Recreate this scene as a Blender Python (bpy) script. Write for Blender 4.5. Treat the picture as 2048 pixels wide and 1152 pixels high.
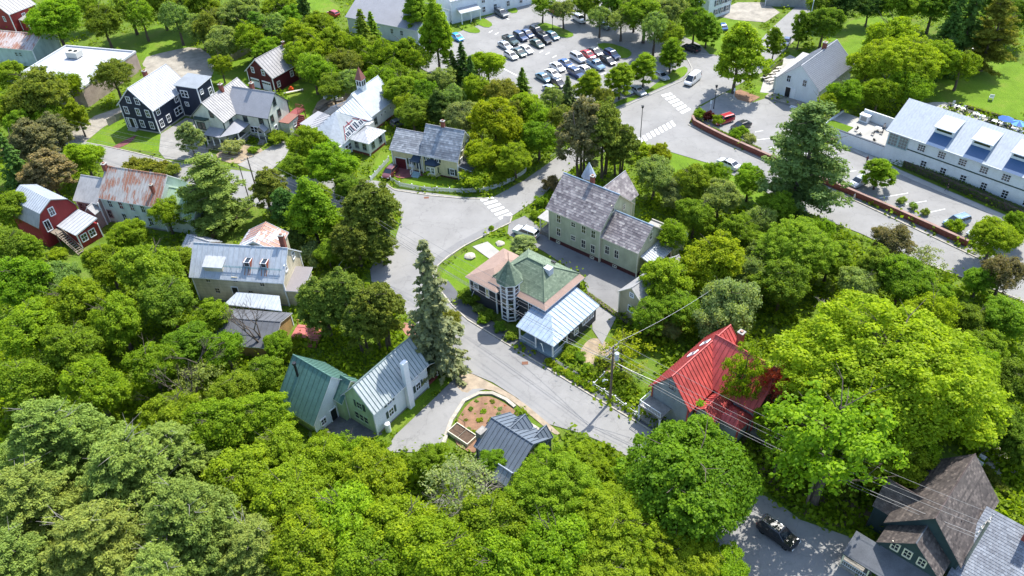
import bpy, bmesh, math, random
import numpy as np
from mathutils import Vector, Matrix

for o in list(bpy.data.objects):
    bpy.data.objects.remove(o)
SC = bpy.context.scene
COL = SC.collection
R = math.radians

# ------------------------------------------------------------------ camera
CAM_H = 82.0
PITCH, ROLL = R(40), R(2.75)
FOC = 1600.0                                    # focal length in pixels of the 2048 px wide photograph
_f = Vector((0, math.cos(PITCH), -math.sin(PITCH)))
_u0 = Vector((0, math.sin(PITCH), math.cos(PITCH)))
_r0 = Vector((1, 0, 0))
_R = math.cos(ROLL) * _r0 - math.sin(ROLL) * _u0
_U = math.cos(ROLL) * _u0 + math.sin(ROLL) * _r0
cd = bpy.data.cameras.new('camera')
cam = bpy.data.objects.new('camera', cd)
COL.objects.link(cam)
m = Matrix.Identity(4)
for i in range(3):
    m[i][0], m[i][1], m[i][2] = _R[i], _U[i], -_f[i]
m[2][3] = CAM_H
cam.matrix_world = m
cd.sensor_width = 36
cd.lens = FOC / 2048 * 36
cd.clip_start = 1
cd.clip_end = 5000
SC.camera = cam

# ------------------------------------------------------------------ light
SUN_EL = R(57)
SHD = Vector((-0.64, -0.77, 0)).normalized()    # direction shadows fall
w = bpy.data.worlds.new('World')
SC.world = w
w.use_nodes = True
nt = w.node_tree
bg = nt.nodes['Background']
sky = nt.nodes.new('ShaderNodeTexSky')
sky.sky_type = 'NISHITA'
sky.sun_disc = False
sky.sun_elevation = SUN_EL
sky.sun_rotation = math.atan2(-SHD.x, -SHD.y)
sky.dust_density = 1.0
nt.links.new(sky.outputs[0], bg.inputs[0])
bg.inputs[1].default_value = 0.15
ld = bpy.data.lights.new('sun', 'SUN')
ld.energy = 3.3
ld.angle = R(0.5)
ld.color = (1.0, 0.965, 0.9)
sun = bpy.data.objects.new('sun', ld)
COL.objects.link(sun)
tosun = Vector((-SHD.x * math.cos(SUN_EL), -SHD.y * math.cos(SUN_EL), math.sin(SUN_EL)))
sun.rotation_euler = tosun.to_track_quat('Z', 'Y').to_euler()
sun.location = (0, 0, 150)
SC.view_settings.view_transform = 'Standard'
SC.view_settings.look = 'None'
SC.view_settings.gamma = 1
SC.view_settings.use_curve_mapping = False
SC.view_settings.exposure = 1.4
SC.render.engine = 'CYCLES'

rnd = random.Random(7)


def G(px, py, z=0.0):
    """point of the photograph (2048 px wide) found on the level plane of height z"""
    d = _f * FOC + _R * (px - 1024) - _U * (py - 576)
    t = (z - CAM_H) / d.z
    return Vector((d.x * t, d.y * t, z))


def ppm(px, py, z=0.0):
    p = G(px, py, z) - Vector((0, 0, CAM_H))
    return FOC / p.dot(_f)


# ------------------------------------------------------------------ materials
MATS = {}


def srgb(r, g, b):
    return tuple(((c / 255 + .055) / 1.055) ** 2.4 if c > 10 else c / 255 / 12.92 for c in (r, g, b))


class NB:
    def __init__(s, name):
        s.m = bpy.data.materials.new(name)
        s.m.use_nodes = True
        s.t = s.m.node_tree
        s.b = s.t.nodes['Principled BSDF']
        s.tc = None

    def n(s, typ, **k):
        nd = s.t.nodes.new('ShaderNode' + typ)
        for a, v in k.items():
            if a.startswith('i_'):
                nd.inputs[a[2:].replace('_', ' ')].default_value = v
            else:
                setattr(nd, a, v)
        return nd

    def l(s, a, b):
        s.t.links.new(a, b)

    def obj(s, sx=1, sy=1, sz=1, world=False):
        if world:
            g = s.n('NewGeometry').outputs['Position']
        else:
            g = s.n('TexCoord').outputs['Object']
        mp = s.n('Mapping')
        mp.inputs['Scale'].default_value = (sx, sy, sz)
        s.l(g, mp.inputs[0])
        return mp.outputs[0]

    def noise(s, vec, scale, detail=4, rough=.6):
        nd = s.n('TexNoise')
        nd.inputs['Scale'].default_value = scale
        nd.inputs['Detail'].default_value = detail
        nd.inputs['Roughness'].default_value = rough
        s.l(vec, nd.inputs['Vector'])
        return nd.outputs['Fac']

    def ramp(s, fac, stops):
        nd = s.n('ValToRGB')
        cr = nd.color_ramp
        while len(cr.elements) < len(stops):
            cr.elements.new(.5)
        for e, (p, c) in zip(cr.elements, stops):
            e.position = p
            e.color = (*c, 1)
        s.l(fac, nd.inputs[0])
        return nd.outputs[0]

    def mix(s, a, b, fac, mode='MIX'):
        nd = s.n('MixRGB', blend_type=mode)
        for i, v in ((1, a), (2, b)):
            if isinstance(v, tuple):
                nd.inputs[i].default_value = (*v, 1)
            else:
                s.l(v, nd.inputs[i])
        if isinstance(fac, (int, float)):
            nd.inputs[0].default_value = fac
        else:
            s.l(fac, nd.inputs[0])
        return nd.outputs[0]

    def bump(s, h, strength=.3, dist=.05):
        nd = s.n('Bump')
        nd.inputs['Strength'].default_value = strength
        nd.inputs['Distance'].default_value = dist
        s.l(h, nd.inputs['Height'])
        s.l(nd.outputs[0], s.b.inputs['Normal'])

    def done(s, col=None, rough=.7, metal=0, spec=.5):
        if col is not None:
            if isinstance(col, tuple):
                s.b.inputs['Base Color'].default_value = (*col, 1)
            else:
                s.l(col, s.b.inputs['Base Color'])
        s.b.inputs['Roughness'].default_value = rough
        s.b.inputs['Metallic'].default_value = metal
        s.b.inputs['Specular IOR Level'].default_value = spec
        return s.m


def sc(c, k):
    return tuple(min(1, x * k) for x in c)


def mottled(name, c, rough=.8, var=.25, scale=1.2, metal=0, bump=.2, spec=.3, fine=8):
    """colour with large soft blotches and fine grain"""
    if name in MATS:
        return MATS[name]
    b = NB(name)
    v = b.obj(world=True)
    a = b.noise(v, scale)
    f = b.noise(v, fine, 3)
    c1 = b.ramp(a, [(.3, sc(c, 1 - var)), (.7, sc(c, 1 + var))])
    c2 = b.mix(c1, b.ramp(f, [(.3, (.72, .72, .72)), (.7, (1.15, 1.15, 1.15))]), .6, 'MULTIPLY')
    if bump:
        b.bump(f, bump, .03)
    MATS[name] = b.done(c2, rough, metal, spec)
    return MATS[name]


def asphalt(name, c, var=.12):
    """old road surface: broad wear, repair patches, fine cracks and stains"""
    b = NB(name)
    v = b.obj(world=True)
    a = b.noise(v, .18, 5)
    f = b.noise(v, 14, 4, .7)
    c1 = b.ramp(a, [(.3, sc(c, 1 - var)), (.5, c), (.7, sc(c, 1 + var))])
    vo = b.n('TexVoronoi', feature='DISTANCE_TO_EDGE')
    vo.inputs['Scale'].default_value = .16
    wv = b.n('VectorMath', operation='ADD')
    nn = b.n('TexNoise')
    nn.inputs['Scale'].default_value = .9
    nn.inputs['Detail'].default_value = 4
    b.l(v, nn.inputs['Vector'])
    ms = b.n('VectorMath', operation='SCALE')
    ms.inputs['Scale'].default_value = 2.2
    b.l(nn.outputs['Color'], ms.inputs[0])
    b.l(v, wv.inputs[0])
    b.l(ms.outputs[0], wv.inputs[1])
    b.l(wv.outputs[0], vo.inputs['Vector'])
    c1 = b.mix(c1, b.ramp(vo.outputs['Distance'], [(.0, (.7, .7, .7)), (.008, (.85, .85, .85)), (.014, (1, 1, 1))]), .55, 'MULTIPLY')
    v2 = b.n('TexVoronoi')
    v2.inputs['Scale'].default_value = .11
    b.l(v, v2.inputs['Vector'])
    c1 = b.mix(c1, b.ramp(v2.outputs['Color'], [(.0, (.93, .935, .94)), (.35, (1, 1, 1)), (.9, (1.03, 1.03, 1.02))]), .8, 'MULTIPLY')
    st = b.noise(b.obj(.35, .35, .35, world=True), 2.2, 3)
    c1 = b.mix(c1, b.ramp(st, [(.28, (.78, .78, .79)), (.42, (1, 1, 1))]), .6, 'MULTIPLY')
    c1 = b.mix(c1, b.ramp(f, [(.3, (.82, .82, .82)), (.7, (1.1, 1.1, 1.1))]), .6, 'MULTIPLY')
    b.bump(f, .25, .03)
    MATS[name] = b.done(c1, .9, 0, .25)
    return MATS[name]


def siding(name, c, step=.16, rough=.6, dirt=.18):
    """painted boards: shallow relief every step metres and weathering"""
    if name in MATS:
        return MATS[name]
    b = NB(name)
    v = b.obj()
    sep = b.n('SeparateXYZ')
    b.l(v, sep.inputs[0])
    mu = b.n('Math', operation='MULTIPLY')
    mu.inputs[1].default_value = 1 / step
    b.l(sep.outputs[2], mu.inputs[0])
    fr = b.n('Math', operation='FRACT')
    b.l(mu.outputs[0], fr.inputs[0])
    n1 = b.noise(b.obj(.6, .6, .25), 1.4, 5)
    n2 = b.noise(b.obj(3, 3, 14), 1.0, 3)
    c1 = b.ramp(n1, [(.25, sc(c, 1 - dirt * 1.6)), (.6, c), (.8, sc(c, 1 + dirt * .4))])
    c2 = b.mix(c1, b.ramp(n2, [(.3, (.86, .86, .85)), (.7, (1.04, 1.04, 1.04))]), .8, 'MULTIPLY')
    c3 = b.mix(c2, b.ramp(fr.outputs[0], [(.0, (.62, .62, .62)), (.16, (1, 1, 1))]), .75, 'MULTIPLY')
    b.bump(fr.outputs[0], .5, .02)
    MATS[name] = b.done(c3, rough, 0, .3)
    return MATS[name]


def metal_roof(name, c, rust=0.0, rough=.65, metal=.1, var=.12, rustc=(.30, .10, .04)):
    if name in MATS:
        return MATS[name]
    b = NB(name)
    v = b.obj(.5, .5, .5)
    a = b.noise(v, 1.3, 5)
    s = b.noise(b.obj(2.2, .9, .9), 1.6, 4)
    c1 = b.ramp(a, [(.3, sc(c, 1 - var)), (.7, sc(c, 1 + var))])
    c1 = b.mix(c1, b.ramp(s, [(.35, (.80, .80, .80)), (.6, (1.05, 1.05, 1.05))]), .7, 'MULTIPLY')
    if rust > 0:
        x = b.noise(b.obj(2.6, .45, .45), 1.0, 5, .65)
        y = b.noise(b.obj(.25, .25, .25), 1.0, 2)
        ad = b.n('Math', operation='ADD')
        b.l(x, ad.inputs[0])
        b.l(y, ad.inputs[1])
        k = b.ramp(ad.outputs[0], [(1.12 - rust * .35, (0, 0, 0)), (1.22 - rust * .3, (1, 1, 1))])
        k2 = b.noise(b.obj(1, 1, 1), 5, 3)
        rc = b.ramp(k2, [(.3, sc(rustc, .55)), (.55, rustc), (.8, (.5, .27, .16))])
        kk = b.n('Math', operation='MULTIPLY')
        b.l(k, kk.inputs[0])
        kk.inputs[1].default_value = .85
        c1 = b.mix(c1, rc, kk.outputs[0])
    MATS[name] = b.done(c1, rough, metal, .5)
    return MATS[name]


def tinted(name, lo, mid, hi, rough=.8):
    """slates and shingles: colour varies tile by tile through the face attribute tint"""
    if name in MATS:
        return MATS[name]
    b = NB(name)
    at = b.n('Attribute', attribute_name='tint')
    c = b.ramp(at.outputs['Fac'], [(0.05, lo), (.5, mid), (.95, hi)])
    f = b.noise(b.obj(), 7, 3)
    c = b.mix(c, b.ramp(f, [(.3, (.75, .75, .75)), (.7, (1.1, 1.1, 1.1))]), .7, 'MULTIPLY')
    g = b.noise(b.obj(.35, .35, .35), 1, 3)
    c = b.mix(c, b.ramp(g, [(.3, (.75, .76, .75)), (.7, (1.12, 1.12, 1.1))]), .8, 'MULTIPLY')
    b.bump(f, .3, .02)
    MATS[name] = b.done(c, rough, 0, .35)
    return MATS[name]


def plain(name, c, rough=.6, metal=0, spec=.4, coat=0):
    if name in MATS:
        return MATS[name]
    b = NB(name)
    f = b.noise(b.obj(), 3, 3)
    col = b.mix(c, b.ramp(f, [(.3, sc((1, 1, 1), .86)), (.7, (1, 1, 1))]), .8, 'MULTIPLY')
    if coat:
        b.b.inputs['Coat Weight'].default_value = coat
        b.b.inputs['Coat Roughness'].default_value = .05
    MATS[name] = b.done(col, rough, metal, spec)
    return MATS[name]


def leafmat(name, transl=.3, gloss=.004):
    if name in MATS:
        return MATS[name]
    b = NB(name)
    b.t.nodes.remove(b.b)
    oi = b.n('ObjectInfo')
    at = b.n('Attribute', attribute_name='tint')
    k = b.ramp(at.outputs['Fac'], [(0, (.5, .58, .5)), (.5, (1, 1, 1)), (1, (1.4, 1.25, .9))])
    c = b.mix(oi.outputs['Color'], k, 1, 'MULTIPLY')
    h = b.n('HueSaturation')
    mr = b.n('MapRange')
    mr.inputs['To Min'].default_value = .478
    mr.inputs['To Max'].default_value = .502
    b.l(oi.outputs['Random'], mr.inputs[0])
    b.l(mr.outputs[0], h.inputs['Hue'])
    b.l(c, h.inputs['Color'])
    d = b.n('BsdfDiffuse')
    tr = b.n('BsdfTranslucent')
    gl = b.n('BsdfGlossy')
    gl.inputs['Roughness'].default_value = .45
    m1 = b.n('MixShader')
    m2 = b.n('MixShader')
    b.l(h.outputs[0], d.inputs[0])
    tc = b.mix(h.outputs[0], (1.25, 1.25, .4), 1, 'MULTIPLY')
    b.l(tc, tr.inputs[0])
    m1.inputs[0].default_value = transl
    m2.inputs[0].default_value = gloss
    b.l(d.outputs[0], m1.inputs[1])
    b.l(tr.outputs[0], m1.inputs[2])
    b.l(m1.outputs[0], m2.inputs[1])
    b.l(gl.outputs[0], m2.inputs[2])
    b.l(m2.outputs[0], b.t.nodes['Material Output'].inputs[0])
    MATS[name] = b.m
    return b.m


# ------------------------------------------------------------------ objects
def link(o, parent=None):
    COL.objects.link(o)
    if parent is not None:
        o.parent = parent
    return o


def tag(o, label=None, cat=None, group=None, kind=None):
    if label:
        o['label'] = label
    if cat:
        o['category'] = cat
    if group:
        o['group'] = group
    if kind:
        o['kind'] = kind
    return o


def thing(name, label, cat, loc=(0, 0, 0), rz=0, group=None):
    o = bpy.data.objects.new(name, None)
    o.empty_display_size = .5
    o.location = loc
    o.rotation_euler = (0, 0, rz)
    link(o)
    return tag(o, label, cat, group)


class MB:
    """collects faces for one mesh"""

    def __init__(s):
        s.v, s.f, s.mi, s.t = [], [], [], []

    def face(s, pts, mi=0, t=None):
        n = len(s.v)
        s.v += [tuple(p) for p in pts]
        s.f.append(tuple(range(n, n + len(pts))))
        s.mi.append(mi)
        s.t.append(rnd.random() if t is None else t)
        return s

    def box(s, x0, x1, y0, y1, z0, z1, mi=0, t=None):
        n = len(s.v)
        s.v += [(x, y, z) for z in (z0, z1) for y in (y0, y1) for x in (x0, x1)]
        for q in ((0, 2, 3, 1), (4, 5, 7, 6), (0, 1, 5, 4), (2, 6, 7, 3), (0, 4, 6, 2), (1, 3, 7, 5)):
            s.f.append(tuple(n + i for i in q))
            s.mi.append(mi)
            s.t.append(.5 if t is None else t)
        return s

    def prism(s, pts, z0, z1, mi=0, side=None):
        n = len(pts)
        s.face([(p[0], p[1], z1) for p in pts], mi)
        s.face([(p[0], p[1], z0) for p in reversed(pts)], mi)
        for i in range(n):
            a, b = pts[i], pts[(i + 1) % n]
            s.face([(a[0], a[1], z0), (b[0], b[1], z0), (b[0], b[1], z1), (a[0], a[1], z1)], mi if side is None else side)
        return s

    def tube(s, a, b, r0, r1=None, n=6, mi=0, cap=True):
        a, b = Vector(a), Vector(b)
        r1 = r0 if r1 is None else r1
        d = (b - a)
        if d.length < 1e-6:
            return s
        d.normalize()
        u = d.orthogonal().normalized()
        w_ = d.cross(u)
        k = len(s.v)
        for c, r in ((a, r0), (b, r1)):
            for i in range(n):
                q = 2 * math.pi * i / n
                s.v.append(tuple(c + (u * math.cos(q) + w_ * math.sin(q)) * r))
        for i in range(n):
            j = (i + 1) % n
            s.f.append((k + i, k + j, k + n + j, k + n + i))
            s.mi.append(mi)
            s.t.append(.5)
        if cap:
            s.f.append(tuple(k + n + i for i in range(n)))
            s.mi.append(mi)
            s.t.append(.5)
        return s

    def mesh(s, name, mats):
        me = bpy.data.meshes.new(name)
        me.from_pydata(s.v, [], s.f)
        if not isinstance(mats, (list, tuple)):
            mats = [mats]
        for m_ in mats:
            me.materials.append(m_)
        me.polygons.foreach_set('material_index', s.mi)
        at = me.attributes.new('tint', 'FLOAT', 'FACE')
        at.data.foreach_set('value', s.t)
        me.update()
        return me

    def build(s, name, mats, parent=None, loc=None, rz=None):
        o = bpy.data.objects.new(name, s.mesh(name, mats))
        if loc is not None:
            o.location = loc
        if rz is not None:
            o.rotation_euler[2] = rz
        return link(o, parent)


def inst(name, me, parent=None, loc=(0, 0, 0), rz=0, scale=None):
    o = bpy.data.objects.new(name, me)
    o.location = loc
    o.rotation_euler = (0, 0, rz)
    if scale:
        o.scale = scale
    return link(o, parent)


MC = {}


def cached(key, fn):
    if key not in MC:
        MC[key] = fn()
    return MC[key]


def copy_tree(o, parent=None):
    c = o.copy()
    COL.objects.link(c)
    c.parent = parent
    for ch in list(o.children):
        copy_tree(ch, c)
    return c

# ------------------------------------------------------------------ shared materials
ASPH = asphalt('asphalt_pale', (.225, .22, .21))
ASPH2 = asphalt('asphalt_grey', (.185, .182, .178), .16)
ASPH_D = mottled('asphalt_dark', (.10, .102, .107), .9, .2, .5, bump=.25, fine=22)
CONC = mottled('concrete', (.33, .32, .29), .9, .12, .6, bump=.2, fine=14)
GRAVEL = mottled('gravel', (.27, .245, .20), .95, .25, .5, bump=.6, fine=9)
MULCH = mottled('bark_mulch', (.22, .125, .075), .95, .3, .9, bump=.8, fine=6)
SOIL = mottled('soil', (.09, .06, .04), .95, .3, 2, bump=.8, fine=6)
PAVER = mottled('red_pavers', (.17, .06, .06), .9, .2, 1, bump=.4, fine=5)
STONE = mottled('stone', (.36, .33, .27), .9, .25, 1.5, bump=.6, fine=5)
PAINT = mottled('road_paint', (.70, .70, .68), .7, .06, 1.5, bump=.1, fine=12)
WHITE = plain('white_paint', (.74, .75, .75), .5)
CREAMT = plain('cream_trim', (.62, .58, .44), .5)
DKGREEN = plain('dark_green_trim', (.03, .06, .05), .5)
BLACK = plain('black_paint', (.015, .016, .018), .45)
DKBLUE = plain('dark_blue_awning', (.012, .03, .055), .6)
IRON = plain('dark_iron', (.03, .032, .034), .5, .6)
ALU = plain('galvanised_metal', (.45, .46, .47), .4, .6)
WOOD = mottled('weathered_wood', (.20, .165, .125), .85, .25, 1.2, bump=.4, fine=6)
WOODG = mottled('grey_wood', (.24, .225, .2), .85, .25, 1.2, bump=.4, fine=6)
POLE = mottled('pole_wood', (.16, .12, .095), .9, .25, 1.5, bump=.4, fine=6)
BARK = mottled('bark', (.095, .075, .058), .95, .3, 1.5, bump=.8, fine=5)
BARKP = mottled('pale_bark', (.26, .235, .20), .95, .3, 1.5, bump=.6, fine=5)
BRICK = mottled('brick', (.20, .065, .045), .9, .3, 2.5, bump=.6, fine=4)
FOUND = mottled('red_foundation', (.085, .03, .028), .9, .3, 1, bump=.4, fine=5)
FOUNDG = mottled('grey_foundation', (.22, .21, .2), .9, .2, 1, bump=.4, fine=5)
GLASS = plain('window_glass', (.012, .018, .024), .08, 0, .9)
GLASSL = plain('pale_window_glass', (.10, .125, .13), .1, 0, .9)
MEMBR = mottled('white_membrane', (.38, .39, .41), .7, .05, .3, bump=.1, fine=3)
RUBBER = plain('tyre_rubber', (.012, .012, .012), .8)
RIM = plain('wheel_rim', (.35, .36, .37), .3, .8)


def grassmat(name, c, dry=(.20, .17, .05), amt=.35, sc_=.25):
    b = NB(name)
    v = b.obj(world=True)
    a = b.noise(v, sc_, 5, .65)
    f = b.noise(v, 5, 4, .7)
    st = b.noise(b.obj(1.5, .25, 1, world=True), 1.2, 3)
    c1 = b.ramp(a, [(.3, sc(c, .72)), (.5, c), (.72, tuple(x * (1 - amt) + y * amt for x, y in zip(c, dry)))])
    c2 = b.mix(c1, b.ramp(f, [(.25, (.5, .55, .5)), (.75, (1.35, 1.3, 1.2))]), .75, 'MULTIPLY')
    c3 = b.mix(c2, b.ramp(st, [(.3, (.85, .88, .85)), (.7, (1.1, 1.08, 1.05))]), .7, 'MULTIPLY')
    b.bump(f, .9, .12)
    return b.done(c3, .95, 0, .15)


LAWN = grassmat('lawn_grass', (.115, .20, .013), (.2, .18, .05), .45, .16)
ROUGH = grassmat('rough_grass', (.10, .165, .018), (.2, .16, .07), .5, .4)
UNDER = grassmat('woodland_floor', (.10, .16, .015), (.15, .12, .05), .5, .35)

ROADPOLYS = []
SOFTPOLYS = []


def inside(p, poly):
    x, y = p[0], p[1]
    c = False
    j = len(poly) - 1
    for i in range(len(poly)):
        xi, yi = poly[i][0], poly[i][1]
        xj, yj = poly[j][0], poly[j][1]
        if (yi > y) != (yj > y) and x < (xj - xi) * (y - yi) / (yj - yi) + xi:
            c = not c
        j = i
    return c


def chaikin(pts, it):
    for _ in range(it):
        q = []
        for i in range(len(pts)):
            a, b = pts[i], pts[(i + 1) % len(pts)]
            q += [a * .75 + b * .25, a * .25 + b * .75]
        pts = q
    return pts


def ccw(pts):
    a = sum(pts[i][0] * pts[(i + 1) % len(pts)][1] - pts[(i + 1) % len(pts)][0] * pts[i][1] for i in range(len(pts)))
    return pts if a > 0 else list(reversed(pts))


def sheet(name, px, z, mat, kind='structure', smooth=0, parent=None, raised=False, side=None, keep=True, label=None):
    pts = ccw([G(x, y, 0) for x, y in px])
    if smooth:
        pts = chaikin(pts, smooth)
    mb = MB()
    if raised:
        mb.prism(pts, 0.0, z, 0, 1)
        o = mb.build(name, [mat, side or CONC], parent)
    else:
        mb.face([(p.x, p.y, z) for p in pts])
        o = mb.build(name, mat, parent)
    if kind:
        o['kind'] = kind
    if keep:
        (SOFTPOLYS if mat in (LAWN, ROUGH) else ROADPOLYS).append(pts)
    return o


# ------------------------------------------------------------------ ground
g = MB()
N = 24
for i in range(N):
    for j in range(N):
        x0, y0 = -900 + 1800 / N * i, -500 + 2000 / N * j
        g.face([(x0, y0, 0), (x0 + 1800 / N, y0, 0), (x0 + 1800 / N, y0 + 2000 / N, 0), (x0, y0 + 2000 / N, 0)])
g.build('ground', UNDER)['kind'] = 'structure'

# lawns and rough grass
LW = [
    ('lawn', [(180, 95), (235, 75), (300, 55), (345, 42), (385, 60), (385, 95), (330, 112), (285, 124), (262, 108)], 2, LAWN),
    ('lawn', [(415, 125), (460, 112), (505, 95), (560, 95), (560, 160), (500, 185), (430, 172)], 1, LAWN),
    ('lawn', [(560, 175), (635, 165), (640, 215), (610, 265), (590, 235), (570, 200)], 1, LAWN),
    ('lawn', [(160, 285), (215, 250), (255, 235), (262, 258), (322, 270), (336, 262), (322, 303), (255, 300), (207, 297)], 0, LAWN),
    ('lawn', [(1590, 122), (1650, 80), (1715, 30), (1800, 35), (1800, 80), (1880, 120), (2060, 108), (2060, 252), (1990, 236), (1900, 215), (1840, 190), (1720, 150)], 1, LAWN),
    ('lawn', [(880, 548), (905, 520), (938, 500), (985, 517), (975, 550), (950, 600), (915, 610), (885, 590)], 1, LAWN),
    ('lawn', [(965, 482), (985, 468), (1020, 478), (1060, 500), (1050, 520), (1012, 512)], 1, LAWN),
    ('lawn', [(806, 368), (835, 352), (925, 368), (1000, 360), (1040, 340), (1030, 352), (985, 378), (925, 380), (850, 372)], 0, LAWN),
    ('lawn', [(738, 350), (762, 300), (800, 300), (792, 320), (765, 342), (742, 360)], 0, LAWN),
    ('grass_bank', [(1282, 296), (1320, 285), (1400, 318), (1470, 350), (1520, 385), (1600, 430), (1560, 440), (1440, 400), (1320, 340)], 1, LAWN),
    ('lawn', [(1520, 120), (1545, 70), (1455, 25), (1400, 0), (1360, 60), (1395, 105), (1440, 110)], 0, LAWN),
    ('lawn', [(1515, 170), (1560, 188), (1555, 196), (1495, 182)], 0, LAWN),
    ('lawn', [(1670, 240), (1705, 252), (1690, 262), (1660, 250)], 0, LAWN),
    ('lawn', [(1860, 905), (1905, 885), (1945, 915), (1990, 955), (2015, 985), (1985, 1015), (1945, 985), (1900, 960)], 1, ROUGH),
    ('lawn', [(1290, 700), (1320, 730), (1300, 790), (1240, 770), (1230, 735)], 1, ROUGH),
    ('lawn', [(400, 480), (450, 440), (510, 405), (530, 440), (500, 480), (430, 500)], 1, ROUGH),
    ('lawn', [(160, 500), (200, 480), (260, 500), (255, 560), (150, 560), (110, 540)], 1, ROUGH),
    ('grass_verge', [(790, 870), (850, 800), (930, 745), (905, 700), (850, 720), (790, 830), (740, 880), (690, 905)], 1, LAWN),
    ('grass_verge', [(1045, 835), (1100, 855), (1130, 880), (1090, 895), (1060, 860)], 0, ROUGH),
    ('lawn', [(600, 880), (700, 890), (720, 930), (640, 940)], 1, LAWN),
    ('lawn', [(570, -10), (640, -10), (690, 20), (650, 40), (590, 20)], 0, LAWN),
    ('lawn', [(1640, -5), (1720, -5), (1700, 25), (1620, 80), (1600, 60)], 0, ROUGH),
    ('lawn', [(820, 150), (870, 150), (1010, 190), (990, 215), (850, 190)], 0, ROUGH),
    ('rough_grass', [(1820, 510), (1960, 575), (1950, 600), (1860, 560), (1800, 530)], 0, ROUGH),
    ('rough_grass', [(1340, 480), (1400, 500), (1360, 560), (1330, 540)], 0, LAWN),
    ('rough_grass', [(370, 700), (460, 690), (470, 790), (380, 800)], 1, ROUGH),
]
for i, (nm, px, sm, mt) in enumerate(LW):
    sheet(nm, px, .012 + .0012 * i, mt, smooth=sm, keep=(nm != 'rough_grass'))

sheet('gravel_yard', [(280, 118), (330, 104), (392, 92), (425, 112), (430, 150), (400, 168), (300, 160)], .06, GRAVEL, smooth=1)
sheet('gravel_drive', [(118, 280), (190, 232), (243, 214), (252, 228), (205, 256), (170, 285), (140, 300)], .06, GRAVEL)
sheet('side_drive', [(322, 268), (372, 236), (392, 240), (415, 300), (440, 325), (330, 318), (318, 303)], .064, mottled('worn_drive', (.25, .24, .22), .95, .15, .5, fine=14))
sheet('front_path', [(255, 278), (275, 270), (262, 285), (232, 300), (222, 296)], .066, PAVER)
sheet('dirt_verge', [(430, 305), (480, 285), (535, 300), (520, 330), (440, 325)], .068, mottled('dirt', (.27, .21, .14), .95, .3, .7, fine=8), smooth=1)
sheet('side_drive', [(475, 330), (530, 300), (562, 282), (585, 285), (570, 315), (530, 352)], .07, mottled('worn_drive', (.25, .24, .22)))
sheet('back_yard', [(620, 235), (640, 195), (720, 160), (735, 190), (700, 240), (650, 260)], .06, mottled('dirt', (.27, .21, .14)), smooth=1)
sheet('gravel_track', [(1420, 30), (1475, 5), (1530, 5), (1560, 25), (1530, 45), (1470, 40)], .06, GRAVEL)

road = sheet('road', [(1212, 888), (1165, 868), (1095, 848), (1035, 797), (985, 765), (930, 742), (890, 712), (850, 665), (800, 615), (745, 575), (740, 540), (757, 515), (790, 480), (803, 440),
                      (795, 405), (775, 392), (745, 430), (640, 432), (560, 422), (500, 412), (420, 385), (320, 355), (190, 325), (100, 310), (60, 285), (100, 270), (197, 289), (350, 325), (450, 338), (560, 350), (660, 358), (752, 362),
                      (776, 368), (785, 377), (930, 395), (985, 396), (1050, 360), (1118, 312), (1150, 288), (1250, 200), (1275, 225), (1270, 275), (1155, 330), (1122, 355), (1085, 392), (1050, 415), (1025, 432), (1020, 445),
                      (985, 464), (930, 492), (875, 532), (873, 570), (905, 612), (935, 640), (1090, 735), (1282, 850), (1420, 930), (1560, 1010), (1600, 1040), (1700, 1075), (1740, 1100), (1720, 1170), (1480, 1170), (1400, 1030), (1300, 940)], .08, ASPH)
plaza = sheet('road', [(1240, 215), (1335, 172), (1372, 158), (1384, 140), (1366, 108), (1440, 112), (1510, 92), (1545, 55), (1590, 15), (1640, -20), (1665, -15), (1640, 30), (1600, 70), (1560, 110), (1525, 145), (1480, 168),
                       (1450, 185), (1392, 215), (1378, 248), (1525, 322), (1670, 384), (1955, 517), (2060, 560), (2060, 612), (1957, 567), (1850, 527), (1720, 467), (1600, 420), (1520, 378), (1420, 328), (1300, 292), (1262, 300), (1235, 275)], .084, ASPH)
sheet('drive', [(928, 742), (985, 776), (960, 782), (928, 800), (903, 840), (893, 870), (880, 905), (770, 905), (790, 872), (850, 815), (905, 762)], .088, ASPH, smooth=0)
sheet('dusty_verge', [(930, 742), (985, 768), (1040, 800), (1100, 850), (1125, 872), (1105, 868), (1050, 822), (1000, 785), (950, 775), (930, 790), (905, 765)], .092, mottled('dust', (.30, .24, .17), .95, .25, .8, fine=10), smooth=1)
sheet('house_drive', [(1018, 446), (1050, 432), (1078, 455), (1105, 478), (1200, 520), (1284, 560), (1240, 580), (1237, 622), (1182, 602), (1165, 555), (1090, 505), (1060, 488), (1015, 470)], .09, ASPH2)
sheet('house_drive', [(1182, 600), (1237, 622), (1230, 640), (1205, 690), (1185, 660)], .094, ASPH)
sheet('car_park', [(805, 122), (858, 66), (900, 70), (960, 50), (985, 20), (1010, -20), (1180, -20), (1262, 20), (1400, 90), (1420, 110), (1385, 118), (1384, 140), (1366, 160), (1330, 178), (1270, 205), (1190, 215), (1080, 198), (990, 178), (880, 155)], .096, ASPH)
sheet('car_park', [(1392, 237), (1400, 215), (1450, 186), (1482, 190), (1505, 206), (1532, 197), (1560, 205), (1625, 228), (1660, 262), (1700, 285), (1800, 340), (2060, 452), (2060, 545), (1940, 480), (1690, 374), (1500, 300)], .1, ASPH)
sheet('flagstone_yard', [(660, 800), (745, 845), (765, 868), (735, 885), (660, 870), (600, 845)], .05, mottled('dark_flags', (.12, .12, .12), .9, .3, .7, bump=.6, fine=3))
sheet('brick_yard', [(783, 335), (832, 338), (848, 352), (800, 358), (782, 350)], .104, PAVER)
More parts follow.
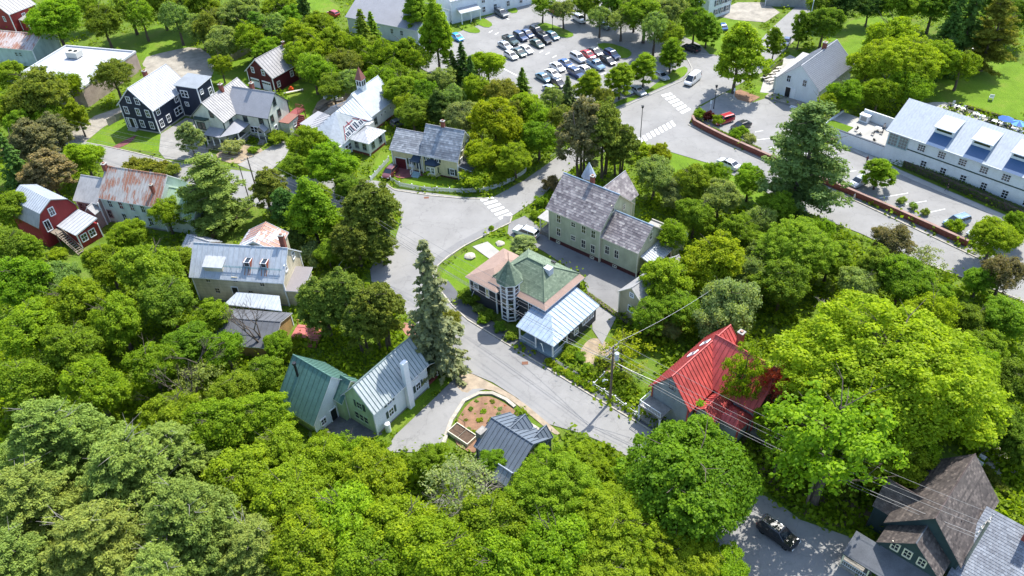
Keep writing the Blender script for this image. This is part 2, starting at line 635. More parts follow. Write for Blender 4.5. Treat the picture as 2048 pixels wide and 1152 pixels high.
sheet('bare_yard', [(1475, 870), (1530, 860), (1560, 930), (1640, 1000), (1740, 1000), (1745, 1060), (1640, 1050), (1560, 1000), (1500, 950)], .05, mottled('red_dirt', (.16, .11, .075), .95, .4, .8, fine=8), smooth=1, keep=False)
sheet('gravel_patch', [(1150, 720), (1180, 670), (1225, 690), (1235, 730), (1210, 760)], .05, mottled('dirt', (.27, .21, .14)), smooth=2)
sheet('terrace', [(1520, 185), (1535, 135), (1580, 110), (1600, 120), (1560, 155), (1552, 188)], .06, CONC)
sheet('planting_bed', [(1462, 185), (1480, 180), (1520, 195), (1500, 207), (1475, 200)], .13, MULCH, raised=True)
sheet('wood_chip_bed', [(812, 640), (930, 700), (900, 720), (840, 690), (800, 660)], .05, mottled('dust_red', (.30, .15, .11), .95, .25, .8, fine=10), smooth=1)
sheet('front_walk', [(945, 494), (975, 484), (1012, 514), (985, 523)], .11, CONC)

# kerbs and pavements
def strip(name, px, w_, z, mat, parent=None, kind='structure', side=None, off=0):
    c = [G(x, y) for x, y in px]
    L, Rr = [], []
    for i, p in enumerate(c):
        a = c[max(0, i - 1)]
        b = c[min(len(c) - 1, i + 1)]
        d = (b - a).normalized()
        n = Vector((-d.y, d.x, 0))
        L.append(p + n * (off + w_ / 2))
        Rr.append(p + n * (off - w_ / 2))
    mb = MB()
    for i in range(len(c) - 1):
        mb.face([(*Rr[i][:2], z), (*Rr[i + 1][:2], z), (*L[i + 1][:2], z), (*L[i][:2], z)])
        mb.face([(*Rr[i][:2], 0), (*Rr[i + 1][:2], 0), (*Rr[i + 1][:2], z), (*Rr[i][:2], z)], 1)
        mb.face([(*L[i + 1][:2], 0), (*L[i][:2], 0), (*L[i][:2], z), (*L[i + 1][:2], z)], 1)
    for i in (0, -1):
        mb.face([(*Rr[i][:2], 0), (*L[i][:2], 0), (*L[i][:2], z), (*Rr[i][:2], z)], 1)
    o = mb.build(name, [mat, side or mat], parent)
    if kind:
        o['kind'] = kind
    return o


K = [(873, 572), (905, 612), (935, 640), (1000, 680), (1090, 735), (1180, 790), (1282, 850), (1330, 880)]
strip('kerb', K, .22, .2, STONE)
strip('pavement', K, 2.0, .17, ASPH_D, off=1.12)
K2 = [(1024, 434), (1020, 447), (985, 464), (930, 492), (895, 515), (875, 533), (869, 552), (873, 572)]
strip('kerb', K2, .22, .2, STONE)
strip('pavement', K2, 1.5, .17, ASPH2, off=-.87)
K3 = [(1376, 250), (1450, 287), (1525, 322), (1598, 353), (1670, 384), (1812, 450), (1955, 517), (2055, 562)]
strip('kerb', K3, .22, .22, STONE)
strip('pavement', K3, 2.2, .18, ASPH2, off=1.22)
strip('kerb', [(776, 372), (790, 381), (860, 392), (930, 398), (985, 399)], .2, .18, STONE)
strip('kerb', [(197, 290), (270, 306), (350, 326), (410, 334)], .2, .18, STONE)
strip('kerb', [(1240, 218), (1290, 195), (1335, 175), (1368, 161), (1380, 150), (1384, 138), (1376, 122), (1366, 110)], .22, .2, CONC)
strip('kerb', [(1366, 110), (1400, 108), (1440, 113)], .22, .2, CONC)
strip('kerb', [(1850, 528), (1957, 568), (2050, 604)], .2, .18, STONE)
strip('kerb', [(1410, 228), (1400, 214), (1392, 217)], .2, .18, CONC)
strip('garden_border', [(885, 898), (893, 870), (903, 842), (928, 803), (958, 788), (985, 788), (1012, 800), (1030, 815)], .5, .28, STONE)
strip('pavement', [(1688, 290), (1800, 346), (2050, 455)], 1.3, .16, CONC)
sheet('garden_bed', [(905, 885), (912, 845), (935, 808), (960, 794), (985, 794), (1022, 815), (1040, 832), (985, 850), (960, 895), (945, 910)], .14, MULCH, smooth=1)

# islands in the car park
for px in ([(914, 53), (925, 46), (942, 50), (962, 62), (957, 68), (935, 66)], [(952, 38), (968, 37), (988, 50), (975, 58), (950, 48)], [(925, 28), (960, 8), (985, 15), (1000, 22), (975, 35), (945, 38), (930, 38)],
           [(1010, 15), (1030, 14), (1038, 26), (1020, 28)], [(1070, 54), (1085, 45), (1110, 52), (1145, 66), (1148, 74), (1128, 78), (1095, 66)],
           [(1188, 90), (1215, 86), (1255, 98), (1266, 110), (1250, 120), (1225, 112)], [(1290, 185), (1330, 155), (1366, 132), (1378, 140), (1366, 156), (1330, 172), (1240, 214), (1215, 218), (1230, 205)]):
    sheet('traffic_island', px, .2, LAWN, raised=True, side=CONC, smooth=1, keep=False)

# painted markings: parts of the road they lie on
def quadpx(p, z, name, parent, mat=PAINT):
    pts = ccw([G(x, y) for x, y in p])
    mb = MB().face([(q.x, q.y, z) for q in pts])
    return mb.build(name, mat, parent)


def bars(parent, a0, a1, b0, b1, n, z, fill=.55, name='crosswalk_stripe', along=False):
    """n bars between the lines a0-a1 and b0-b1 (world points)"""
    a0, a1, b0, b1 = (G(*p) for p in (a0, a1, b0, b1))
    for i in range(n):
        t0, t1 = i / (n - 1 + fill), (i + fill) / (n - 1 + fill)
        mb = MB().face([(*p[:2], z) for p in (a0.lerp(a1, t0), a0.lerp(a1, t1), b0.lerp(b1, t1), b0.lerp(b1, t0))])
        mb.build(name, PAINT, parent)


bars(road, (960, 400), (1000, 440), (985, 394), (1025, 430), 6, .11, .55)
bars(plaza, (1322, 191), (1364, 229), (1341, 186), (1382, 220), 6, .112, .6)
bars(plaza, (1274, 292), (1352, 252), (1268, 282), (1344, 242), 10, .112, .6)

# ------------------------------------------------------------------ building kit
FOOT = []


def house(label, px, ang, cat='house', name='house', z=0.0, world=None):
    p = Vector(world) if world else G(*px, 0)
    H = thing(name, label, cat, (p.x, p.y, 0), R(ang))
    H['_a'] = 0
    del H['_a']
    return H


def foot(H, x0, x1, y0, y1):
    c, s = math.cos(H.rotation_euler[2]), math.sin(H.rotation_euler[2])
    FOOT.append([Vector((H.location.x + x * c - y * s, H.location.y + x * s + y * c, 0)) for x, y in ((x0, y0), (x1, y0), (x1, y1), (x0, y1))])


def seams(ro, poly, sp, mat, w_=.06, h_=.07, name='seam', limit=90):
    P = [Vector(p) for p in poly]
    n = (P[1] - P[0]).cross(P[2] - P[0]).normalized()
    if n.z < 0:
        n = -n
    d = Vector((0, 0, -1))
    d = (d - n * d.dot(n))
    if d.length < 1e-3:
        return
    d.normalize()
    c = d.cross(n)
    cs = [p.dot(c) for p in P]
    lo, hi = min(cs), max(cs)
    k = max(1, int((hi - lo) / sp))
    sp2 = (hi - lo) / k
    me = cached(('seam', mat.name, w_, h_), lambda: MB().box(-w_ / 2, w_ / 2, 0, 1, -.01, h_).mesh('seam', mat))
    cnt = 0
    for i in range(k + 1):
        t = lo + sp2 * i
        t = min(max(t, lo + w_ / 2 + .01), hi - w_ / 2 - .01)
        ys = []
        for j in range(len(P)):
            a, b = P[j], P[(j + 1) % len(P)]
            ca, cb = a.dot(c), b.dot(c)
            if (ca - t) * (cb - t) < 0:
                u = (t - ca) / (cb - ca)
                ys.append(a.lerp(b, u))
        if len(ys) < 2:
            continue
        ys.sort(key=lambda q: q.dot(d))
        a, b = ys[0], ys[-1]
        L = (b - a).length
        if L < .3:
            continue
        o = bpy.data.objects.new(name, me)
        mm = Matrix.Identity(4)
        # box runs along +y in its own frame
        for r in range(3):
            mm[r][0], mm[r][1], mm[r][2] = -c[r], d[r] * L, n[r]
            mm[r][3] = a[r]
        o.matrix_local = mm
        link(o, ro)
        cnt += 1


def tiles(ro, poly, mat, tw=.34, th=.28, name='slates', over=0.0):
    """individual slates laid in courses, lower edge standing proud, on one slope"""
    P = [Vector(p) for p in poly]
    n = (P[1] - P[0]).cross(P[2] - P[0]).normalized()
    if n.z < 0:
        n = -n
    d = Vector((0, 0, -1))
    d = (d - n * d.dot(n)).normalized()
    c = n.cross(d)
    o0 = P[0]
    L = [((p - o0).dot(c), (p - o0).dot(d)) for p in P]
    x0, x1 = min(a for a, b in L), max(a for a, b in L)
    y0, y1 = min(b for a, b in L), max(b for a, b in L)
    mb = MB()
    j = 0
    y = y0
    while y < y1:
        x = x0 - (j % 2) * tw / 2
        # clip the course between polygon edges at its middle
        ym = min(y + th * .5, y1 - 1e-3)
        xs = []
        for i in range(len(L)):
            (ax, ay), (bx, by) = L[i], L[(i + 1) % len(L)]
            if (ay - ym) * (by - ym) < 0:
                xs.append(ax + (bx - ax) * (ym - ay) / (by - ay))
        if len(xs) >= 2:
            xa, xb = min(xs), max(xs)
            course = rnd.uniform(-.2, .2)
            while x < x1:
                a, b = max(x + .012, xa), min(x + tw - .012, xb)
                if b - a > .05:
                    ye = min(y + th + rnd.uniform(-.01, .015), y1)
                    t = min(1, max(0, rnd.gauss(.5, .2) + course))
                    q = [o0 + c * u + d * v + n * h for u, v, h in ((a, y, .015), (b, y, .015), (b, ye, .05), (a, ye, .05))]
                    mb.face(q, 0, t)
                    q2 = [q[3], q[2], q[2] - n * .04, q[3] - n * .04]
                    mb.face(q2, 0, 0)
                x += tw
        y += th
        j += 1
    o = mb.build(name, mat, ro)
    o['kind'] = 'stuff'
    return o


def roof(H, polys, mat, trim=None, thick=.14, seam=None, seam_mat=None, tile=None, name='roof', tw=.34, th=.28, sw=.06, sh=.07):
    """one slope: a slab with its own thickness plus what covers it"""
    out = []
    for poly in polys:
        P = [Vector(p) for p in poly]
        n = (P[1] - P[0]).cross(P[2] - P[0]).normalized()
        if n.z < 0:
            P.reverse()
            n = -n
        mb = MB()
        mb.face(P, 0)
        B = [p - Vector((0, 0, thick)) for p in P]
        mb.face(list(reversed(B)), 1)
        for i in range(len(P)):
            j = (i + 1) % len(P)
            mb.face([B[i], B[j], P[j], P[i]], 1)
        o = mb.build(name, [mat, trim or WHITE], H)
        if seam:
            seams(o, P, seam, seam_mat or mat, sw, sh)
        if tile:
            tiles(o, P, tile, tw, th)
        out.append(o)
    return out


def walls(H, x0, x1, y0, y1, z0, he, hr, ridge, mat):
    mb = MB()
    A = [(x0, y0), (x1, y0), (x1, y1), (x0, y1)]
    xm, ym = (x0 + x1) / 2, (y0 + y1) / 2
    for i in range(4):
        a, b = A[i], A[(i + 1) % 4]
        pts = [(*a, z0), (*b, z0), (*b, he), (*a, he)]
        if ridge == 'y' and i in (0, 2):
            pts.insert(3, (xm, a[1], hr))
        if ridge == 'x' and i in (1, 3):
            pts.insert(3, (a[0], ym, hr))
        mb.face(pts)
    if ridge in ('flat', 'hip'):
        mb.face([(*p, he) for p in A])
    return mb.build('wall', mat, H)


def block(H, x0, x1, y0, y1, he, hr, ridge, wmat, rmat, ov=.35, z0=0.0, found=None, fh=.5, seam=.55, tile=None, trim=None, smat=None, ends=(1, 1), skirt=None, board=True, gov=None, tw=.34, th=.28, **kw):
    """walls and roof of one wing. ridge: x, y, hip, flat"""
    gov = ov * .8 if gov is None else gov
    walls(H, x0, x1, y0, y1, z0, he, hr, ridge, wmat)
    foot(H, x0 - .4, x1 + .4, y0 - .4, y1 + .4)
    if found:
        MB().box(x0 - .04, x1 + .04, y0 - .04, y1 + .04, -.1, fh).build('foundation', found, H)
    tr = trim or WHITE
    if board:
        for (x, y) in ((x0, y0), (x1, y0), (x1, y1), (x0, y1)):
            me = cached(('cb', round(he - z0, 2), tr.name), lambda: MB().box(-.09, .09, -.09, .09, 0, he - z0 - .12).mesh('corner_board', tr))
            inst('corner_board', me, H, (x, y, z0))
    e = .05
    polys = []
    if ridge == 'y':
        xm = (x0 + x1) / 2
        k = (hr - he) / (xm - x0)
        zl = he - k * ov + e
        ya, yb = y0 - gov * ends[0], y1 + gov * ends[1]
        polys = [[(x0 - ov, ya, zl), (xm, ya, hr + e), (xm, yb, hr + e), (x0 - ov, yb, zl)], [(x1 + ov, yb, zl), (xm, yb, hr + e), (xm, ya, hr + e), (x1 + ov, ya, zl)]]
    elif ridge == 'x':
        ym = (y0 + y1) / 2
        k = (hr - he) / (ym - y0)
        zl = he - k * ov + e
        xa, xb = x0 - gov * ends[0], x1 + gov * ends[1]
        polys = [[(xa, y0 - ov, zl), (xb, y0 - ov, zl), (xb, ym, hr + e), (xa, ym, hr + e)], [(xb, y1 + ov, zl), (xa, y1 + ov, zl), (xa, ym, hr + e), (xb, ym, hr + e)]]
    elif ridge == 'hip':
        a, b, c, d_ = x0 - ov, x1 + ov, y0 - ov, y1 + ov
        s = min(b - a, d_ - c) / 2
        if (b - a) >= (d_ - c):
            r0, r1 = (a + s, (c + d_) / 2), (b - s, (c + d_) / 2)
            if b - a - 2 * s < .05:
                r1 = r0
            polys = [[(a, c, he), (b, c, he), (*r1, hr), (*r0, hr)], [(b, c, he), (b, d_, he), (*r1, hr)], [(b, d_, he), (a, d_, he), (*r0, hr), (*r1, hr)], [(a, d_, he), (a, c, he), (*r0, hr)]]
        else:
            r0, r1 = ((a + b) / 2, c + s), ((a + b) / 2, d_ - s)
            polys = [[(a, c, he), (b, c, he), (*r0, hr)], [(b, c, he), (b, d_, he), (*r1, hr), (*r0, hr)], [(b, d_, he), (a, d_, he), (*r1, hr)], [(a, d_, he), (a, c, he), (*r0, hr), (*r1, hr)]]
        polys = [[p for i, p in enumerate(q) if i == 0 or Vector(p) != Vector(q[i - 1])] for q in polys]
    elif ridge == 'flat':
        polys = [[(x0 - ov, y0 - ov, he + e), (x1 + ov, y0 - ov, he + e), (x1 + ov, y1 + ov, hr + e), (x0 - ov, y1 + ov, hr + e)]]
    rs = roof(H, polys, rmat, tr, seam=seam, seam_mat=smat, tile=tile, tw=tw, th=th, **kw)
    # ridge cap
    if ridge in 'xy' and hr - he > .3:
        if ridge == 'x':
            c_ = MB().tube((x0 - gov * ends[0], (y0 + y1) / 2, hr + e + .03), (x1 + gov * ends[1], (y0 + y1) / 2, hr + e + .03), .09, n=6)
        else:
            c_ = MB().tube(((x0 + x1) / 2, y0 - gov * ends[0], hr + e + .03), ((x0 + x1) / 2, y1 + gov * ends[1], hr + e + .03), .09, n=6)
        c_.build('ridge_cap', smat or rmat, H)
    return rs


ROT = {'F': 0, 'R': 90, 'B': 180, 'L': -90}


def win(H, face, s, at, z, w_=.95, h_=1.5, sh=None, trim=None, glass=None, rows=1, cols=1, fw=.12, mull=0, name='window'):
    """window: pane (window) > window_frame, shutters. s is the position along the wall, at its plane"""
    tr = trim or WHITE
    gl = glass or GLASS
    me = cached(('pane', w_, h_, gl.name), lambda: MB().box(-w_ / 2, w_ / 2, -.05, .03, -h_ / 2, h_ / 2).mesh(name, gl))

    def fr():
        m_ = MB()
        a, b, f = w_ / 2, h_ / 2, fw
        m_.box(-a - f, -a + .02, -.09, .02, -b - f, b + f)
        m_.box(a - .02, a + f, -.09, .02, -b - f, b + f)
        m_.box(-a + .02, a - .02, -.09, .02, b - .02, b + f)
        m_.box(-a - f * .3, a + f * .3, -.15, .02, -b - f, -b + .02)
        for i in range(1, rows + 1):
            zz = -b + h_ * i / (rows + 1)
            m_.box(-a, a, -.075, 0, zz - .035, zz + .035)
        for i in range(1, cols + 1):
            xx = -a + w_ * i / (cols + 1)
            q = .03 if not mull else .09
            m_.box(xx - q, xx + q, -.07, 0, -b, b)
        return m_.mesh('window_frame', tr)
    fm = cached(('frame', w_, h_, tr.name, rows, cols, fw, mull), fr)
    loc = {'F': (s, at, z), 'B': (s, at, z), 'R': (at, s, z), 'L': (at, s, z)}[face]
    o = inst(name, me, H, loc, R(ROT[face]))
    inst('window_frame', fm, o)
    if sh:
        sm = cached(('sh', h_, sh.name), lambda: MB().box(-.2, .2, -.07, 0, -h_ / 2, h_ / 2).mesh('shutter', sh))
        for q in (-1, 1):
            inst('shutter', sm, o, (q * (w_ / 2 + fw + .2), 0, 0))
    return o


def chimney(H, x, y, z0, z1, w_=.7, d_=.7, mat=None, cap=True, z_in=1.5):
    c_ = MB().box(x - w_ / 2, x + w_ / 2, y - d_ / 2, y + d_ / 2, z0 - z_in, z1).build('chimney', mat or BRICK, H)
    if cap:
        MB().box(x - w_ / 2 - .08, x + w_ / 2 + .08, y - d_ / 2 - .08, y + d_ / 2 + .08, z1, z1 + .12).build('chimney_cap', CONC, c_)
        MB().box(x - w_ / 4, x + w_ / 4, y - d_ / 4, y + d_ / 4, z1 + .12, z1 + .3).build('flue', plain('clay_flue', (.3, .15, .1)), c_)
    return c_


def door(H, face, s, at, z0=.3, w_=.95, h_=2.05, mat=None, trim=None):
    m_ = mat or BLACK
    me = cached(('door', w_, h_, m_.name), lambda: MB().box(-w_ / 2, w_ / 2, -.06, .02, 0, h_).box(-w_ * .3, w_ * .3, -.08, 0, h_ * .55, h_ * .88).mesh('door', m_))
    loc = {'F': (s, at, z0), 'B': (s, at, z0), 'R': (at, s, z0), 'L': (at, s, z0)}[face]
    o = inst('door', me, H, loc, R(ROT[face]))
    tr = trim or WHITE
    f = cached(('dframe', w_, h_, tr.name), lambda: MB().box(-w_ / 2 - .12, -w_ / 2, -.09, .02, 0, h_ + .12).box(w_ / 2, w_ / 2 + .12, -.09, .02, 0, h_ + .12).box(-w_ / 2, w_ / 2, -.09, .02, h_, h_ + .12).mesh('door_frame', tr))
    inst('door_frame', f, o)
    return o


def steps(H, x, y, z, n, w_, dirn, mat, run=.28):
    """flight of n steps going down from height z; one part per tread"""
    dx, dy = dirn
    for i in range(n):
        zz = z - z / (n + .0) * i
        cx, cy = x + dx * run * (i + .5), y + dy * run * (i + .5)
        if dy:
            m_ = MB().box(-w_ / 2, w_ / 2, -run / 2 - .02, run / 2 + .02, 0, zz)
        else:
            m_ = MB().box(-run / 2 - .02, run / 2 + .02, -w_ / 2, w_ / 2, 0, zz)
        m_.build('step', mat, H, (cx, cy, 0))


def posts(H, pts, z0, z1, r=.08, mat=None, name='post'):
    me = cached(('post', round(z1 - z0, 2), r, (mat or WHITE).name), lambda: MB().box(-r, r, -r, r, 0, z1 - z0).box(-r * 1.5, r * 1.5, -r * 1.5, r * 1.5, 0, .15).box(-r * 1.5, r * 1.5, -r * 1.5, r * 1.5, z1 - z0 - .15, z1 - z0).mesh(name, mat or WHITE))
    for x, y in pts:
        inst(name, me, H, (x, y, z0))


def railing(H, a, b, z, h_=.85, mat=None, sp=.22, name='railing'):
    a, b = Vector((*a, z)), Vector((*b, z))
    m_ = MB()
    L = (b - a).length
    u = (b - a) / L
    up = Vector((0, 0, 1))
    m_.tube(a + up * h_, b + up * h_, .045, n=4)
    m_.tube(a + up * .12, b + up * .12, .03, n=4)
    k = int(L / sp)
    for i in range(k + 1):
        p = a + u * L * i / k
        r = .05 if i in (0, k) else .022
        m_.tube(p, p + up * h_, r, n=4, cap=False)
    return m_.build(name, mat or WHITE, H)


# ------------------------------------------------------------------ roofs and walls used
WHITE_M = metal_roof('white_metal_roof', (.375, .385, .40), 0, .68, .08, .06)
GREYM = metal_roof('grey_metal_roof', (.33, .34, .36), 0, .68, .08, .08)
GREYM2 = metal_roof('worn_metal_roof', (.30, .29, .28), .12, .68, .08, .15)
SILVER = metal_roof('silver_metal_roof', (.36, .39, .42), .05, .68, .08, .10)
BARNM = metal_roof('old_barn_metal', (.25, .24, .235), .18, .68, .08, .15)
RUSTM = metal_roof('rusty_metal_roof', (.36, .34, .32), .62, .68, .08, .15)
BLUEM = metal_roof('pale_blue_metal', (.27, .34, .42), .12, .68, .08, .12)
GREENM = metal_roof('green_metal_roof', (.07, .155, .125), 0, .68, .08, .1)
GREENL = metal_roof('glare_pale_green_metal', (.37, .40, .39), 0, .68, .08, .1)  # same green roof metal, with its glare put into the pale colour
REDM = metal_roof('red_metal_roof', (.46, .075, .065), 0, .6, .08, .28)
DARKM = metal_roof('slate_blue_metal', (.10, .125, .155), 0, .68, .08, .1)
MINT = mottled('mint_shingle', (.32, .43, .30), .85, .08, .5, fine=5)
SHGREY = mottled('grey_shingle', (.27, .27, .285), .9, .07, .5, fine=9)
SHDK = mottled('charcoal_shingle', (.10, .105, .115), .9, .2, .6, fine=9)
SHBR = mottled('brown_shingle', (.085, .065, .06), .9, .3, .8, fine=6)
PINK = mottled('salmon_shingle', (.28, .195, .155), .85, .1, .8, fine=7)
SLATE_A = tinted('slate_tiles', (.13, .11, .115), (.23, .20, .20), (.40, .36, .34))
SLATE_B = tinted('weathered_shingles', (.17, .18, .20), (.25, .265, .29), (.38, .40, .43))
GREEN_T = tinted('green_slates', (.09, .125, .085), (.135, .18, .12), (.19, .24, .165))
GREY_T = tinted('grey_slates', (.13, .14, .165), (.18, .195, .225), (.24, .26, .295))
BROWN_T = tinted('brown_tiles', (.05, .04, .038), (.085, .07, .064), (.16, .13, .115))
NAVY = siding('navy_clapboard', (.022, .03, .055), .14)
CREAM = siding('cream_clapboard', (.62, .63, .52), .14)
WHITES = siding('white_clapboard', (.74, .75, .75), .14, dirt=.1)
WHITEB = siding('white_brick_wall', (.68, .71, .72), .09, dirt=.08)
YEL = siding('yellow_clapboard', (.66, .60, .36), .14)
SAGE = siding('sage_clapboard', (.47, .475, .32), .14)
CHAR = siding('charcoal_shingle_wall', (.05, .055, .065), .2)
LIME = siding('pale_lime_clapboard', (.42, .55, .30), .14)
WHITEG = siding('bluish_white_clapboard', (.70, .74, .76), .14, dirt=.08)
BARNR = siding('barn_red_boards', (.095, .012, .02), .18)
REDS = siding('red_clapboard', (.28, .03, .03), .16)
TANW = siding('tan_stucco', (.60, .53, .38), .6, dirt=.25)
PINKW = siding('faded_pink_boards', (.38, .25, .23), .2, dirt=.3)
GREYS = siding('grey_clapboard', (.30, .33, .34), .15)
TAN = siding('tan_clapboard', (.42, .38, .25), .14)
MINTW = siding('pale_mint_clapboard', (.50, .58, .52), .15, dirt=.15)
BLOCKW = mottled('block_wall', (.36, .28, .23), .9, .2, .6, fine=4)
TEAL = siding('pale_teal_boards', (.40, .50, .48), .18, dirt=.2)
DKTEAL = siding('dark_teal_clapboard', (.035, .06, .065), .16)

# ------------------------------------------------------------------ navy house
H = house('navy blue clapboard house with a white metal gable roof and white window frames', (257, 256), -22)
block(H, 0, 8.5, 0, 11.6, 5.9, 9.9, 'y', NAVY, WHITE_M, .5, found=CONC, fh=.3, seam=.6)
for x, z in ((1.4, 4.5), (4.5, 4.5), (7.0, 4.5), (4.5, 1.75), (7.0, 1.75), (3.0, 7.1), (5.3, 7.1)):
    win(H, 'F', x, 0, z, .95, 1.5 if z < 7 else 1.3)
door(H, 'F', 1.7, 0, .5, 1.0, 2.1)
win(H, 'F', .75, 0, 1.6, .4, 1.9, rows=2, name='sidelight')
win(H, 'F', 2.65, 0, 1.6, .4, 1.9, rows=2, name='sidelight')
steps(H, 1.7, -.1, .5, 3, 2.2, (0, -1), CONC)
for y, z in ((1.3, 1.75), (3.6, 1.75), (1.4, 4.6), (7.4, 4.6)):
    win(H, 'R', y, 8.5, z, .95, 1.5)
win(H, 'R', 6.9, 8.5, 1.9, 2.0, 1.5, cols=1, mull=1)
chimney(H, 2.2, 7.4, 8.6, 10.1, .9, .6, BRICK)
block(H, 8.55, 14.2, 8.3, 13.0, 7.4, 7.8, 'flat', NAVY, mottled('annex_membrane', (.22, .24, .26), .85, .12, .4), .3, found=CONC, fh=.3, seam=None)
win(H, 'F', 10.4, 8.3, 5.5, 1.7, 1.4, cols=1, mull=1)
win(H, 'F', 10.2, 8.3, 3.1, .8, .8)
win(H, 'R', 9.4, 14.2, 6.0, .8, .9)
win(H, 'R', 12.0, 14.2, 4.9, .9, 1.5)

# ------------------------------------------------------------------ cream house
H = house('cream clapboard house with dark green trim, grey shingle roof and two brick chimneys', (412, 285), -22.5)
block(H, 3.5, 13.3, 5.0, 12.3, 5.6, 9.05, 'x', CREAM, SHGREY, .45, found=FOUNDG, fh=.5, seam=None, trim=DKGREEN)
block(H, -2.1, 5.4, .8, 12.2, 5.6, 8.98, 'y', CREAM, GREYM2, .5, found=FOUNDG, fh=.5, seam=.6, trim=DKGREEN)
chimney(H, 1.9, 6.8, 8.9, 10.2)
chimney(H, 8.0, 9.0, 8.9, 10.3)
for x, z in ((7.6, 4.4), (11.5, 4.4)):
    win(H, 'F', x, 5.0, z, .9, 1.6, trim=DKGREEN)
win(H, 'F', 9.6, 5.0, 1.9, 2.6, 1.3, cols=2, mull=1)
win(H, 'R', 3.0, 5.4, 4.4, .9, 1.4, trim=DKGREEN)
for y, z in ((6.3, 4.3), (8.9, 4.4), (6.8, 1.8), (8.2, 7.2)):
    win(H, 'R', y, 13.3, z, .85, 1.5, trim=DKGREEN if z > 2 else WHITE)
win(H, 'F', 3.0, .8, 6.6, .8, 1.3, trim=DKGREEN)
# two-storey bay with a low curved hood
MB().prism([(-1.4, .8), (-.9, .1), (1.2, .1), (1.7, .8)], .4, 5.2).build('bay', CREAM, H)
MB().prism([(-1.7, .85), (-1.1, -.25), (1.4, -.25), (2.0, .85)], 5.2, 5.5).build('bay_roof', DKGREEN, H)
for x in (-.4, .7):
    win(H, 'F', x, .1, 3.9, .75, 1.5, trim=DKGREEN)
    win(H, 'F', x, .1, 1.7, .75, 1.5, trim=DKGREEN)
# wrap porch
MB().box(1.8, 8.0, -1.5, 5.0, 0, .7).build('porch_floor', WOODG, H)
roof(H, [[(1.5, -1.6, 2.9), (5.4, -1.6, 2.9), (5.4, .75, 3.6), (1.5, .75, 3.6)], [(5.45, -1.6, 2.9), (8.2, 1.3, 2.9), (5.45, 3.6, 3.9)], [(5.45, 3.6, 3.9), (8.2, 1.3, 2.9), (8.4, 4.9, 3.1), (5.5, 4.9, 3.9)]], SHGREY, DKGREEN, thick=.12, name='porch_roof')
posts(H, [(1.9, -1.4), (5.2, -1.4), (7.9, 1.3), (3.5, -1.4)], .7, 2.85, .09)
steps(H, 2.6, -1.5, .7, 4, 1.3, (0, -1), WOODG)
block(H, 10.9, 12.7, 3.6, 4.9, 2.8, 3.6, 'y', WOODG, SHGREY, .2, seam=None, trim=DKGREEN, board=False, z0=2.6)
posts(H, [(11.0, 3.7), (12.6, 3.7)], 0, 2.6, .07)
steps(H, 11.8, 3.6, .7, 4, 1.3, (0, -1), WOODG)
railing(H, (8.0, -.2), (8.0, 4.8), .7)
# lean-to and red deck on the right
block(H, 13.4, 15.6, 8.2, 11.8, 2.7, 2.75, 'flat', CREAM, plain('red_shingle', (.24, .11, .085), .9), .2, seam=None, trim=DKGREEN, board=False)
win(H, 'R', 10.2, 15.6, 1.6, .8, 1.1)
REDDECK = plain('deck_red', (.22, .05, .045), .8)
MB().box(13.4, 15.6, 12.0, 14.6, 2.6, 2.8).build('deck', REDDECK, H)
posts(H, [(15.5, 12.1), (15.5, 14.5), (13.6, 14.5)], 0, 2.6, .08, REDDECK)
railing(H, (15.5, 12.1), (15.5, 14.5), 2.8, .9, REDDECK)
railing(H, (13.5, 14.5), (15.5, 14.5), 2.8, .9, REDDECK)
steps(H, 16.2, 12.4, 2.6, 9, 1.2, (0, -1), REDDECK)

# ------------------------------------------------------------------ white chapel-like house with belfry
H = house('white chapel-like house with a small belfry, rust red spire and red framed windows', (734, 256), 60)
block(H, -1.0, 7.9, -2.3, 5.4, 4.0, 8.0, 'x', WHITES, SILVER, .35, found=BRICK, fh=.5, seam=None)
for x, z in ((.4, 1.9), ):
    win(H, 'F', x, -2.3, z, .9, 1.6, trim=GREYS)
for x in (2.6, 3.9, 5.8):
    win(H, 'F', x, -2.3, 2.4, .45, .5, rows=0)
bx, by = 2.3, 1.55
bel = MB().box(bx - .7, bx + .7, by - .7, by + .7, 7.0, 9.9).build('belfry', WHITES, H)
for fx in (-.32, .32):
    MB().box(bx + fx - .2, bx + fx + .2, by - .74, by - .7, 8.6, 9.6).build('louvre', BLACK, bel)
    MB().box(bx - .74, bx - .7, by + fx - .2, by + fx + .2, 8.6, 9.6).build('louvre', BLACK, bel)
SPIRE = metal_roof('spire_rust', (.20, .075, .06), 0, .68, .08)
a = .85
for q in ([(-a, -a), (a, -a)], [(a, -a), (a, a)], [(a, a), (-a, a)], [(-a, a), (-a, -a)]):
    MB().face([(bx + q[0][0], by + q[0][1], 9.9), (bx + q[1][0], by + q[1][1], 9.9), (bx, by, 12.6)]).build('spire_face', SPIRE, bel)
MB().tube((bx, by, 12.5), (bx, by, 13.1), .03).build('finial', IRON, bel)
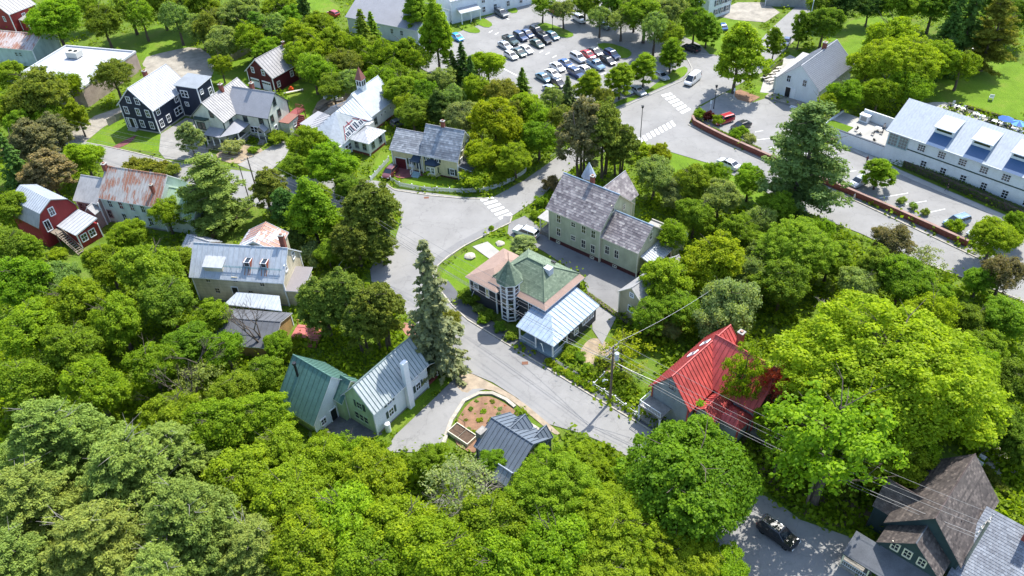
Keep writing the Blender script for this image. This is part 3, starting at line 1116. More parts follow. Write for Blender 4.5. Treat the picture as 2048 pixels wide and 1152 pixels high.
# front house
RED_T = plain('red_trim', (.32, .035, .04), .5)
A_ = (-7.9, .5, 7.55)
A2 = (-2.2, .5, 7.9)
L1 = (-12.6, 3.2, 4.6)
C0 = (-14.0, -1.0, 2.6)
C1 = (-11.5, -3.3, 2.9)
C2 = (-2.6, -3.4, 3.9)
walls(H, -12.6, -1.1, -3.1, 5.0, 0, 2.8, 2.8, 'flat', WHITES)
foot(H, -13, -1, -3.5, 5.4)
roof(H, [[L1, A_, C1, C0]], SILVER, WHITE, seam=.7)
roof(H, [[A_, A2, (-1.9, -3.6, 3.9), (-3.0, -3.6, 3.95)]], SILVER, WHITE, seam=.7)
roof(H, [[A2, A_, L1, (-12.0, 5.6, 3.4), (-1.5, 5.6, 3.6)]], GREYM, WHITE, seam=.7)
MB().face([C1, C2, (-2.9, -3.2, 4.1), A_]).face([A_, (-2.9, -3.2, 4.1), A2]).build('gable_wall', GREYS, H)


def on_tri(u, v):
    a, b, c = Vector(C1), Vector(C2), Vector(A_)
    return a.lerp(b, u) + (c - a.lerp(b, .45)) * v


for u in (.2, .36, .52, .68):
    p = [on_tri(u, .06), on_tri(u + .13, .06), on_tri(u + .13, .33 if .3 < u < .6 else .24), on_tri(u, .33 if .3 < u < .6 else .24)]
    nn = Vector((0, -.05, .07))
    o = MB().face([q + nn for q in p]).build('window', GLASS, H)
    fm = MB()
    for i in range(4):
        fm.tube(p[i] + nn * 1.2, p[(i + 1) % 4] + nn * 1.2, .06, n=4)
    fm.tube((p[0] + p[1]) / 2 + nn * 1.2, (p[2] + p[3]) / 2 + nn * 1.2, .04, n=4)
    fm.build('window_frame', WHITE, o)
for p, q in ((on_tri(.1, .05), on_tri(.33, .45)), (on_tri(.9, .05), on_tri(.66, .45)), (on_tri(.34, .4), on_tri(.62, .4)), (on_tri(.49, .05), on_tri(.47, .5))):
    MB().tube(p + Vector((0, -.04, .1)), q + Vector((0, -.04, .1)), .07, n=4).build('red_trim_board', RED_T, H)
win(H, 'F', -10.2, -3.1, 1.5, 1.9, 1.3, cols=1, mull=1)
block(H, -9.2, -3.9, -7.6, -3.15, 3.0, 4.1, 'hip', WHITES, WHITE_M, .35, found=BRICK, fh=.5, seam=.6)
for y in (-6.6, -4.4):
    win(H, 'F', -7.9 if y < -6 else -5.4, -7.6, 1.9, .85, 1.5, trim=GREYS)
for y in (-6.5, -4.6):
    win(H, 'L', y, -9.2, 1.9, .8, 1.4, trim=GREYS)
block(H, -8.8, -3.4, 5.1, 9.6, 2.8, 3.3, 'flat', WHITES, SHGREY, .3, seam=None)

# ------------------------------------------------------------------ yellow house
H = house('yellow clapboard house with weathered grey shingle roof, red garage door and dark shutters', (788, 334), -24.5)
block(H, 6.6, 14.2, 0, 6.9, 4.6, 8.7, 'x', YEL, SHGREY, .4, found=FOUND, fh=.35, seam=None, tile=SLATE_B, tw=.5, th=.42)
block(H, 0, 6.55, .06, 6.6, 4.3, 6.7, 'x', YEL, SHGREY, .4, found=FOUND, fh=.2, seam=None, tile=SLATE_B, tw=.5, th=.42, ends=(1, 0))
chimney(H, 9.9, 3.6, 8.5, 9.9, .7, .5)
gd = MB().box(-1.15, 1.15, -.05, .02, 0, 2.2).build('garage_door', plain('maroon_door', (.11, .015, .02), .5), H, (1.75, .06, .1))
for i in range(4):
    MB().box(-1.1, 1.1, -.07, -.05, .08 + i * .53, .55 + i * .53).build('door_panel', plain('maroon_door', (.11, .015, .02)), gd)
MB().box(-1.3, -1.15, -.09, .02, 0, 2.35).box(1.15, 1.3, -.09, .02, 0, 2.35).box(-1.15, 1.15, -.09, .02, 2.2, 2.35).build('door_frame', WHITE, gd)
win(H, 'F', 4.05, .06, 2.0, .7, 1.2, DKGREEN)
MB().box(3.6, 4.6, -.3, .02, 1.0, 1.3).build('flower_box', WHITE, H)
door(H, 'F', 5.7, .06, .7, .95, 2.05, DKBLUE)
roof(H, [[(4.5, -1.2, 2.9), (6.5, -1.2, 2.9), (6.5, .04, 3.9), (4.9, .04, 3.9)]], DKBLUE, DKBLUE, name='door_hood')
posts(H, [(4.8, -1.1), (6.4, -1.1)], 0, 2.8, .06)
steps(H, 5.7, -1.0, .7, 4, 1.5, (0, -1), plain('blue_grey_steps', (.25, .36, .40), .7))
railing(H, (4.9, -2.1), (4.9, -.2), .5)
for x in (7.95, 9.75):
    win(H, 'F', x, 0, 3.75, .75, 1.25, DKGREEN)
MB().prism([(7.3, .02), (7.9, -.95), (9.7, -.95), (10.3, .02)], .2, 2.6).build('bay', YEL, H)
MB().prism([(7.1, .02), (7.75, -1.2), (9.85, -1.2), (10.5, .02)], 2.6, 2.75).build('bay_roof_base', DKBLUE, H)
roof(H, [[(7.1, .0, 2.8), (7.75, -1.2, 2.8), (8.3, -.1, 3.5)], [(7.75, -1.2, 2.8), (9.85, -1.2, 2.8), (9.3, -.1, 3.5), (8.3, -.1, 3.5)], [(9.85, -1.2, 2.8), (10.5, 0, 2.8), (9.3, -.1, 3.5)]], DKBLUE, DKBLUE, name='bay_roof')
for x in (8.35, 9.25):
    win(H, 'F', x, -.95, 1.6, .6, 1.2)
for x in (7.55, 10.05):
    MB().box(x - .2, x + .2, -.1, .0, 1.0, 2.2).build('shutter', DKGREEN, H, (0, -.35, 0))
win(H, 'F', 12.9, 0, 1.5, .85, 1.3, DKGREEN)
for y, z in ((1.6, 3.3), (2.2, 5.9), (4.7, 5.4), (5.6, 3.3)):
    win(H, 'R', y, 14.2, z, .7, 1.2, DKGREEN)
MB().box(14.3, 17.2, .1, 4.6, 0, .5).build('porch_floor', WOODG, H)
roof(H, [[(14.25, -.1, 3.1), (17.4, -.1, 2.5), (17.4, 4.8, 2.5), (14.25, 4.8, 3.1)]], SHDK, WHITE, name='porch_roof')
posts(H, [(17.2, .1), (17.2, 2.3), (17.2, 4.6), (15.7, .1)], .5, 2.4, .06)
railing(H, (14.4, .1), (17.2, .1), .5, .8)

# ------------------------------------------------------------------ sage house
H = house('sage green clapboard house with multicoloured slate roof and dark red foundation', (1099, 480), -41.5)
block(H, 0, 10.3, 0, 9.0, 7.0, 11.0, 'x', SAGE, SHGREY, .5, found=FOUND, fh=.8, seam=None, tile=SLATE_A, trim=CREAMT, tw=.5, th=.42, smat=plain('blue_flashing', (.25, .33, .42), .4))
block(H, 10.35, 17.3, .3, 7.3, 5.5, 8.3, 'x', SAGE, SHGREY, .4, found=FOUND, fh=.8, seam=None, tile=SLATE_A, trim=CREAMT, tw=.5, th=.42, smat=plain('blue_flashing', (.25, .33, .42)), ends=(0, 1))
block(H, 4.2, 9.0, 5.0, 12.0, 7.0, 10.0, 'y', SAGE, SHGREY, .5, found=FOUND, fh=.8, seam=None, tile=SLATE_A, trim=CREAMT, tw=.5, th=.42, ends=(0, 1))
chimney(H, 5.2, 4.8, 10.6, 12.3, .6, .6)
for x, z, w_, h_ in ((2.0, 5.3, .75, 1.4), (5.0, 5.4, .8, .8), (7.1, 5.3, .75, 1.4), (9.0, 5.2, .75, 1.4), (2.0, 2.6, .75, 1.4), (5.0, 2.7, .8, .8), (7.1, 2.4, .75, 1.5), (9.0, 2.2, .75, 1.5)):
    win(H, 'F', x, 0, z, w_, h_, trim=CREAMT)
for x in (1.9, 8.9, 13.2):
    win(H, 'F', x, -.02 if x < 10 else .28, .45, .7, .3, trim=CREAMT, rows=0, fw=.06, name='cellar_window')
for x in (11.6, 13.4):
    win(H, 'F', x, .3, 3.0, .75, 1.5, trim=CREAMT)
win(H, 'R', 3.2, 10.3, 9.0, .7, 1.3, trim=CREAMT)
win(H, 'R', 6.6, 10.3, 7.4, .5, .8, trim=CREAMT)
win(H, 'R', 3.8, 17.3, 6.3, .7, 1.3, trim=CREAMT)
# corner turret at the back
tb = MB()
pts = [(1.6 + 1.0 * math.cos(R(45 * i)), 8.9 + 1.0 * math.sin(R(45 * i))) for i in range(8)]
tb.prism(pts, 0, 9.2).build('turret', SAGE, H)
for i in range(8):
    a, b = pts[i], pts[(i + 1) % 8]
    k = 1.3
    pa = (1.6 + (a[0] - 1.6) * k, 8.9 + (a[1] - 8.9) * k, 8.9)
    pb = (1.6 + (b[0] - 1.6) * k, 8.9 + (b[1] - 8.9) * k, 8.9)
    MB().face([pa, pb, (1.6, 8.9, 11.7)]).build('turret_roof', metal_roof('turret_metal', (.30, .36, .42), 0, .68, .08), H)
# front porch and rear porch
MB().box(-2.4, -.02, .4, 6.5, 0, .9).build('porch_floor', WOODG, H)
block(H, -2.4, -.1, .4, 6.5, 3.5, 3.9, 'flat', SAGE, GREYM2, .25, z0=3.3, seam=None, trim=CREAMT, board=False)
posts(H, [(-2.3, .5), (-2.3, 2.5), (-2.3, 4.5), (-2.3, 6.4)], .9, 3.3, .09, CREAMT)
railing(H, (-2.3, .5), (-2.3, 6.4), .9, .8, CREAMT)
roof(H, [[(17.35, 1.0, 3.9), (17.35, 6.8, 3.9), (20.0, 6.8, 3.1), (20.0, 1.0, 3.1)]], SILVER, CREAMT, seam=.5, name='porch_roof')
MB().box(17.35, 19.8, 1.2, 6.6, 0, .7).build('porch_floor', WOODG, H)
posts(H, [(19.8, 1.2), (19.8, 3.9), (19.8, 6.6)], .7, 3.1, .08, CREAMT)
steps(H, 18.5, 1.2, .7, 4, 1.4, (0, -1), WOODG)
MB().box(13.0, 20.0, 7.4, 11.5, 3.0, 3.25).box(13.0, 20.0, 7.4, 7.6, 3.25, 3.5).box(19.8, 20.0, 7.6, 11.5, 3.25, 3.5).box(13.0, 20.0, 11.3, 11.5, 3.25, 3.5).build('flat_roof', [CONC], H)
walls(H, 13.2, 19.6, 7.6, 11.2, 0, 3.0, 3.0, 'flat', SAGE)

# ------------------------------------------------------------------ turret house
H = house('charcoal shingled house with an octagonal corner turret, green hip roof and salmon eaves', (1090, 668), -42)
walls(H, -10.0, 0, 0, 8.6, 0, 5.2, 5.2, 'flat', CHAR)
foot(H, -14, 5, -4, 9)
MB().box(-10.05, .05, -.05, 8.65, -.1, .4).build('foundation', FOUNDG, H)
e0, e1, y0, y1, zz = -10.5, .5, -.5, 9.1, 5.2
k = .85
zi = 5.7
i0, i1, j0, j1 = e0 + .2, e1 - k, y0 + k, y1 - .2
ro = [[(e0, y0, zz), (e1, y0, zz), (i1, j0, zi), (i0, j0, zi)], [(e1, y0, zz), (e1, y1, zz), (i1, j1, zi), (i1, j0, zi)], [(e1, y1, zz), (e0, y1, zz), (i0, j1, zi), (i1, j1, zi)], [(e0, y1, zz), (e0, y0, zz), (i0, j0, zi), (i0, j1, zi)]]
roof(H, ro, PINK, WHITE, name='lower_roof')
ra, rb = (-6.6, 4.3, 8.6), (-3.6, 4.3, 8.6)
ro = [[(i0, j0, zi), (i1, j0, zi), rb, ra], [(i1, j0, zi), (i1, j1, zi), rb], [(i1, j1, zi), (i0, j1, zi), ra, rb], [(i0, j1, zi), (i0, j0, zi), ra]]
roof(H, ro, plain('green_base', (.10, .16, .11), .9), PINK, tile=GREEN_T, tw=.36, th=.3, name='upper_roof')
for q in ((i0, j0, zi), (i0, j1, zi), ):
    MB().tube((*q[:2], q[2] + .08), (*ra[:2], ra[2] + .08), .09).build('hip_cap', GREEN_T, H)
for q in ((i1, j0, zi), (i1, j1, zi)):
    MB().tube((*q[:2], q[2] + .08), (*rb[:2], rb[2] + .08), .09).build('hip_cap', GREEN_T, H)
MB().tube((*ra[:2], 8.68), (*rb[:2], 8.68), .1).build('ridge_cap', GREEN_T, H)
MB().box(-3.3, -2.2, 3.9, 4.9, 7.4, 8.55).build('roof_vent', plain('pale_vent', (.5, .52, .55)), H)
MB().box(-4.6, -3.8, 7.3, 7.7, 6.9, 7.1).build('roof_vent', BLACK, H)
# left part under the salmon hip roof
block(H, -14.0, -8.6, -.9, 7.2, 4.7, 6.0, 'hip', CHAR, PINK, .5, seam=None)
# turret
tx, ty, tr_ = -6.3, -.35, 1.45
oc = [(tx + tr_ * math.cos(R(22.5 + 45 * i)), ty + tr_ * math.sin(R(22.5 + 45 * i))) for i in range(8)]
MB().prism(oc, .5, 7.7).build('turret', CHAR, H)
for z in (.5, 1.2, 2.9, 4.9, 5.6, 7.2):
    bnd = [(tx + (p[0] - tx) * 1.05, ty + (p[1] - ty) * 1.05) for p in oc]
    MB().prism(bnd, z, z + .16).build('turret_band', WHITE, H)
for p in oc:
    MB().box(p[0] - .09, p[0] + .09, p[1] - .09, p[1] + .09, .5, 7.7).build('turret_post', WHITE, H)
for i in range(4, 8):
    mid = (math.cos(R(45 * i + 45)) * tr_ * .925, math.sin(R(45 * i + 45)) * tr_ * .925)
    for z, h_ in ((3.9, 1.4), (6.45, 1.0), (2.1, 1.1)):
        o = MB().box(-.38, .38, -.05, .02, -h_ / 2, h_ / 2).build('window', GLASS, H, (tx + mid[0], ty + mid[1], z), R(45 * i + 45 + 90))
        MB().box(-.44, -.38, -.08, .02, -h_ / 2, h_ / 2).box(.38, .44, -.08, .02, -h_ / 2, h_ / 2).box(-.38, .38, -.08, 0, -.04, .04).build('window_frame', WHITE, o)
cr = 2.05
oc2 = [(tx + cr * math.cos(R(22.5 + 45 * i)), ty + cr * math.sin(R(22.5 + 45 * i))) for i in range(8)]
MB().prism(oc2, 7.62, 7.75).build('turret_soffit', WHITE, H)
for i in range(8):
    a, b = oc2[i], oc2[(i + 1) % 8]
    ro = [[(*a, 7.78), (*b, 7.78), (tx, ty, 11.1)]]
    roof(H, ro, plain('green_base', (.1, .16, .11)), WHITE, thick=.05, tile=GREEN_T, tw=.3, th=.3, name='turret_roof')
MB().tube((tx, ty, 11.0), (tx, ty, 12.6), .035).build('finial', IRON, H)
for x, z in ((-2.6, 3.9), (-1.6, 3.9)):
    win(H, 'F', x, 0, z, .7, 1.4)
win(H, 'F', -10.4, -.9, 3.2, .5, 1.5, glass=plain('yellow_blind', (.5, .42, .03), .6))
win(H, 'F', -12.7, -.9, 3.4, .8, 1.0)
win(H, 'F', -3.2, 0, 1.6, .9, 1.3)
for y, z in ((1.8, 4.3), (3.0, 4.3), (6.7, 4.3)):
    win(H, 'R', y, 0, z, .7, 1.2)
MB().tube((-13.8, -1.4, .4), (-12.9, -1.3, 2.6), .05).build('downpipe', WHITE, H)
# porch and side wing with the blue metal roof
walls(H, .05, 4.2, .6, 7.0, 0, 3.2, 3.2, 'flat', CHAR)
pr = [[(-2.2, -3.9, 3.2), (4.7, -3.9, 3.2), (1.2, 0, 4.55), (-2.2, 0, 4.55)], [(4.7, -3.9, 3.2), (4.7, 7.2, 3.2), (.1, 7.2, 4.7), (.1, -.02, 4.7), (1.2, 0, 4.55)]]
roof(H, pr[:1], BLUEM, WHITE, seam=.75, name='porch_roof')
roof(H, [[(4.7, -3.9, 3.2), (4.7, 7.2, 3.2), (.1, 7.2, 4.6), (.1, 0, 4.6), (1.2, 0, 4.25)]], BLUEM, WHITE, seam=.75, name='porch_roof')
MB().box(-2.0, 4.3, -3.6, 0, 0, .6).build('porch_floor', plain('grey_blue_boards', (.23, .30, .34), .7), H)
posts(H, [(-1.9, -3.5), (1.1, -3.5), (4.2, -3.5), (4.2, -.2)], .6, 3.15, .09)
railing(H, (-1.9, -3.5), (1.1, -3.5), .6, .7)
railing(H, (4.2, -3.5), (4.2, -.2), .6, .7)
door(H, 'F', 2.4, .6, .6, .9, 2.0, plain('yellow_door', (.55, .40, .03), .5))
for y in (3.9, 4.6, 5.3, 6.0):
    win(H, 'R', y, 4.2, 2.1, .52, 1.1)
win(H, 'R', 2.0, 4.2, 1.5, .8, .9)

# ------------------------------------------------------------------ tan garage behind the sage house
H = house('tan clapboard garage with a grey roof half hidden by trees beside the long driveway', (1237, 625), 41, 'garage', 'garage')
block(H, 0, 10.5, -4.6, 0, 4.4, 6.4, 'x', TAN, GREYM2, .35, seam=None, trim=CREAMT)
win(H, 'L', -2.3, 0, 2.2, .9, 1.0)
win(H, 'L', -2.3, 0, 4.9, .6, .6)

# ------------------------------------------------------------------ green roofed house
H = house('pale green and white house with a green standing seam roof and tall white chimney', (756, 870), 52)
block(H, 0, 10.2, 0, 5.1, 5.0, 8.0, 'x', WHITEG, GREENL, .45, found=FOUNDG, fh=.25, seam=.55, smat=plain('seam_grey_green', (.15, .20, .19), .5))
MB().face([(-.03, 5.1, .25), (-.03, 0, .25), (-.03, 0, 5.0), (-.03, 2.55, 7.95), (-.03, 5.1, 5.0)]).build('gable_wall', LIME, H)
win(H, 'L', 2.4, -.03, 4.3, .9, 1.2, DKGREEN, trim=LIME)
win(H, 'L', 2.5, -.03, 1.9, 2.4, 1.2, cols=2, mull=1, trim=LIME)
for x, z in ((2.9, 4.1), (2.9, 1.9), (8.3, 2.0)):
    win(H, 'F', x, 0, z, .8, 1.2, DKGREEN)
win(H, 'F', 8.2, 0, 4.3, .6, 1.0, DKGREEN)
chimney(H, 6.2, -.35, 2.0, 8.6, .9, .6, WHITE, cap=False, z_in=2.0)
MB().tube((1.3, -.7, 0.05), (1.3, -.7, 1.5), .38, n=12).tube((1.3, -.7, 1.5), (1.3, -.7, 1.65), .38, .15, n=12).build('gas_tank', WHITE, H)
MB().box(10.3, 12.4, .2, 4.9, 0, .5).build('porch_floor', REDDECK, H)
roof(H, [[(10.25, 0, 4.3), (12.6, 0, 3.2), (12.6, 5.1, 3.2), (10.25, 5.1, 4.3)]], GREENM, WHITE, seam=.6, name='porch_roof')
posts(H, [(12.4, .2), (12.4, 2.5), (12.4, 4.9)], .5, 3.2, .08)
MB().face([(10.22, .3, .5), (10.22, 4.8, .5), (10.22, 4.8, 3.6), (10.22, .3, 3.6)]).build('wall_panel', REDS, H)
block(H, -4.6, 3.6, 6.6, 13.2, 2.9, 7.7, 'y', LIME, GREENM, .45, found=FOUNDG, fh=.25, seam=.8)
block(H, -.6, 3.2, 5.15, 6.55, 4.0, 6.2, 'y', LIME, GREENM, .3, seam=.8, board=False)
MB().face([(-4.6, 6.57, 0), (3.6, 6.57, 0), (3.6, 6.57, 2.9), (-.5, 6.57, 7.6), (-4.6, 6.57, 2.9)]).build('gable_wall', WHITEG, H)
win(H, 'F', -3.2, 6.55, 1.5, .8, 1.0)
door(H, 'F', -1.4, 6.55, .2, .95, 2.0, BLACK)
MB().tube((-1.9, 11.6, 5.5), (-1.9, 11.6, 8.2), .17, n=10).tube((-1.9, 11.6, 8.2), (-1.9, 11.6, 8.5), .27, n=10).build('stove_pipe', BLACK, H)

# ------------------------------------------------------------------ red roofed house
H = house('grey house under a bright red metal roof with two skylights and a brick chimney', (1310, 800), -47)
block(H, .6, 6.2, -1.8, 10.5, 5.0, 8.6, 'y', GREYS, REDM, .45, found=STONE, fh=.4, seam=.6, trim=REDM)
block(H, 3.4, 12.5, 3.5, 11.0, 5.2, 9.3, 'x', GREYS, REDM, .5, found=STONE, fh=.4, seam=.6, trim=REDM, ends=(0, 1))
for y in (4.4, 7.2):
    x, z = 2.1, 8.6 - (3.4 - 2.1) * (3.6 / 2.8)
    k = 3.6 / 2.8
    o = MB()
    P = [(x - .45, y - .5, z - .45 * k + .16), (x + .45, y - .5, z + .45 * k + .16), (x + .45, y + .5, z + .45 * k + .16), (x - .45, y + .5, z - .45 * k + .16)]
    o.face(P)
    o = o.build('skylight', GLASSL, H)
    f = MB()
    for i in range(4):
        f.tube(P[i], P[(i + 1) % 4], .09, n=4)
    f.build('skylight_frame', WHITE, o)
chimney(H, 6.2, 8.6, 9.0, 10.6, .7, .7)
block(H, 6.6, 9.2, -.6, 3.4, 3.9, 5.0, 'y', GREYS, REDM, .35, seam=.5, trim=REDM)
block(H, 9.3, 12.0, .8, 3.4, 3.4, 4.6, 'hip', GREYS, REDM, .4, seam=.5, trim=REDM)
win(H, 'F', 3.4, -1.8, 6.6, .8, 1.0, trim=GREYS)
win(H, 'F', 7.9, -.6, 2.2, 1.0, 1.1)
win(H, 'R', 6.0, 12.5, 2.5, .9, 1.4)
win(H, 'R', 8.6, 12.5, 2.5, .9, 1.4)
MB().box(.3, 3.8, -4.2, -1.85, 2.5, 2.7).box(.3, 3.8, -4.2, -1.85, 0, .4).build('porch_floor', WOODG, H)
posts(H, [(.4, -4.1), (3.7, -4.1)], .4, 2.5, .09)
railing(H, (.4, -4.1), (3.7, -4.1), 2.7, .9)
railing(H, (.4, -4.1), (.4, -1.9), 2.7, .9)
MB().box(12.6, 14.0, 3.0, 5.2, 0, 1.0).build('porch_floor', WOODG, H)
steps(H, 14.0, 4.1, 1.0, 5, 1.5, (1, 0), CONC)
railing(H, (14.0, 3.3), (15.4, 3.3), .6, .8)

# ------------------------------------------------------------------ slate blue metal cottage at the bottom
H = house('small cottage with a dark slate blue standing seam roof beside the mulched garden', (983, 841), -42, world=tuple(G(983, 841, 4.8)))
block(H, 0, 6.4, -3.0, 3.5, 2.9, 4.9, 'x', GREYS, DARKM, .3, seam=.6, trim=DARKM, sh=.1)
block(H, 1.7, 3.7, .2, 3.2, 3.7, 4.8, 'y', GREYS, DARKM, .25, z0=2.5, seam=.6, trim=DARKM, board=False, ends=(0, 1))
block(H, 4.7, 6.3, .6, 3.9, 3.0, 4.1, 'y', GREYS, DARKM, .3, seam=.6, trim=DARKM)
block(H, 3.4, 6.3, -4.6, -2.9, 2.3, 3.3, 'x', GREYS, metal_roof('blue_grey_metal', (.26, .30, .35), 0, .68, .08), .3, seam=.6)
chimney(H, -.3, -1.6, 3.0, 4.2, .9, 1.3, WOODG, cap=False)
MB().box(1.0, 4.5, 4.4, 5.6, 0, .5).build('stone_steps', STONE, H)

# ------------------------------------------------------------------ tan stucco barn house
H = house('tall tan house with a patched silver metal roof and two rust streaked skylights', (577, 612), -10)
block(H, -14.8, .2, 0, 7.4, 5.2, 8.6, 'x', TANW, SILVER, .35, found=FOUNDG, fh=.3, seam=.85)
TB = metal_roof('streaked_metal', (.48, .5, .52), .7, .68, .08)
block(H, -8.2, -2.0, 4.2, 9.0, 7.6, 9.3, 'y', TANW, TB, .3, z0=3, seam=.8, board=False)
chimney(H, -.6, 4.6, 8.2, 10.4, .8, .6)
kk = 3.4 / 3.7
for x in (-5.6, -2.9):
    y, z = 2.0, 5.2 + 2.0 * kk
    s = MB().box(x - .5, x + .5, y - .85, y + .75, z - .5, z + .35)
    s = s.build('skylight_box', WHITE, H)
    MB().face([(x - .36, y - .87, z - .35), (x + .36, y - .87, z - .35), (x + .36, y - .87, z + .3), (x - .36, y - .87, z + .3)]).face([(x - .36, y - .8, z + .37), (x + .36, y - .8, z + .37), (x + .36, y + .3, z + .37), (x - .36, y + .3, z + .37)]).build('skylight_pane', GLASS, s)
    for q in (-.56, .5):
        MB().box(x + q, x + q + .06, y - .9, y + .4, z - .55, z + .4).build('rusty_side', plain('rusty_red', (.25, .07, .04), .8), s)
    for q in (-.45, .1, .4):
        MB().face([(x + q, .3, 5.2 + .3 * kk + .1), (x + q + .14, .3, 5.2 + .3 * kk + .1), (x + q + .1, 1.2, 5.2 + 1.2 * kk + .1), (x + q, 1.2, 5.2 + 1.2 * kk + .1)]).build('rust_streak', plain('rust_streak', (.30, .13, .06), .9), s)
block(H, -12.6, -9.6, .5, 3.7, 6.6, 7.9, 'flat', TANW, WHITE_M, .15, z0=5, seam=None, board=False)
m_ = MB().tube((-10, .9, 6.5), (0, .9, 6.5), .05, n=5).tube((-10, .9, 6.7), (0, .9, 6.7), .03, n=5)
for i in range(7):
    m_.tube((-10 + i * 1.6, .9, 6.0), (-10 + i * 1.6, .9, 6.75), .03, n=4)
m_.build('snow_rail', plain('teal_rail', (.10, .22, .26), .5), H)
for x, z in ((-12.2, 4.4), (-11.2, 2.3), (-7.6, 4.8), (-3.3, 4.3), (-5.6, 2.3)):
    win(H, 'F', x, 0, z, .7, .9 if z < 3 else .8, trim=TANW)
door(H, 'F', -8.2, 0, 1.2, .9, 2.0)
for y, z in ((2.0, 6.2), (5.2, 6.2)):
    win(H, 'R', y, .2, z, .7, 1.2)
block(H, .25, 2.7, .2, 4.9, 3.2, 3.9, 'flat', TANW, plain('brown_grey_roof', (.22, .20, .20), .9), .3, seam=None, board=False)
roof(H, [[(-8.6, -3.4, 2.6), (1.0, -4.0, 2.6), (-.2, -1.4, 3.3), (-7.2, -1.2, 3.3)]], SILVER, WHITE, seam=.6, name='shed_roof')
posts(H, [(-8.3, -3.2), (.8, -3.8), (-3.5, -3.5)], 0, 2.6, .08, WOOD)

H = house('low garage with a dark grey roof and an ochre gable below the tan house', (577, 612), -10, 'garage', 'garage')
block(H, -11.0, 2.4, -11.4, -4.3, 2.4, 3.9, 'x', siding('ochre_wall', (.38, .25, .10), .3), SHDK, .35, seam=.9, smat=SHDK, gov=.2)

# ------------------------------------------------------------------ rusty roofed house
H = house('pale mint house with a rusty patched metal roof and two chimneys', (202, 440), -19)
block(H, 2.2, 14.6, 0, 8.2, 5.6, 9.3, 'x', MINTW, RUSTM, .35, found=FOUNDG, fh=.3, seam=.65, smat=RUSTM)
block(H, -2.8, 2.15, -.9, 6.0, 4.9, 7.6, 'x', PINKW, GREYM2, .35, seam=None, ends=(1, 0))
block(H, 14.65, 21.0, .3, 7.2, 4.2, 7.0, 'x', MINTW, MINT, .35, seam=None, ends=(0, 1))
block(H, .2, 2.0, -2.4, -.95, 3.6, 4.6, 'y', PINKW, GREYM2, .25, seam=None, board=False)
chimney(H, 2.0, 3.7, 8.0, 10.0, .7, .7)
chimney(H, 13.0, 1.6, 6.4, 8.6, .5, .5)
for x in (3.9, 6.2, 8.6, 10.9):
    win(H, 'F', x, 0, 4.3, .8, 1.5, trim=MINTW)
for x in (6.0, 8.8, 11.6):
    win(H, 'F', x, 0, 1.7, .8, 1.5, trim=MINTW)
for x in (16.2, 17.6, 19.0):
    win(H, 'F', x, .3, 2.9, .9, 1.0, trim=WHITE)
for x in (-2.0, -.6):
    win(H, 'F', x, -.9, 3.4, .7, 1.2, trim=PINKW)
win(H, 'F', 2.9, 0, 1.9, .8, 1.5, trim=PINKW)

# ------------------------------------------------------------------ red gambrel
H = house('small red gambrel house with a white lean-to roof and outside wooden stair', (92, 480), -35)
walls(H, -6, 2.7, -1, 6.2, 0, 4.6, 4.6, 'flat', REDS)
foot(H, -6.3, 8.5, -1.4, 6.6)
gp = [(2.7, -1, 4.6), (2.7, 6.2, 4.6), (2.7, 5.2, 6.6), (2.7, 2.6, 8.0), (2.7, 0, 6.6)]
MB().face(gp).face([(-6, p[1], p[2]) for p in reversed(gp)]).build('gable_wall', REDS, H)
q = [(-1.3, 4.4), (-.05, 6.7), (2.6, 8.1), (5.25, 6.7), (6.5, 4.4)]
for i in range(4):
    a, b = q[i], q[i + 1]
    roof(H, [[(3.0, *a), (3.0, *b), (-6.3, *b), (-6.3, *a)]], SILVER if i in (1, 2) else GREYM2, WOODG, seam=.55 if i in (1, 2) else None)
win(H, 'R', 2.0, 2.7, 5.9, .8, 1.4)
win(H, 'R', .4, 2.7, 3.9, .9, 2.0, rows=0)
block(H, 2.75, 8.2, 1.9, 6.0, 3.0, 3.9, 'flat', REDS, WHITE_M, .25, seam=.8)
for y in (2.9, 4.5):
    win(H, 'R', y, 8.2, 1.8, 1.0, 1.3)
MB().box(2.75, 4.6, .2, 1.6, 2.5, 2.65).build('stair_landing', WOOD, H)
m_ = MB()
for s in (.3, 1.4):
    m_.tube((4.6, s, 2.55), (9.6, s, .1), .07, n=4)
    m_.tube((4.6, s, 3.4), (9.6, s, .95), .05, n=4)
    for i in range(6):
        t = i / 5
        m_.tube((4.6 + 5 * t, s, 2.55 - 2.45 * t), (4.6 + 5 * t, s, 3.4 - 2.45 * t), .04, n=4)
m_.build('stair_rail', WOOD, H)
for i in range(11):
    t = i / 11
    MB().box(-.16, .16, .3, 1.4, -.03, .03).build('tread', WOOD, H, (4.75 + 4.9 * t, 0, 2.45 - 2.4 * t))
posts(H, [(4.5, .3), (4.5, 1.5)], 0, 2.5, .06, WOOD)

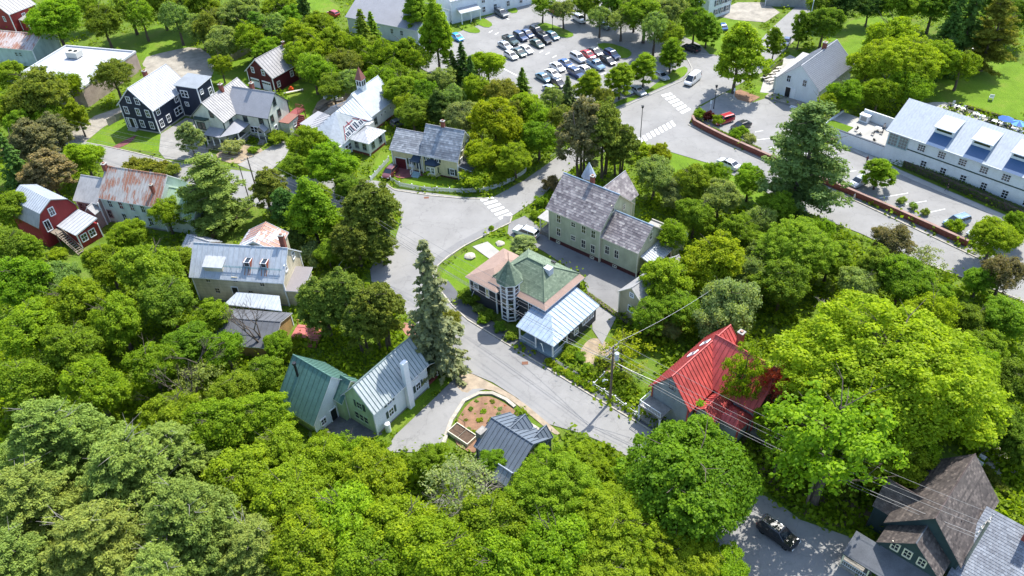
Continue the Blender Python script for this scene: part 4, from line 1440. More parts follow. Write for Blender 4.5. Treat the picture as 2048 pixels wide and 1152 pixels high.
# ------------------------------------------------------------------ white gable building
H = house('plain white gable building with a ribbed grey metal roof beside the picnic terrace', (1548, 190), -44, 'building', 'building')
block(H, 0, 9.5, 0, 16.2, 4.0, 8.1, 'y', WHITEB, GREYM, .3, found=None, seam=.42, sh=.12, sw=.09)
for x in (2.6, 6.2):
    win(H, 'F', x, 0, 4.6, .8, 1.4, cols=1, trim=WHITEB)
door(H, 'F', 2.9, 0, .5, 1.1, 2.2, BLACK)
door(H, 'F', 4.0, 0, .5, .9, 2.1, WHITE)
chimney(H, 4.5, 10.8, 7.6, 9.4, .8, .8)
MB().box(-.8, 9.0, -2.6, -.02, 0, .5).build('deck', WOODG, H)
for i in range(3):
    MB().box(-1.3, 1.3, -.18, .18, .36 - i * .15 - .06, .36 - i * .15).build('step', WHITE, H, (6.6, -2.8 - i * .35, 0))
block(H, -1.6, -.05, 2.5, 15.0, 3.0, 4.0, 'flat', WHITEB, GREYM2, .2, seam=None)

# ------------------------------------------------------------------ long white building
H = house('long two storey white building with a pale metal roof and a row of shed dormers', (1760, 325), -48, 'building', 'long_building')
X1 = 44
walls(H, -.4, X1, 1.2, 14, 0, 6.5, 10.2, 'x', WHITEB)
foot(H, -.8, X1, 0, 14.5)
roof(H, [[(-.9, .75, 6.35), (X1, .75, 6.35), (X1, 7.6, 10.2), (-.9, 7.6, 10.2)], [(X1, 14.4, 6.3), (-.9, 14.4, 6.3), (-.9, 7.6, 10.2), (X1, 7.6, 10.2)]], metal_roof('pale_blue_grey_roof', (.33, .365, .40), 0, .68, .08, .04), WHITE, seam=.5, sh=.035, sw=.03)
MB().box(3.5, X1, 1.12, 1.2, 3.75, 3.95).build('band', DKGREEN, H)
MB().box(-.9, X1, .62, .75, 6.15, 6.35).build('gutter', plain('pale_gutter', (.5, .52, .54)), H)
for i in range(10):
    win(H, 'F', 6.0 + 3.7 * i, 1.2, 5.0, 1.3, 1.25, rows=2, cols=2, trim=WHITEB, fw=.08)
for i in range(10):
    win(H, 'F', 7.2 + 3.6 * i, 1.2, 2.0, 1.0, 1.5, rows=2, cols=1, trim=WHITEB, fw=.1)
for x in (.7, 2.6):
    win(H, 'F', x, 1.2, 4.75, 1.6, 2.4, rows=3, cols=2, glass=GLASSL, trim=plain('teal_frame', (.3, .42, .42)))
win(H, 'L', 4.0, -.4, 4.8, 1.8, 2.2, rows=3, cols=2, glass=GLASSL)
BLUEWALL = plain('blue_shaded_panel', (.30, .36, .42), .5)
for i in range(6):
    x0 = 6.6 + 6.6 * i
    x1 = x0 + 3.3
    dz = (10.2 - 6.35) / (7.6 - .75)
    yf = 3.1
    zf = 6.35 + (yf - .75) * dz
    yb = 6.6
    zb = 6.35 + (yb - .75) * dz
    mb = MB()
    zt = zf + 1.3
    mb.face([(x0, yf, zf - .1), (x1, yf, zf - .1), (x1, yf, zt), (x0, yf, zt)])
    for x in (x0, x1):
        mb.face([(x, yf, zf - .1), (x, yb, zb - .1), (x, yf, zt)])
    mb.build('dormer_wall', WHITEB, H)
    MB().face([(x0, .62, 6.35 + (.62 - .75) * dz + .075), (x1, .62, 6.35 + (.62 - .75) * dz + .075), (x1, yf, zf + .075), (x0, yf, zf + .075)]).build('painted_dormer_shade', plain('painted_dormer_shade', (.045, .10, .20), .5), H)  # dark blue panel: dormer shade and sky reflection on the roof put into its colour
    MB().box(x0 + .3, x1 - .3, yf - .05, yf + .02, zt - .75, zt - .3).build('window', GLASS, H)
    roof(H, [[(x0 - .2, yf - .45, zt), (x1 + .2, yf - .45, zt), (x1 + .2, yb, zb + .12), (x0 - .2, yb, zb + .12)]], metal_roof('pale_blue_grey_roof', (.33, .365, .40)), WHITE, seam=None, name='dormer_roof', thick=.12)

# terrace with white retaining wall
TW = thing('retaining_wall', 'low white retaining wall holding the cafe terrace next to the long building', 'wall', (H.location.x, H.location.y, 0), R(-48))
MB().box(-13.5, -.45, 1.3, 1.6, 0, 2.6).build('wall', WHITEB, TW)
MB().box(-13.6, -.4, 1.25, 1.65, 2.6, 2.72).build('coping', DKBLUE, TW)
MB().box(-13.5, -13.2, 1.6, 9.5, 0, 2.6).build('wall', WHITEB, TW)
MB().box(-13.2, -.45, 1.6, 9.5, 0, 2.2).build('terrace_floor', CONC, TW)
MB().box(-9.2, -.45, 9.5, 9.75, 0, 4.3).build('wall', WHITEB, TW)
MB().box(-13.1, -8.6, 1.8, 4.8, 2.2, 2.35).build('grass_panel', LAWN, TW)
foot(TW, -14, 0, 0, 10)

H = house('small white metal shed with a red end wall between the mint and the tan house', (372, 520), -28, 'shed', 'shed')
block(H, 0, 4.6, 0, 4.2, 2.4, 3.8, 'x', REDS, WHITE_M, .3, seam=.6)
H = house('white equipment cabinet on the terrace left of the long building', (1723, 262), -48, 'cabinet', 'equipment_cabinet')
MB().box(-.9, .9, -.6, .6, 0, 3.6).box(-1.0, 1.0, -.7, .7, 3.6, 3.7).build('casing', WHITE, H)
MB().box(-.6, .6, -.63, -.6, 2.5, 3.4).build('louvre', GREYM2, H)

# ------------------------------------------------------------------ red barn
H = house('dark red barn with two white garage doors and a weathered metal roof', (502, 172), -33, 'barn', 'barn')
block(H, 0, 7.9, 0, 8.6, 4.1, 7.4, 'y', BARNR, BARNM, .45, seam=.8)
for x in (2.0, 5.6):
    gd = MB().box(-1.35, 1.35, -.06, .02, 0, 2.3).build('garage_door', WHITE, H, (x, 0, .1))
    for i in range(4):
        MB().box(-.27, .27, -.09, -.06, 1.6, 1.95).build('door_pane', GLASS, gd, (-1.0 + i * .66, 0, 0))
for x in (2.1, 5.4):
    win(H, 'F', x, 0, 4.5, .75, 1.2)
for y, z in ((1.5, 1.6), (6.0, 2.3)):
    win(H, 'R', y, 7.9, z, .75, 1.2)
chimney(H, 4.4, 8.6, 6.4, 8.3, .5, .5)

# ------------------------------------------------------------------ white flat roofed building
H = house('flat roofed block building with a white membrane roof and a rooftop air unit', (178, 215), -17, 'building', 'building')
walls(H, -20, 0, 0, 20, 0, 4.4, 4.4, 'flat', BLOCKW)
foot(H, -20.5, .5, -.5, 20.5)
MB().box(-20, 0, 0, 20, 4.4, 4.5).build('roof', MEMBR, H)
MB().box(-20.1, .1, -.1, .2, 4.4, 4.85).box(-20.1, .1, 19.8, 20.1, 4.4, 4.85).box(-20.1, -19.8, .2, 19.8, 4.4, 4.85).box(-.2, .1, .2, 19.8, 4.4, 4.85).build('parapet', plain('pale_coping', (.48, .49, .5)), H)
un = MB().box(-14.6, -11.6, 13.6, 15.8, 4.75, 6.1).build('air_unit', plain('beige_unit', (.5, .49, .44), .6), H)
for x in (-13.9, -12.4):
    MB().tube((x, 14.7, 6.1), (x, 14.7, 6.25), .45, n=12).build('fan', IRON, un)
MB().box(-16.4, -15.9, 8, 8.5, 4.5, 4.9).build('roof_hatch', GREYS, H)
win(H, 'F', -4, 0, 2.4, 1.2, 1.0)

# ------------------------------------------------------------------ top left teal house and red house
H = house('pale teal building with a patchy rusting roof at the upper left edge', (33, 130), -17, 'building', 'building')
block(H, -12, 7.0, 0, 9.0, 4.6, 6.6, 'x', TEAL, metal_roof('patchy_roof', (.42, .36, .34), .45, .68, .08), .3, seam=.9)
for x in (1.6, 2.8):
    win(H, 'F', x, 0, 3.0, .6, 1.0, trim=TEAL)
H = house('dark red house at the very top left corner', (20, 62), -30, 'house', 'house')
block(H, -8, 3.0, 0, 8, 5.2, 8.0, 'y', REDS, GREYM2, .3, seam=.9)
block(H, 3.1, 6.5, 2, 7, 3.0, 4.2, 'flat', REDS, GREYM2, .2, seam=None)
win(H, 'R', 3.8, 3.0, 3.4, .8, 1.2)
win(H, 'F', 0, 0, 3.4, .8, 1.2)

# ------------------------------------------------------------------ big grey roofed building at the top
H = house('large pale building with a wide grey shingle roof above the car park', (700, 64), -31, 'building', 'building')
block(H, 0, 22, 0, 14, 4.4, 8.2, 'x', WHITEG, SHGREY, .5, seam=None)
for x in (5.0, 6.2, 14, 17):
    win(H, 'F', x, 0, 2.6, .8, 1.2, trim=WHITEG)
for y in (3.5, 5.0):
    win(H, 'L', y, 0, 2.2, .8, 1.2)
H = house('long pale grey building with an entrance porch beside the car park lawn', (905, 48), 28, 'building', 'building')
block(H, 0, 26, 0, 9, 6.2, 8.4, 'x', WHITEG, GREYM, .4, seam=.8)
for x in (9.5, 13, 17, 21, 25):
    win(H, 'F', x, 0, 4.3, .9, 1.4, trim=WHITEG)
    win(H, 'F', x, 0, 1.8, .9, 1.4, trim=WHITEG)
roof(H, [[(1.5, -2.4, 3.2), (7.5, -2.4, 3.2), (7.5, 0, 3.8), (1.5, 0, 3.8)]], GREYM, WHITE, name='porch_roof')
posts(H, [(1.8, -2.2), (4.5, -2.2), (7.2, -2.2)], 0, 3.1, .12)
H = house('pale blue grey house with dark shuttered windows at the top edge beside the street', (1425, 38), 35, 'house', 'house')
block(H, -2, 6.4, 0, 9, 5.6, 8.6, 'y', WHITEG, GREYM, .3, seam=.8)
for x in (1.0, 3.2, 5.2):
    win(H, 'F', x, 0, 4.0, .8, 1.5, DKBLUE)
    win(H, 'F', x, 0, 1.6, .8, 1.4, DKBLUE)
H = house('distant low building with a grey roof at the top of the street', (1530, 12), -15, 'building', 'building')
block(H, 0, 14, 0, 8, 2.6, 4.0, 'x', GREYS, SHDK, .3, seam=None)

# ------------------------------------------------------------------ bottom right houses
H = house('dark teal house with a steep mottled brown roof and cream framed windows', (1720, 1130), -45)
wx = H.location
block(H, .5, 7.8, 3.6, 14.0, 5.0, 9.3, 'y', DKTEAL, SHBR, .45, seam=None, tile=BROWN_T, trim=DKTEAL)
block(H, -1.6, 6.0, 5.2, 8.6, 4.6, 7.0, 'x', DKTEAL, SHBR, .35, seam=None, tile=BROWN_T, trim=DKTEAL)
block(H, .8, 6.8, 1.0, 3.7, 4.4, 7.3, 'y', DKTEAL, SHDK, .35, seam=None, tile=BROWN_T, trim=DKTEAL, ends=(1, 0))
roof(H, [[(-1.8, -1.8, 2.6), (7.0, -1.8, 2.6), (7.0, 1.0, 3.7), (-1.8, 1.0, 3.7)]], SHDK, DKTEAL, name='porch_roof')
posts(H, [(-1.6, -1.6), (1.2, -1.6), (4.0, -1.6)], 0, 2.6, .08, CREAMT)
MB().box(-1.7, 6.8, -1.7, .9, 0, .5).build('porch_floor', WOODG, H)
railing(H, (-1.6, -1.6), (1.2, -1.6), .5, .8)
for x in (2.2, 3.5, 5.0):
    win(H, 'F', x, 1.0, 4.9, .7, 1.0, trim=CREAMT)
win(H, 'L', 6.9, -1.6, 3.2, .8, 1.2, trim=CREAMT)
H = house('house with a grey slate roof in straight courses at the lower right corner', (1983, 1022), -45, world=tuple(G(1983, 1022, 6.2)))
walls(H, -.4, 9.0, -9.4, .9, 0, 2.6, 2.6, 'flat', GREYS)
foot(H, -1, 9, -10, 2)
roof(H, [[(9.0, 1.2, 3.0), (-.6, 1.2, 3.0), (-.6, .25, 6.25), (9.0, .25, 6.25)]], SHGREY, SHDK)
roof(H, [[(-.6, -9.7, 2.6), (9.0, -9.7, 2.6), (9.0, .25, 6.25), (-.6, .25, 6.25)]], SHGREY, plain('gutter_grey', (.3, .33, .38)), tile=GREY_T, tw=.3, th=.34)
chimney(H, 3.9, -.8, 6, 8.6, .9, .9, plain('red_chimney', (.25, .05, .04)))

# ------------------------------------------------------------------ trees
LEAF = leafmat('leaves', .52)
NEEDLE = leafmat('needles', .35)


def leaf_mesh(name, C, Nn, size, tint, mat, aspect=1.5, seed=1, jit=.35):
    """C centres, Nn normals, size per leaf; diamond shaped quads"""
    rg = np.random.default_rng(seed)
    n = len(C)
    Nn = Nn + rg.normal(0, jit, (n, 3))
    Nn /= np.linalg.norm(Nn, axis=1)[:, None] + 1e-9
    t = rg.normal(0, 1, (n, 3))
    t -= Nn * (t * Nn).sum(1)[:, None]
    t /= np.linalg.norm(t, axis=1)[:, None] + 1e-9
    b = np.cross(Nn, t)
    s = (size * .5)[:, None]
    bend = Nn * s * .25
    v = np.empty((n, 4, 3))
    v[:, 0] = C - t * s * aspect
    v[:, 1] = C - b * s + bend
    v[:, 2] = C + t * s * aspect
    v[:, 3] = C + b * s + bend
    me = bpy.data.meshes.new(name)
    me.vertices.add(n * 4)
    me.vertices.foreach_set('co', v.ravel())
    me.loops.add(n * 4)
    me.loops.foreach_set('vertex_index', np.arange(n * 4))
    me.polygons.add(n)
    me.polygons.foreach_set('loop_start', np.arange(n) * 4)
    me.polygons.foreach_set('loop_total', np.full(n, 4))
    me.update(calc_edges=True)
    at = me.attributes.new('tint', 'FLOAT', 'FACE')
    at.data.foreach_set('value', np.clip(tint, 0, 1).astype(np.float32))
    me.materials.append(mat)
    return me


def crown_broad(seed, R0=5.0, Hc=7.0, nc=90, nl=120, rc=(.16, .27), leaf=.36, shape='round', open_=0.0, mat=None, lobes=0):
    """clumps of leaves carried on an ellipsoid; unit centre at crown middle (z=0)"""
    rg = np.random.default_rng(seed)
    CC = []
    k = 0
    nlob = lobes or 1
    LB = []
    for i in range(nlob):
        if nlob == 1:
            LB.append((np.zeros(3), 1.0))
        else:
            a = 2 * math.pi * (i * .618 + rg.uniform(-.08, .08))
            rr_ = (.62 * math.sqrt((i + .35) / nlob)) * rg.uniform(.8, 1.15)
            LB.append((np.array([math.cos(a) * rr_, math.sin(a) * rr_, .52 - 1.15 * rr_ ** 1.5 + rg.uniform(-.34, .28)]), rg.uniform(.24, .50)))
    lob = [(rg.normal(0, 1, 3), rg.uniform(.68, 1.2)) for _ in range(16)]
    lob = [(a / np.linalg.norm(a), b) for a, b in lob]
    CP_ = np.zeros((nc, 3))
    while len(CC) < nc and k < 30000:
        k += 1
        d = rg.normal(0, 1, 3)
        d /= np.linalg.norm(d)
        if d[2] < -.75 or (d[2] < -.2 and rg.random() < .4):
            continue
        r = rg.uniform(.55, 1.0) ** .5 if rg.random() < .8 else rg.uniform(.2, .6)
        m_ = 1.0
        for a, b in lob:
            c = a @ d
            if c > .75:
                m_ *= 1 + (b - 1) * (c - .75) / .25
        r *= m_ * rg.uniform(.9, 1.1)
        x, y, z = d * r
        if nlob > 1:
            if rg.random() < .82:
                c0, r0 = LB[rg.integers(nlob)]
                x, y, z = c0 + np.array([x, y, z * 1.1]) * r0
                if any(np.linalg.norm((np.array([x, y, z]) - c1) / r1) < .72 for c1, r1 in LB if r1 != r0):
                    continue
            else:
                x, y, z = x * .8, y * .8, z * .7 - .12
        if shape == 'oval':
            x *= 1 - .35 * max(0, z)
            y *= 1 - .35 * max(0, z)
        if shape == 'cone':
            q = max(.12, .5 - .5 * z + .25)
            x *= q
            y *= q
        p = np.array([x * R0, y * R0, z * Hc / 2])
        rad = rg.uniform(*rc) * R0
        if CC and np.sqrt(((CP_[:len(CC)] - p) ** 2).sum(1).min()) < rad * .5:
            continue
        CP_[len(CC)] = p
        CC.append((p, rad, rg.uniform(-.22, .22)))
    P, Nm, T = [], [], []
    for p, rad, tt in CC:
        n = int(nl * (rad / (R0 * .21)) ** 2)
        d = rg.normal(0, 1, (n, 3))
        d /= np.linalg.norm(d, axis=1)[:, None]
        d[:, 2] = np.where(d[:, 2] < -.3, -d[:, 2], d[:, 2])
        rr = rad * (rg.uniform(.5, 1.1, n) + np.where(rg.random(n) < .16, rg.uniform(0, .7, n), 0))
        q = p + d * rr[:, None] * np.array([1, 1, .72])
        P.append(q)
        nn = d * .8 + np.array([0, 0, .55])
        Nm.append(nn)
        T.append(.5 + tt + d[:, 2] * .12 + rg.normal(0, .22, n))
    # loose fill inside
    n = int(nl * nc * .03)
    d = rg.normal(0, 1, (n, 3))
    d /= np.linalg.norm(d, axis=1)[:, None]
    q = d * (rg.random(n) ** .4)[:, None] * np.array([R0 * .85, R0 * .85, Hc * .42])
    if shape == 'cone':
        q[:, :2] *= np.clip(.75 - q[:, 2:3] / (Hc) , .15, 1) * .8
    P.append(q)
    Nm.append(d + np.array([0, 0, .5]))
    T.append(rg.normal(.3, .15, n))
    P, Nm, T = np.concatenate(P), np.concatenate(Nm), np.concatenate(T)
    if open_:
        kk = rg.random(len(P)) > open_
        P, Nm, T = P[kk], Nm[kk], T[kk]
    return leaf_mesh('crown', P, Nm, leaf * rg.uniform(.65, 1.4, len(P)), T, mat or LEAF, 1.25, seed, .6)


def crown_spruce(seed, R0=3.0, Hc=14.0, levels=30, mat=None):
    rg = np.random.default_rng(seed)
    P, Nm, T, S = [], [], [], []
    for L in range(levels):
        t = L / levels
        z = Hc * (t - .5)
        r = R0 * (1 - t) ** .85 * rg.uniform(.85, 1.12) + .15
        nb = int(6 + 7 * (1 - t))
        for b in range(nb):
            a = rg.uniform(0, 2 * math.pi)
            ln = r * rg.uniform(.65, 1.12)
            n = int(10 + ln * 16)
            s = rg.random(n) ** .7
            side = rg.normal(0, .12 + .18 * ln / R0, n) * (1.1 - s)
            x = s * ln
            px = np.cos(a) * x - np.sin(a) * side
            py = np.sin(a) * x + np.cos(a) * side
            pz = z - .28 * x + .10 * x * s + rg.normal(0, .07, n)
            P.append(np.stack([px, py, pz], 1))
            Nm.append(np.stack([np.cos(a) * np.ones(n) * .5, np.sin(a) * np.ones(n) * .5, np.ones(n)], 1))
            T.append(.35 + s * .35 + rg.normal(0, .12, n))
    P, Nm, T = np.concatenate(P), np.concatenate(Nm), np.concatenate(T)
    return leaf_mesh('crown', P, Nm, rg.uniform(.16, .34, len(P)), T, mat or NEEDLE, 1.9, seed, .5)


def crown_pine(seed, R0=4.6, Hc=14.0, mat=None, nbr=105):
    """white pine: long tiered limbs with soft brush-like tufts"""
    rg = np.random.default_rng(seed)
    P, Nm, T = [], [], []
    for b in range(nbr):
        t = rg.random() ** .9
        z = Hc * (t - .5)
        env = (1 - t) ** .75 * .88 + .14
        ln = R0 * env * rg.uniform(.55, 1.15) + .5
        a = rg.uniform(0, 2 * math.pi)
        nt_ = max(3, int(ln * 4.2))
        for i in range(nt_):
            s = (i + .6) / nt_
            if s < .25 and rg.random() < .6:
                continue
            off = rg.normal(0, .32 * ln * .35, 2)
            cx = np.array([math.cos(a) * ln * s - math.sin(a) * off[0], math.sin(a) * ln * s + math.cos(a) * off[0], z + .12 * ln * s + off[1] * .25])
            n = 36
            d = rg.normal(0, 1, (n, 3))
            d /= np.linalg.norm(d, axis=1)[:, None]
            rr = rg.uniform(.15, .55, n)[:, None]
            P.append(cx + d * rr * np.array([1, 1, .6]))
            Nm.append(d * .6 + np.array([0, 0, .8]))
            T.append(.42 + rg.normal(0, .1) + d[:, 2] * .15 + rg.normal(0, .12, n))
    P, Nm, T = np.concatenate(P), np.concatenate(Nm), np.concatenate(T)
    return leaf_mesh('crown', P, Nm, rg.uniform(.1, .22, len(P)), T, mat or NEEDLE, 2.3, seed, .6)


def trunk_mesh(seed, h, r, zc, R0, nlimb=9, mat=BARK, lean=.04, split=1):
    """tapered trunk from the ground (z=0) with limbs into the crown"""
    rg = random.Random(seed)
    mb = MB()
    for s_ in range(split):
        ox, oy = (0, 0) if split == 1 else (rg.uniform(-.8, .8), rg.uniform(-.8, .8))
        pts = [Vector((ox, oy, -.2))]
        n = 7
        for i in range(1, n + 1):
            t = i / n
            pts.append(Vector((ox * (1 + t) + rg.uniform(-1, 1) * lean * h * t, oy * (1 + t) + rg.uniform(-1, 1) * lean * h * t, h * .92 * t)))
        rad = [r * (1.25 if i == 0 else 1) * (1 - i / (n + .6)) ** .8 + .02 for i in range(n + 1)]
        for i in range(n):
            mb.tube(pts[i], pts[i + 1], rad[i], rad[i + 1], 7, cap=False)
        for k in range(nlimb // split):
            i = rg.randrange(2, n)
            a = rg.uniform(0, 2 * math.pi)
            p = pts[i].lerp(pts[min(n, i + 1)], rg.random())
            L = R0 * rg.uniform(.5, .9) * (1.1 - .5 * i / n)
            q = p + Vector((math.cos(a) * L * .55, math.sin(a) * L * .55, L * rg.uniform(.25, .6)))
            q2 = q + Vector((math.cos(a + rg.uniform(-.5, .5)) * L * .45, math.sin(a + rg.uniform(-.5, .5)) * L * .45, L * rg.uniform(.05, .4)))
            mb.tube(p, q, rad[i] * .45, rad[i] * .26, 5, cap=False)
            mb.tube(q, q2, rad[i] * .26, rad[i] * .08, 5, cap=False)
            q3 = q + Vector((math.cos(a + 1) * L * .35, math.sin(a + 1) * L * .35, L * .3))
            mb.tube(q, q3, rad[i] * .18, rad[i] * .06, 4, cap=False)
    return mb.mesh('trunk', mat)


def bare_mesh(seed, h, r, mat, depth=6, spread=.55, n0=3):
    rg = random.Random(seed)
    mb = MB()

    def grow(p, d, L, rr, k):
        q = p + d * L
        mb.tube(p, q, rr, rr * .7, 5 if rr > .05 else 3, cap=False)
        if k == 0:
            return
        for _ in range(rg.choice((2, 3)) if k > 1 else 3):
            nd = (d + Vector((rg.gauss(0, spread), rg.gauss(0, spread), rg.gauss(.05, spread * .5)))).normalized()
            grow(q, nd, L * rg.uniform(.62, .85), rr * rg.uniform(.5, .68), k - 1)
    for i in range(n0):
        d = Vector((rg.gauss(0, .25), rg.gauss(0, .25), 1)).normalized()
        grow(Vector((rg.uniform(-.2, .2), rg.uniform(-.2, .2), -.1)), d, h * .26, r, depth)
    return mb.mesh('branches', mat)


# kind: (crown meshes, nominal R, nominal crown height, trunk share below crown)
PROTO = {}


def proto(kind, fn, n, R0, Hc, low, tr_r=.32, bark=BARK, split=1, nl=9):
    out = []
    for i in range(n):
        cm = fn(hash_(kind) + i * 17)
        h = Hc + low
        tm = trunk_mesh(hash_(kind) + i, h, tr_r, low + Hc / 2, R0, nl, bark, split=split)
        out.append((cm, tm))
    PROTO[kind] = (out, R0, Hc, low)


def hash_(s):
    return sum(ord(c) * (i + 3) for i, c in enumerate(s)) % 9973


proto('maple', lambda s: crown_broad(s, 5, 8, 330, 420, (.075, .145), leaf=.20, lobes=7), 3, 5, 8, 2.4)
proto('airy', lambda s: crown_broad(s, 5, 8, 250, 380, (.075, .14), leaf=.20, open_=.3, lobes=8), 2, 5, 8, 2.6)
proto('great', lambda s: crown_broad(s, 9, 14, 900, 1250, (.04, .085), leaf=.20, open_=.2, lobes=16), 2, 9, 14, 4, .55, nl=16)
proto('dense', lambda s: crown_broad(s, 7, 10, 520, 1300, (.05, .085), leaf=.22, lobes=11), 1, 7, 10, 2.5, .5, nl=12)
proto('loose', lambda s: crown_broad(s, 5, 8, 150, 300, (.07, .13), leaf=.21, open_=.4, lobes=10), 2, 5, 8, 2.6, nl=14)
proto('oval', lambda s: crown_broad(s, 3, 8, 150, 230, (.13, .22), leaf=.2, shape='oval'), 2, 3, 8, 1.4, .2)
proto('column', lambda s: crown_broad(s, 2.6, 11, 200, 200, (.16, .26), leaf=.2, shape='oval'), 1, 2.6, 11, .8, .22)
proto('cedar', lambda s: crown_broad(s, 3.2, 9, 260, 300, (.1, .17), leaf=.18, shape='oval', mat=NEEDLE), 2, 3.2, 9, 1.8, .2, split=3, nl=6)
proto('spruce', lambda s: crown_spruce(s), 2, 3.0, 14, .8, .26, nl=0)
proto('pine', lambda s: crown_pine(s), 2, 4.6, 14, 1.0, .32, nl=14)
proto('softpine', lambda s: crown_pine(s, 7.5, 13, nbr=170), 2, 7.5, 13, 4, .4, bark=BARKP, nl=16)
proto('willow', lambda s: crown_broad(s, 4, 6, 200, 340, (.1, .18), leaf=.15, lobes=7), 1, 4, 6, .8, .2)
proto('shrub', lambda s: crown_broad(s, 1.5, 1.8, 26, 60, (.25, .4), leaf=.17), 2, 1.5, 1.8, .05, .06, nl=3)
proto('sparse', lambda s: crown_broad(s, 4, 6, 70, 60, (.12, .2), leaf=.22, open_=.35), 1, 4, 6, 1.5, .16, nl=14)

LC = {
    'bright': (.195, .325, .02), 'lime': (.235, .35, .018), 'green': (.175, .30, .024), 'deep': (.155, .265, .028), 'dark': (.085, .165, .035),
    'olive': (.19, .235, .035), 'yellow': (.26, .355, .015), 'grey': (.25, .33, .12), 'pine': (.14, .235, .07), 'pinel': (.215, .31, .065), 'spruce': (.20, .245, .13),
    'cedar': (.145, .195, .03), 'red': (.55, .17, .08), 'wine': (.09, .022, .025), 'brown': (.20, .19, .085), 'white': (.28, .36, .14), 'emerald': (.145, .30, .02), 'sage': (.225, .32, .085)}
TREEPTS = []


def tree(kind, px, py, rpx, colr, label, group=None, hs=1.0, name=None, hc=None, cat=None):
    """px, py: middle of the crown in the photograph, rpx its half width there"""
    out, R0, Hc, low = PROTO[kind]
    r = rpx / ppm(px, py, 5)
    for _ in range(2):
        s = r / R0
        sz = s * hs
        zc = (low + Hc / 2) * sz
        r = rpx / ppm(px, py, zc)
    s = r / R0
    sz = s * hs
    zc = (low + Hc / 2) * sz
    p = G(px, py, zc)
    cm, tm = out[rnd.randrange(len(out))]
    nm = name or {'spruce': 'spruce_tree', 'pine': 'pine_tree', 'softpine': 'pine_tree', 'cedar': 'cedar_tree', 'shrub': 'shrub', 'willow': 'willow_shrub', 'column': 'columnar_tree'}.get(kind, 'maple_tree' if kind in ('maple', 'great', 'dense') else 'broadleaf_tree')
    t = thing(nm, label, cat or ('shrub' if kind in ('shrub', 'willow') else 'tree'), (p.x, p.y, 0), rnd.uniform(0, 6.28), group)
    q = rnd.uniform(.88, 1.12) if kind not in ('spruce', 'shrub') else 1
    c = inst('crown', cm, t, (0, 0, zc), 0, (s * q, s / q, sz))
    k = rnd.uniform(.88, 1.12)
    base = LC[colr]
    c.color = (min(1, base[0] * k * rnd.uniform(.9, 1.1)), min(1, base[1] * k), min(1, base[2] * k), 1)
    inst('trunk', tm, t, (0, 0, 0), 0, (s, s, sz))
    TREEPTS.append((p.x, p.y, r))
    return t


T = tree
# around the white flat roof and upper left
T('maple', 108, 40, 56, 'bright', 'round bright green maple above the white flat roofed building')
T('maple', 205, 45, 42, 'deep', 'dark green tree between the round maple and the back lawn')
T('airy', 255, 12, 45, 'deep', 'shady tree behind the upper left lawn, at its left end')
T('maple', 318, 8, 42, 'green', 'tree behind the middle of the upper left lawn')
T('airy', 165, 10, 40, 'green', 'tree cut by the top edge right of the red corner house')
T('maple', 375, 10, 38, 'sage', 'pale tree behind the right end of the upper left lawn')
T('airy', 225, 150, 46, 'olive', 'olive brown crab apple in front of the white flat roof')
T('maple', 75, 195, 62, 'olive', 'olive green tree overlapping the left of the white flat roof')
T('maple', 15, 150, 38, 'green', 'tree at the left edge below the teal building')
T('maple', 20, 225, 45, 'green', 'tree at the left edge beside the olive tree')
T('oval', 155, 235, 24, 'bright', 'small bright tree beside the gravel drive and the lamp pole')
T('cedar', 60, 290, 46, 'brown', 'brownish conifer left of the lamp pole', hs=.8)
T('cedar', 110, 265, 34, 'brown', 'slim brownish conifer next to the lamp pole', hs=.9)
T('spruce', 28, 330, 40, 'dark', 'dark spruce at the left edge above the red gambrel house', hs=.8)
T('cedar', 95, 345, 48, 'brown', 'wide grey brown conifer above the red gambrel house', hs=.7)
T('maple', 168, 315, 42, 'lime', 'bright green tree by the street left of the rusty roof')
for x, w_ in ((268, 20), (295, 20), (322, 20), (345, 18)):
    T('shrub', x, 330 + (x - 268) * .12, w_, 'olive', 'olive shrub in the row along the street behind the rusty roof', 'shrubs behind the rusty roof')
T('maple', 25, 415, 48, 'green', 'green tree at the left edge beside the red gambrel house')
T('maple', 62, 405, 34, 'lime', 'bright tree overhanging the roof of the red gambrel house')
T('maple', 20, 490, 46, 'deep', 'dark tree at the left edge below the gambrel house')
T('oval', 60, 500, 24, 'green', 'small tree below the stair of the red gambrel house')
T('shrub', 118, 508, 16, 'bright', 'low bright bush at the foot of the outside stair')
# upper middle
T('airy', 425, 50, 46, 'olive', 'tall olive tree at the right end of the upper left lawn')
T('maple', 400, 60, 34, 'sage', 'pale tree above the end of the grey fence')
T('maple', 535, 100, 34, 'bright', 'tree against the left gable of the red barn')
T('maple', 640, 50, 34, 'bright', 'bright tree just below the parked red car at the top')
T('maple', 478, 30, 50, 'sage', 'pale grey green tree at the top left of the red barn')
T('pine', 520, 70, 34, 'deep', 'tall dark tree behind the red barn', hs=.9)
T('maple', 445, 85, 40, 'sage', 'bushy tree beside the grey fence')
T('maple', 560, 20, 42, 'green', 'tree behind the red barn near the top edge')
T('spruce', 605, 12, 26, 'dark', 'dark conifer at the top edge left of the red car')
T('maple', 600, 75, 42, 'bright', 'bright bushy tree right of the red barn roof')
T('maple', 655, 92, 44, 'bright', 'bright tree in front of the parked red car at the top')
T('airy', 625, 135, 44, 'green', 'green tree right of the red barn')
T('maple', 690, 130, 40, 'olive', 'dull olive tree behind the belfry')
T('maple', 665, 175, 36, 'deep', 'dark tree just left of the belfry')
T('spruce', 727, 70, 36, 'deep', 'spruce in front of the large grey shingle roof', hs=.65)
T('maple', 745, 120, 36, 'bright', 'bright tree below the spruce by the large grey roof')
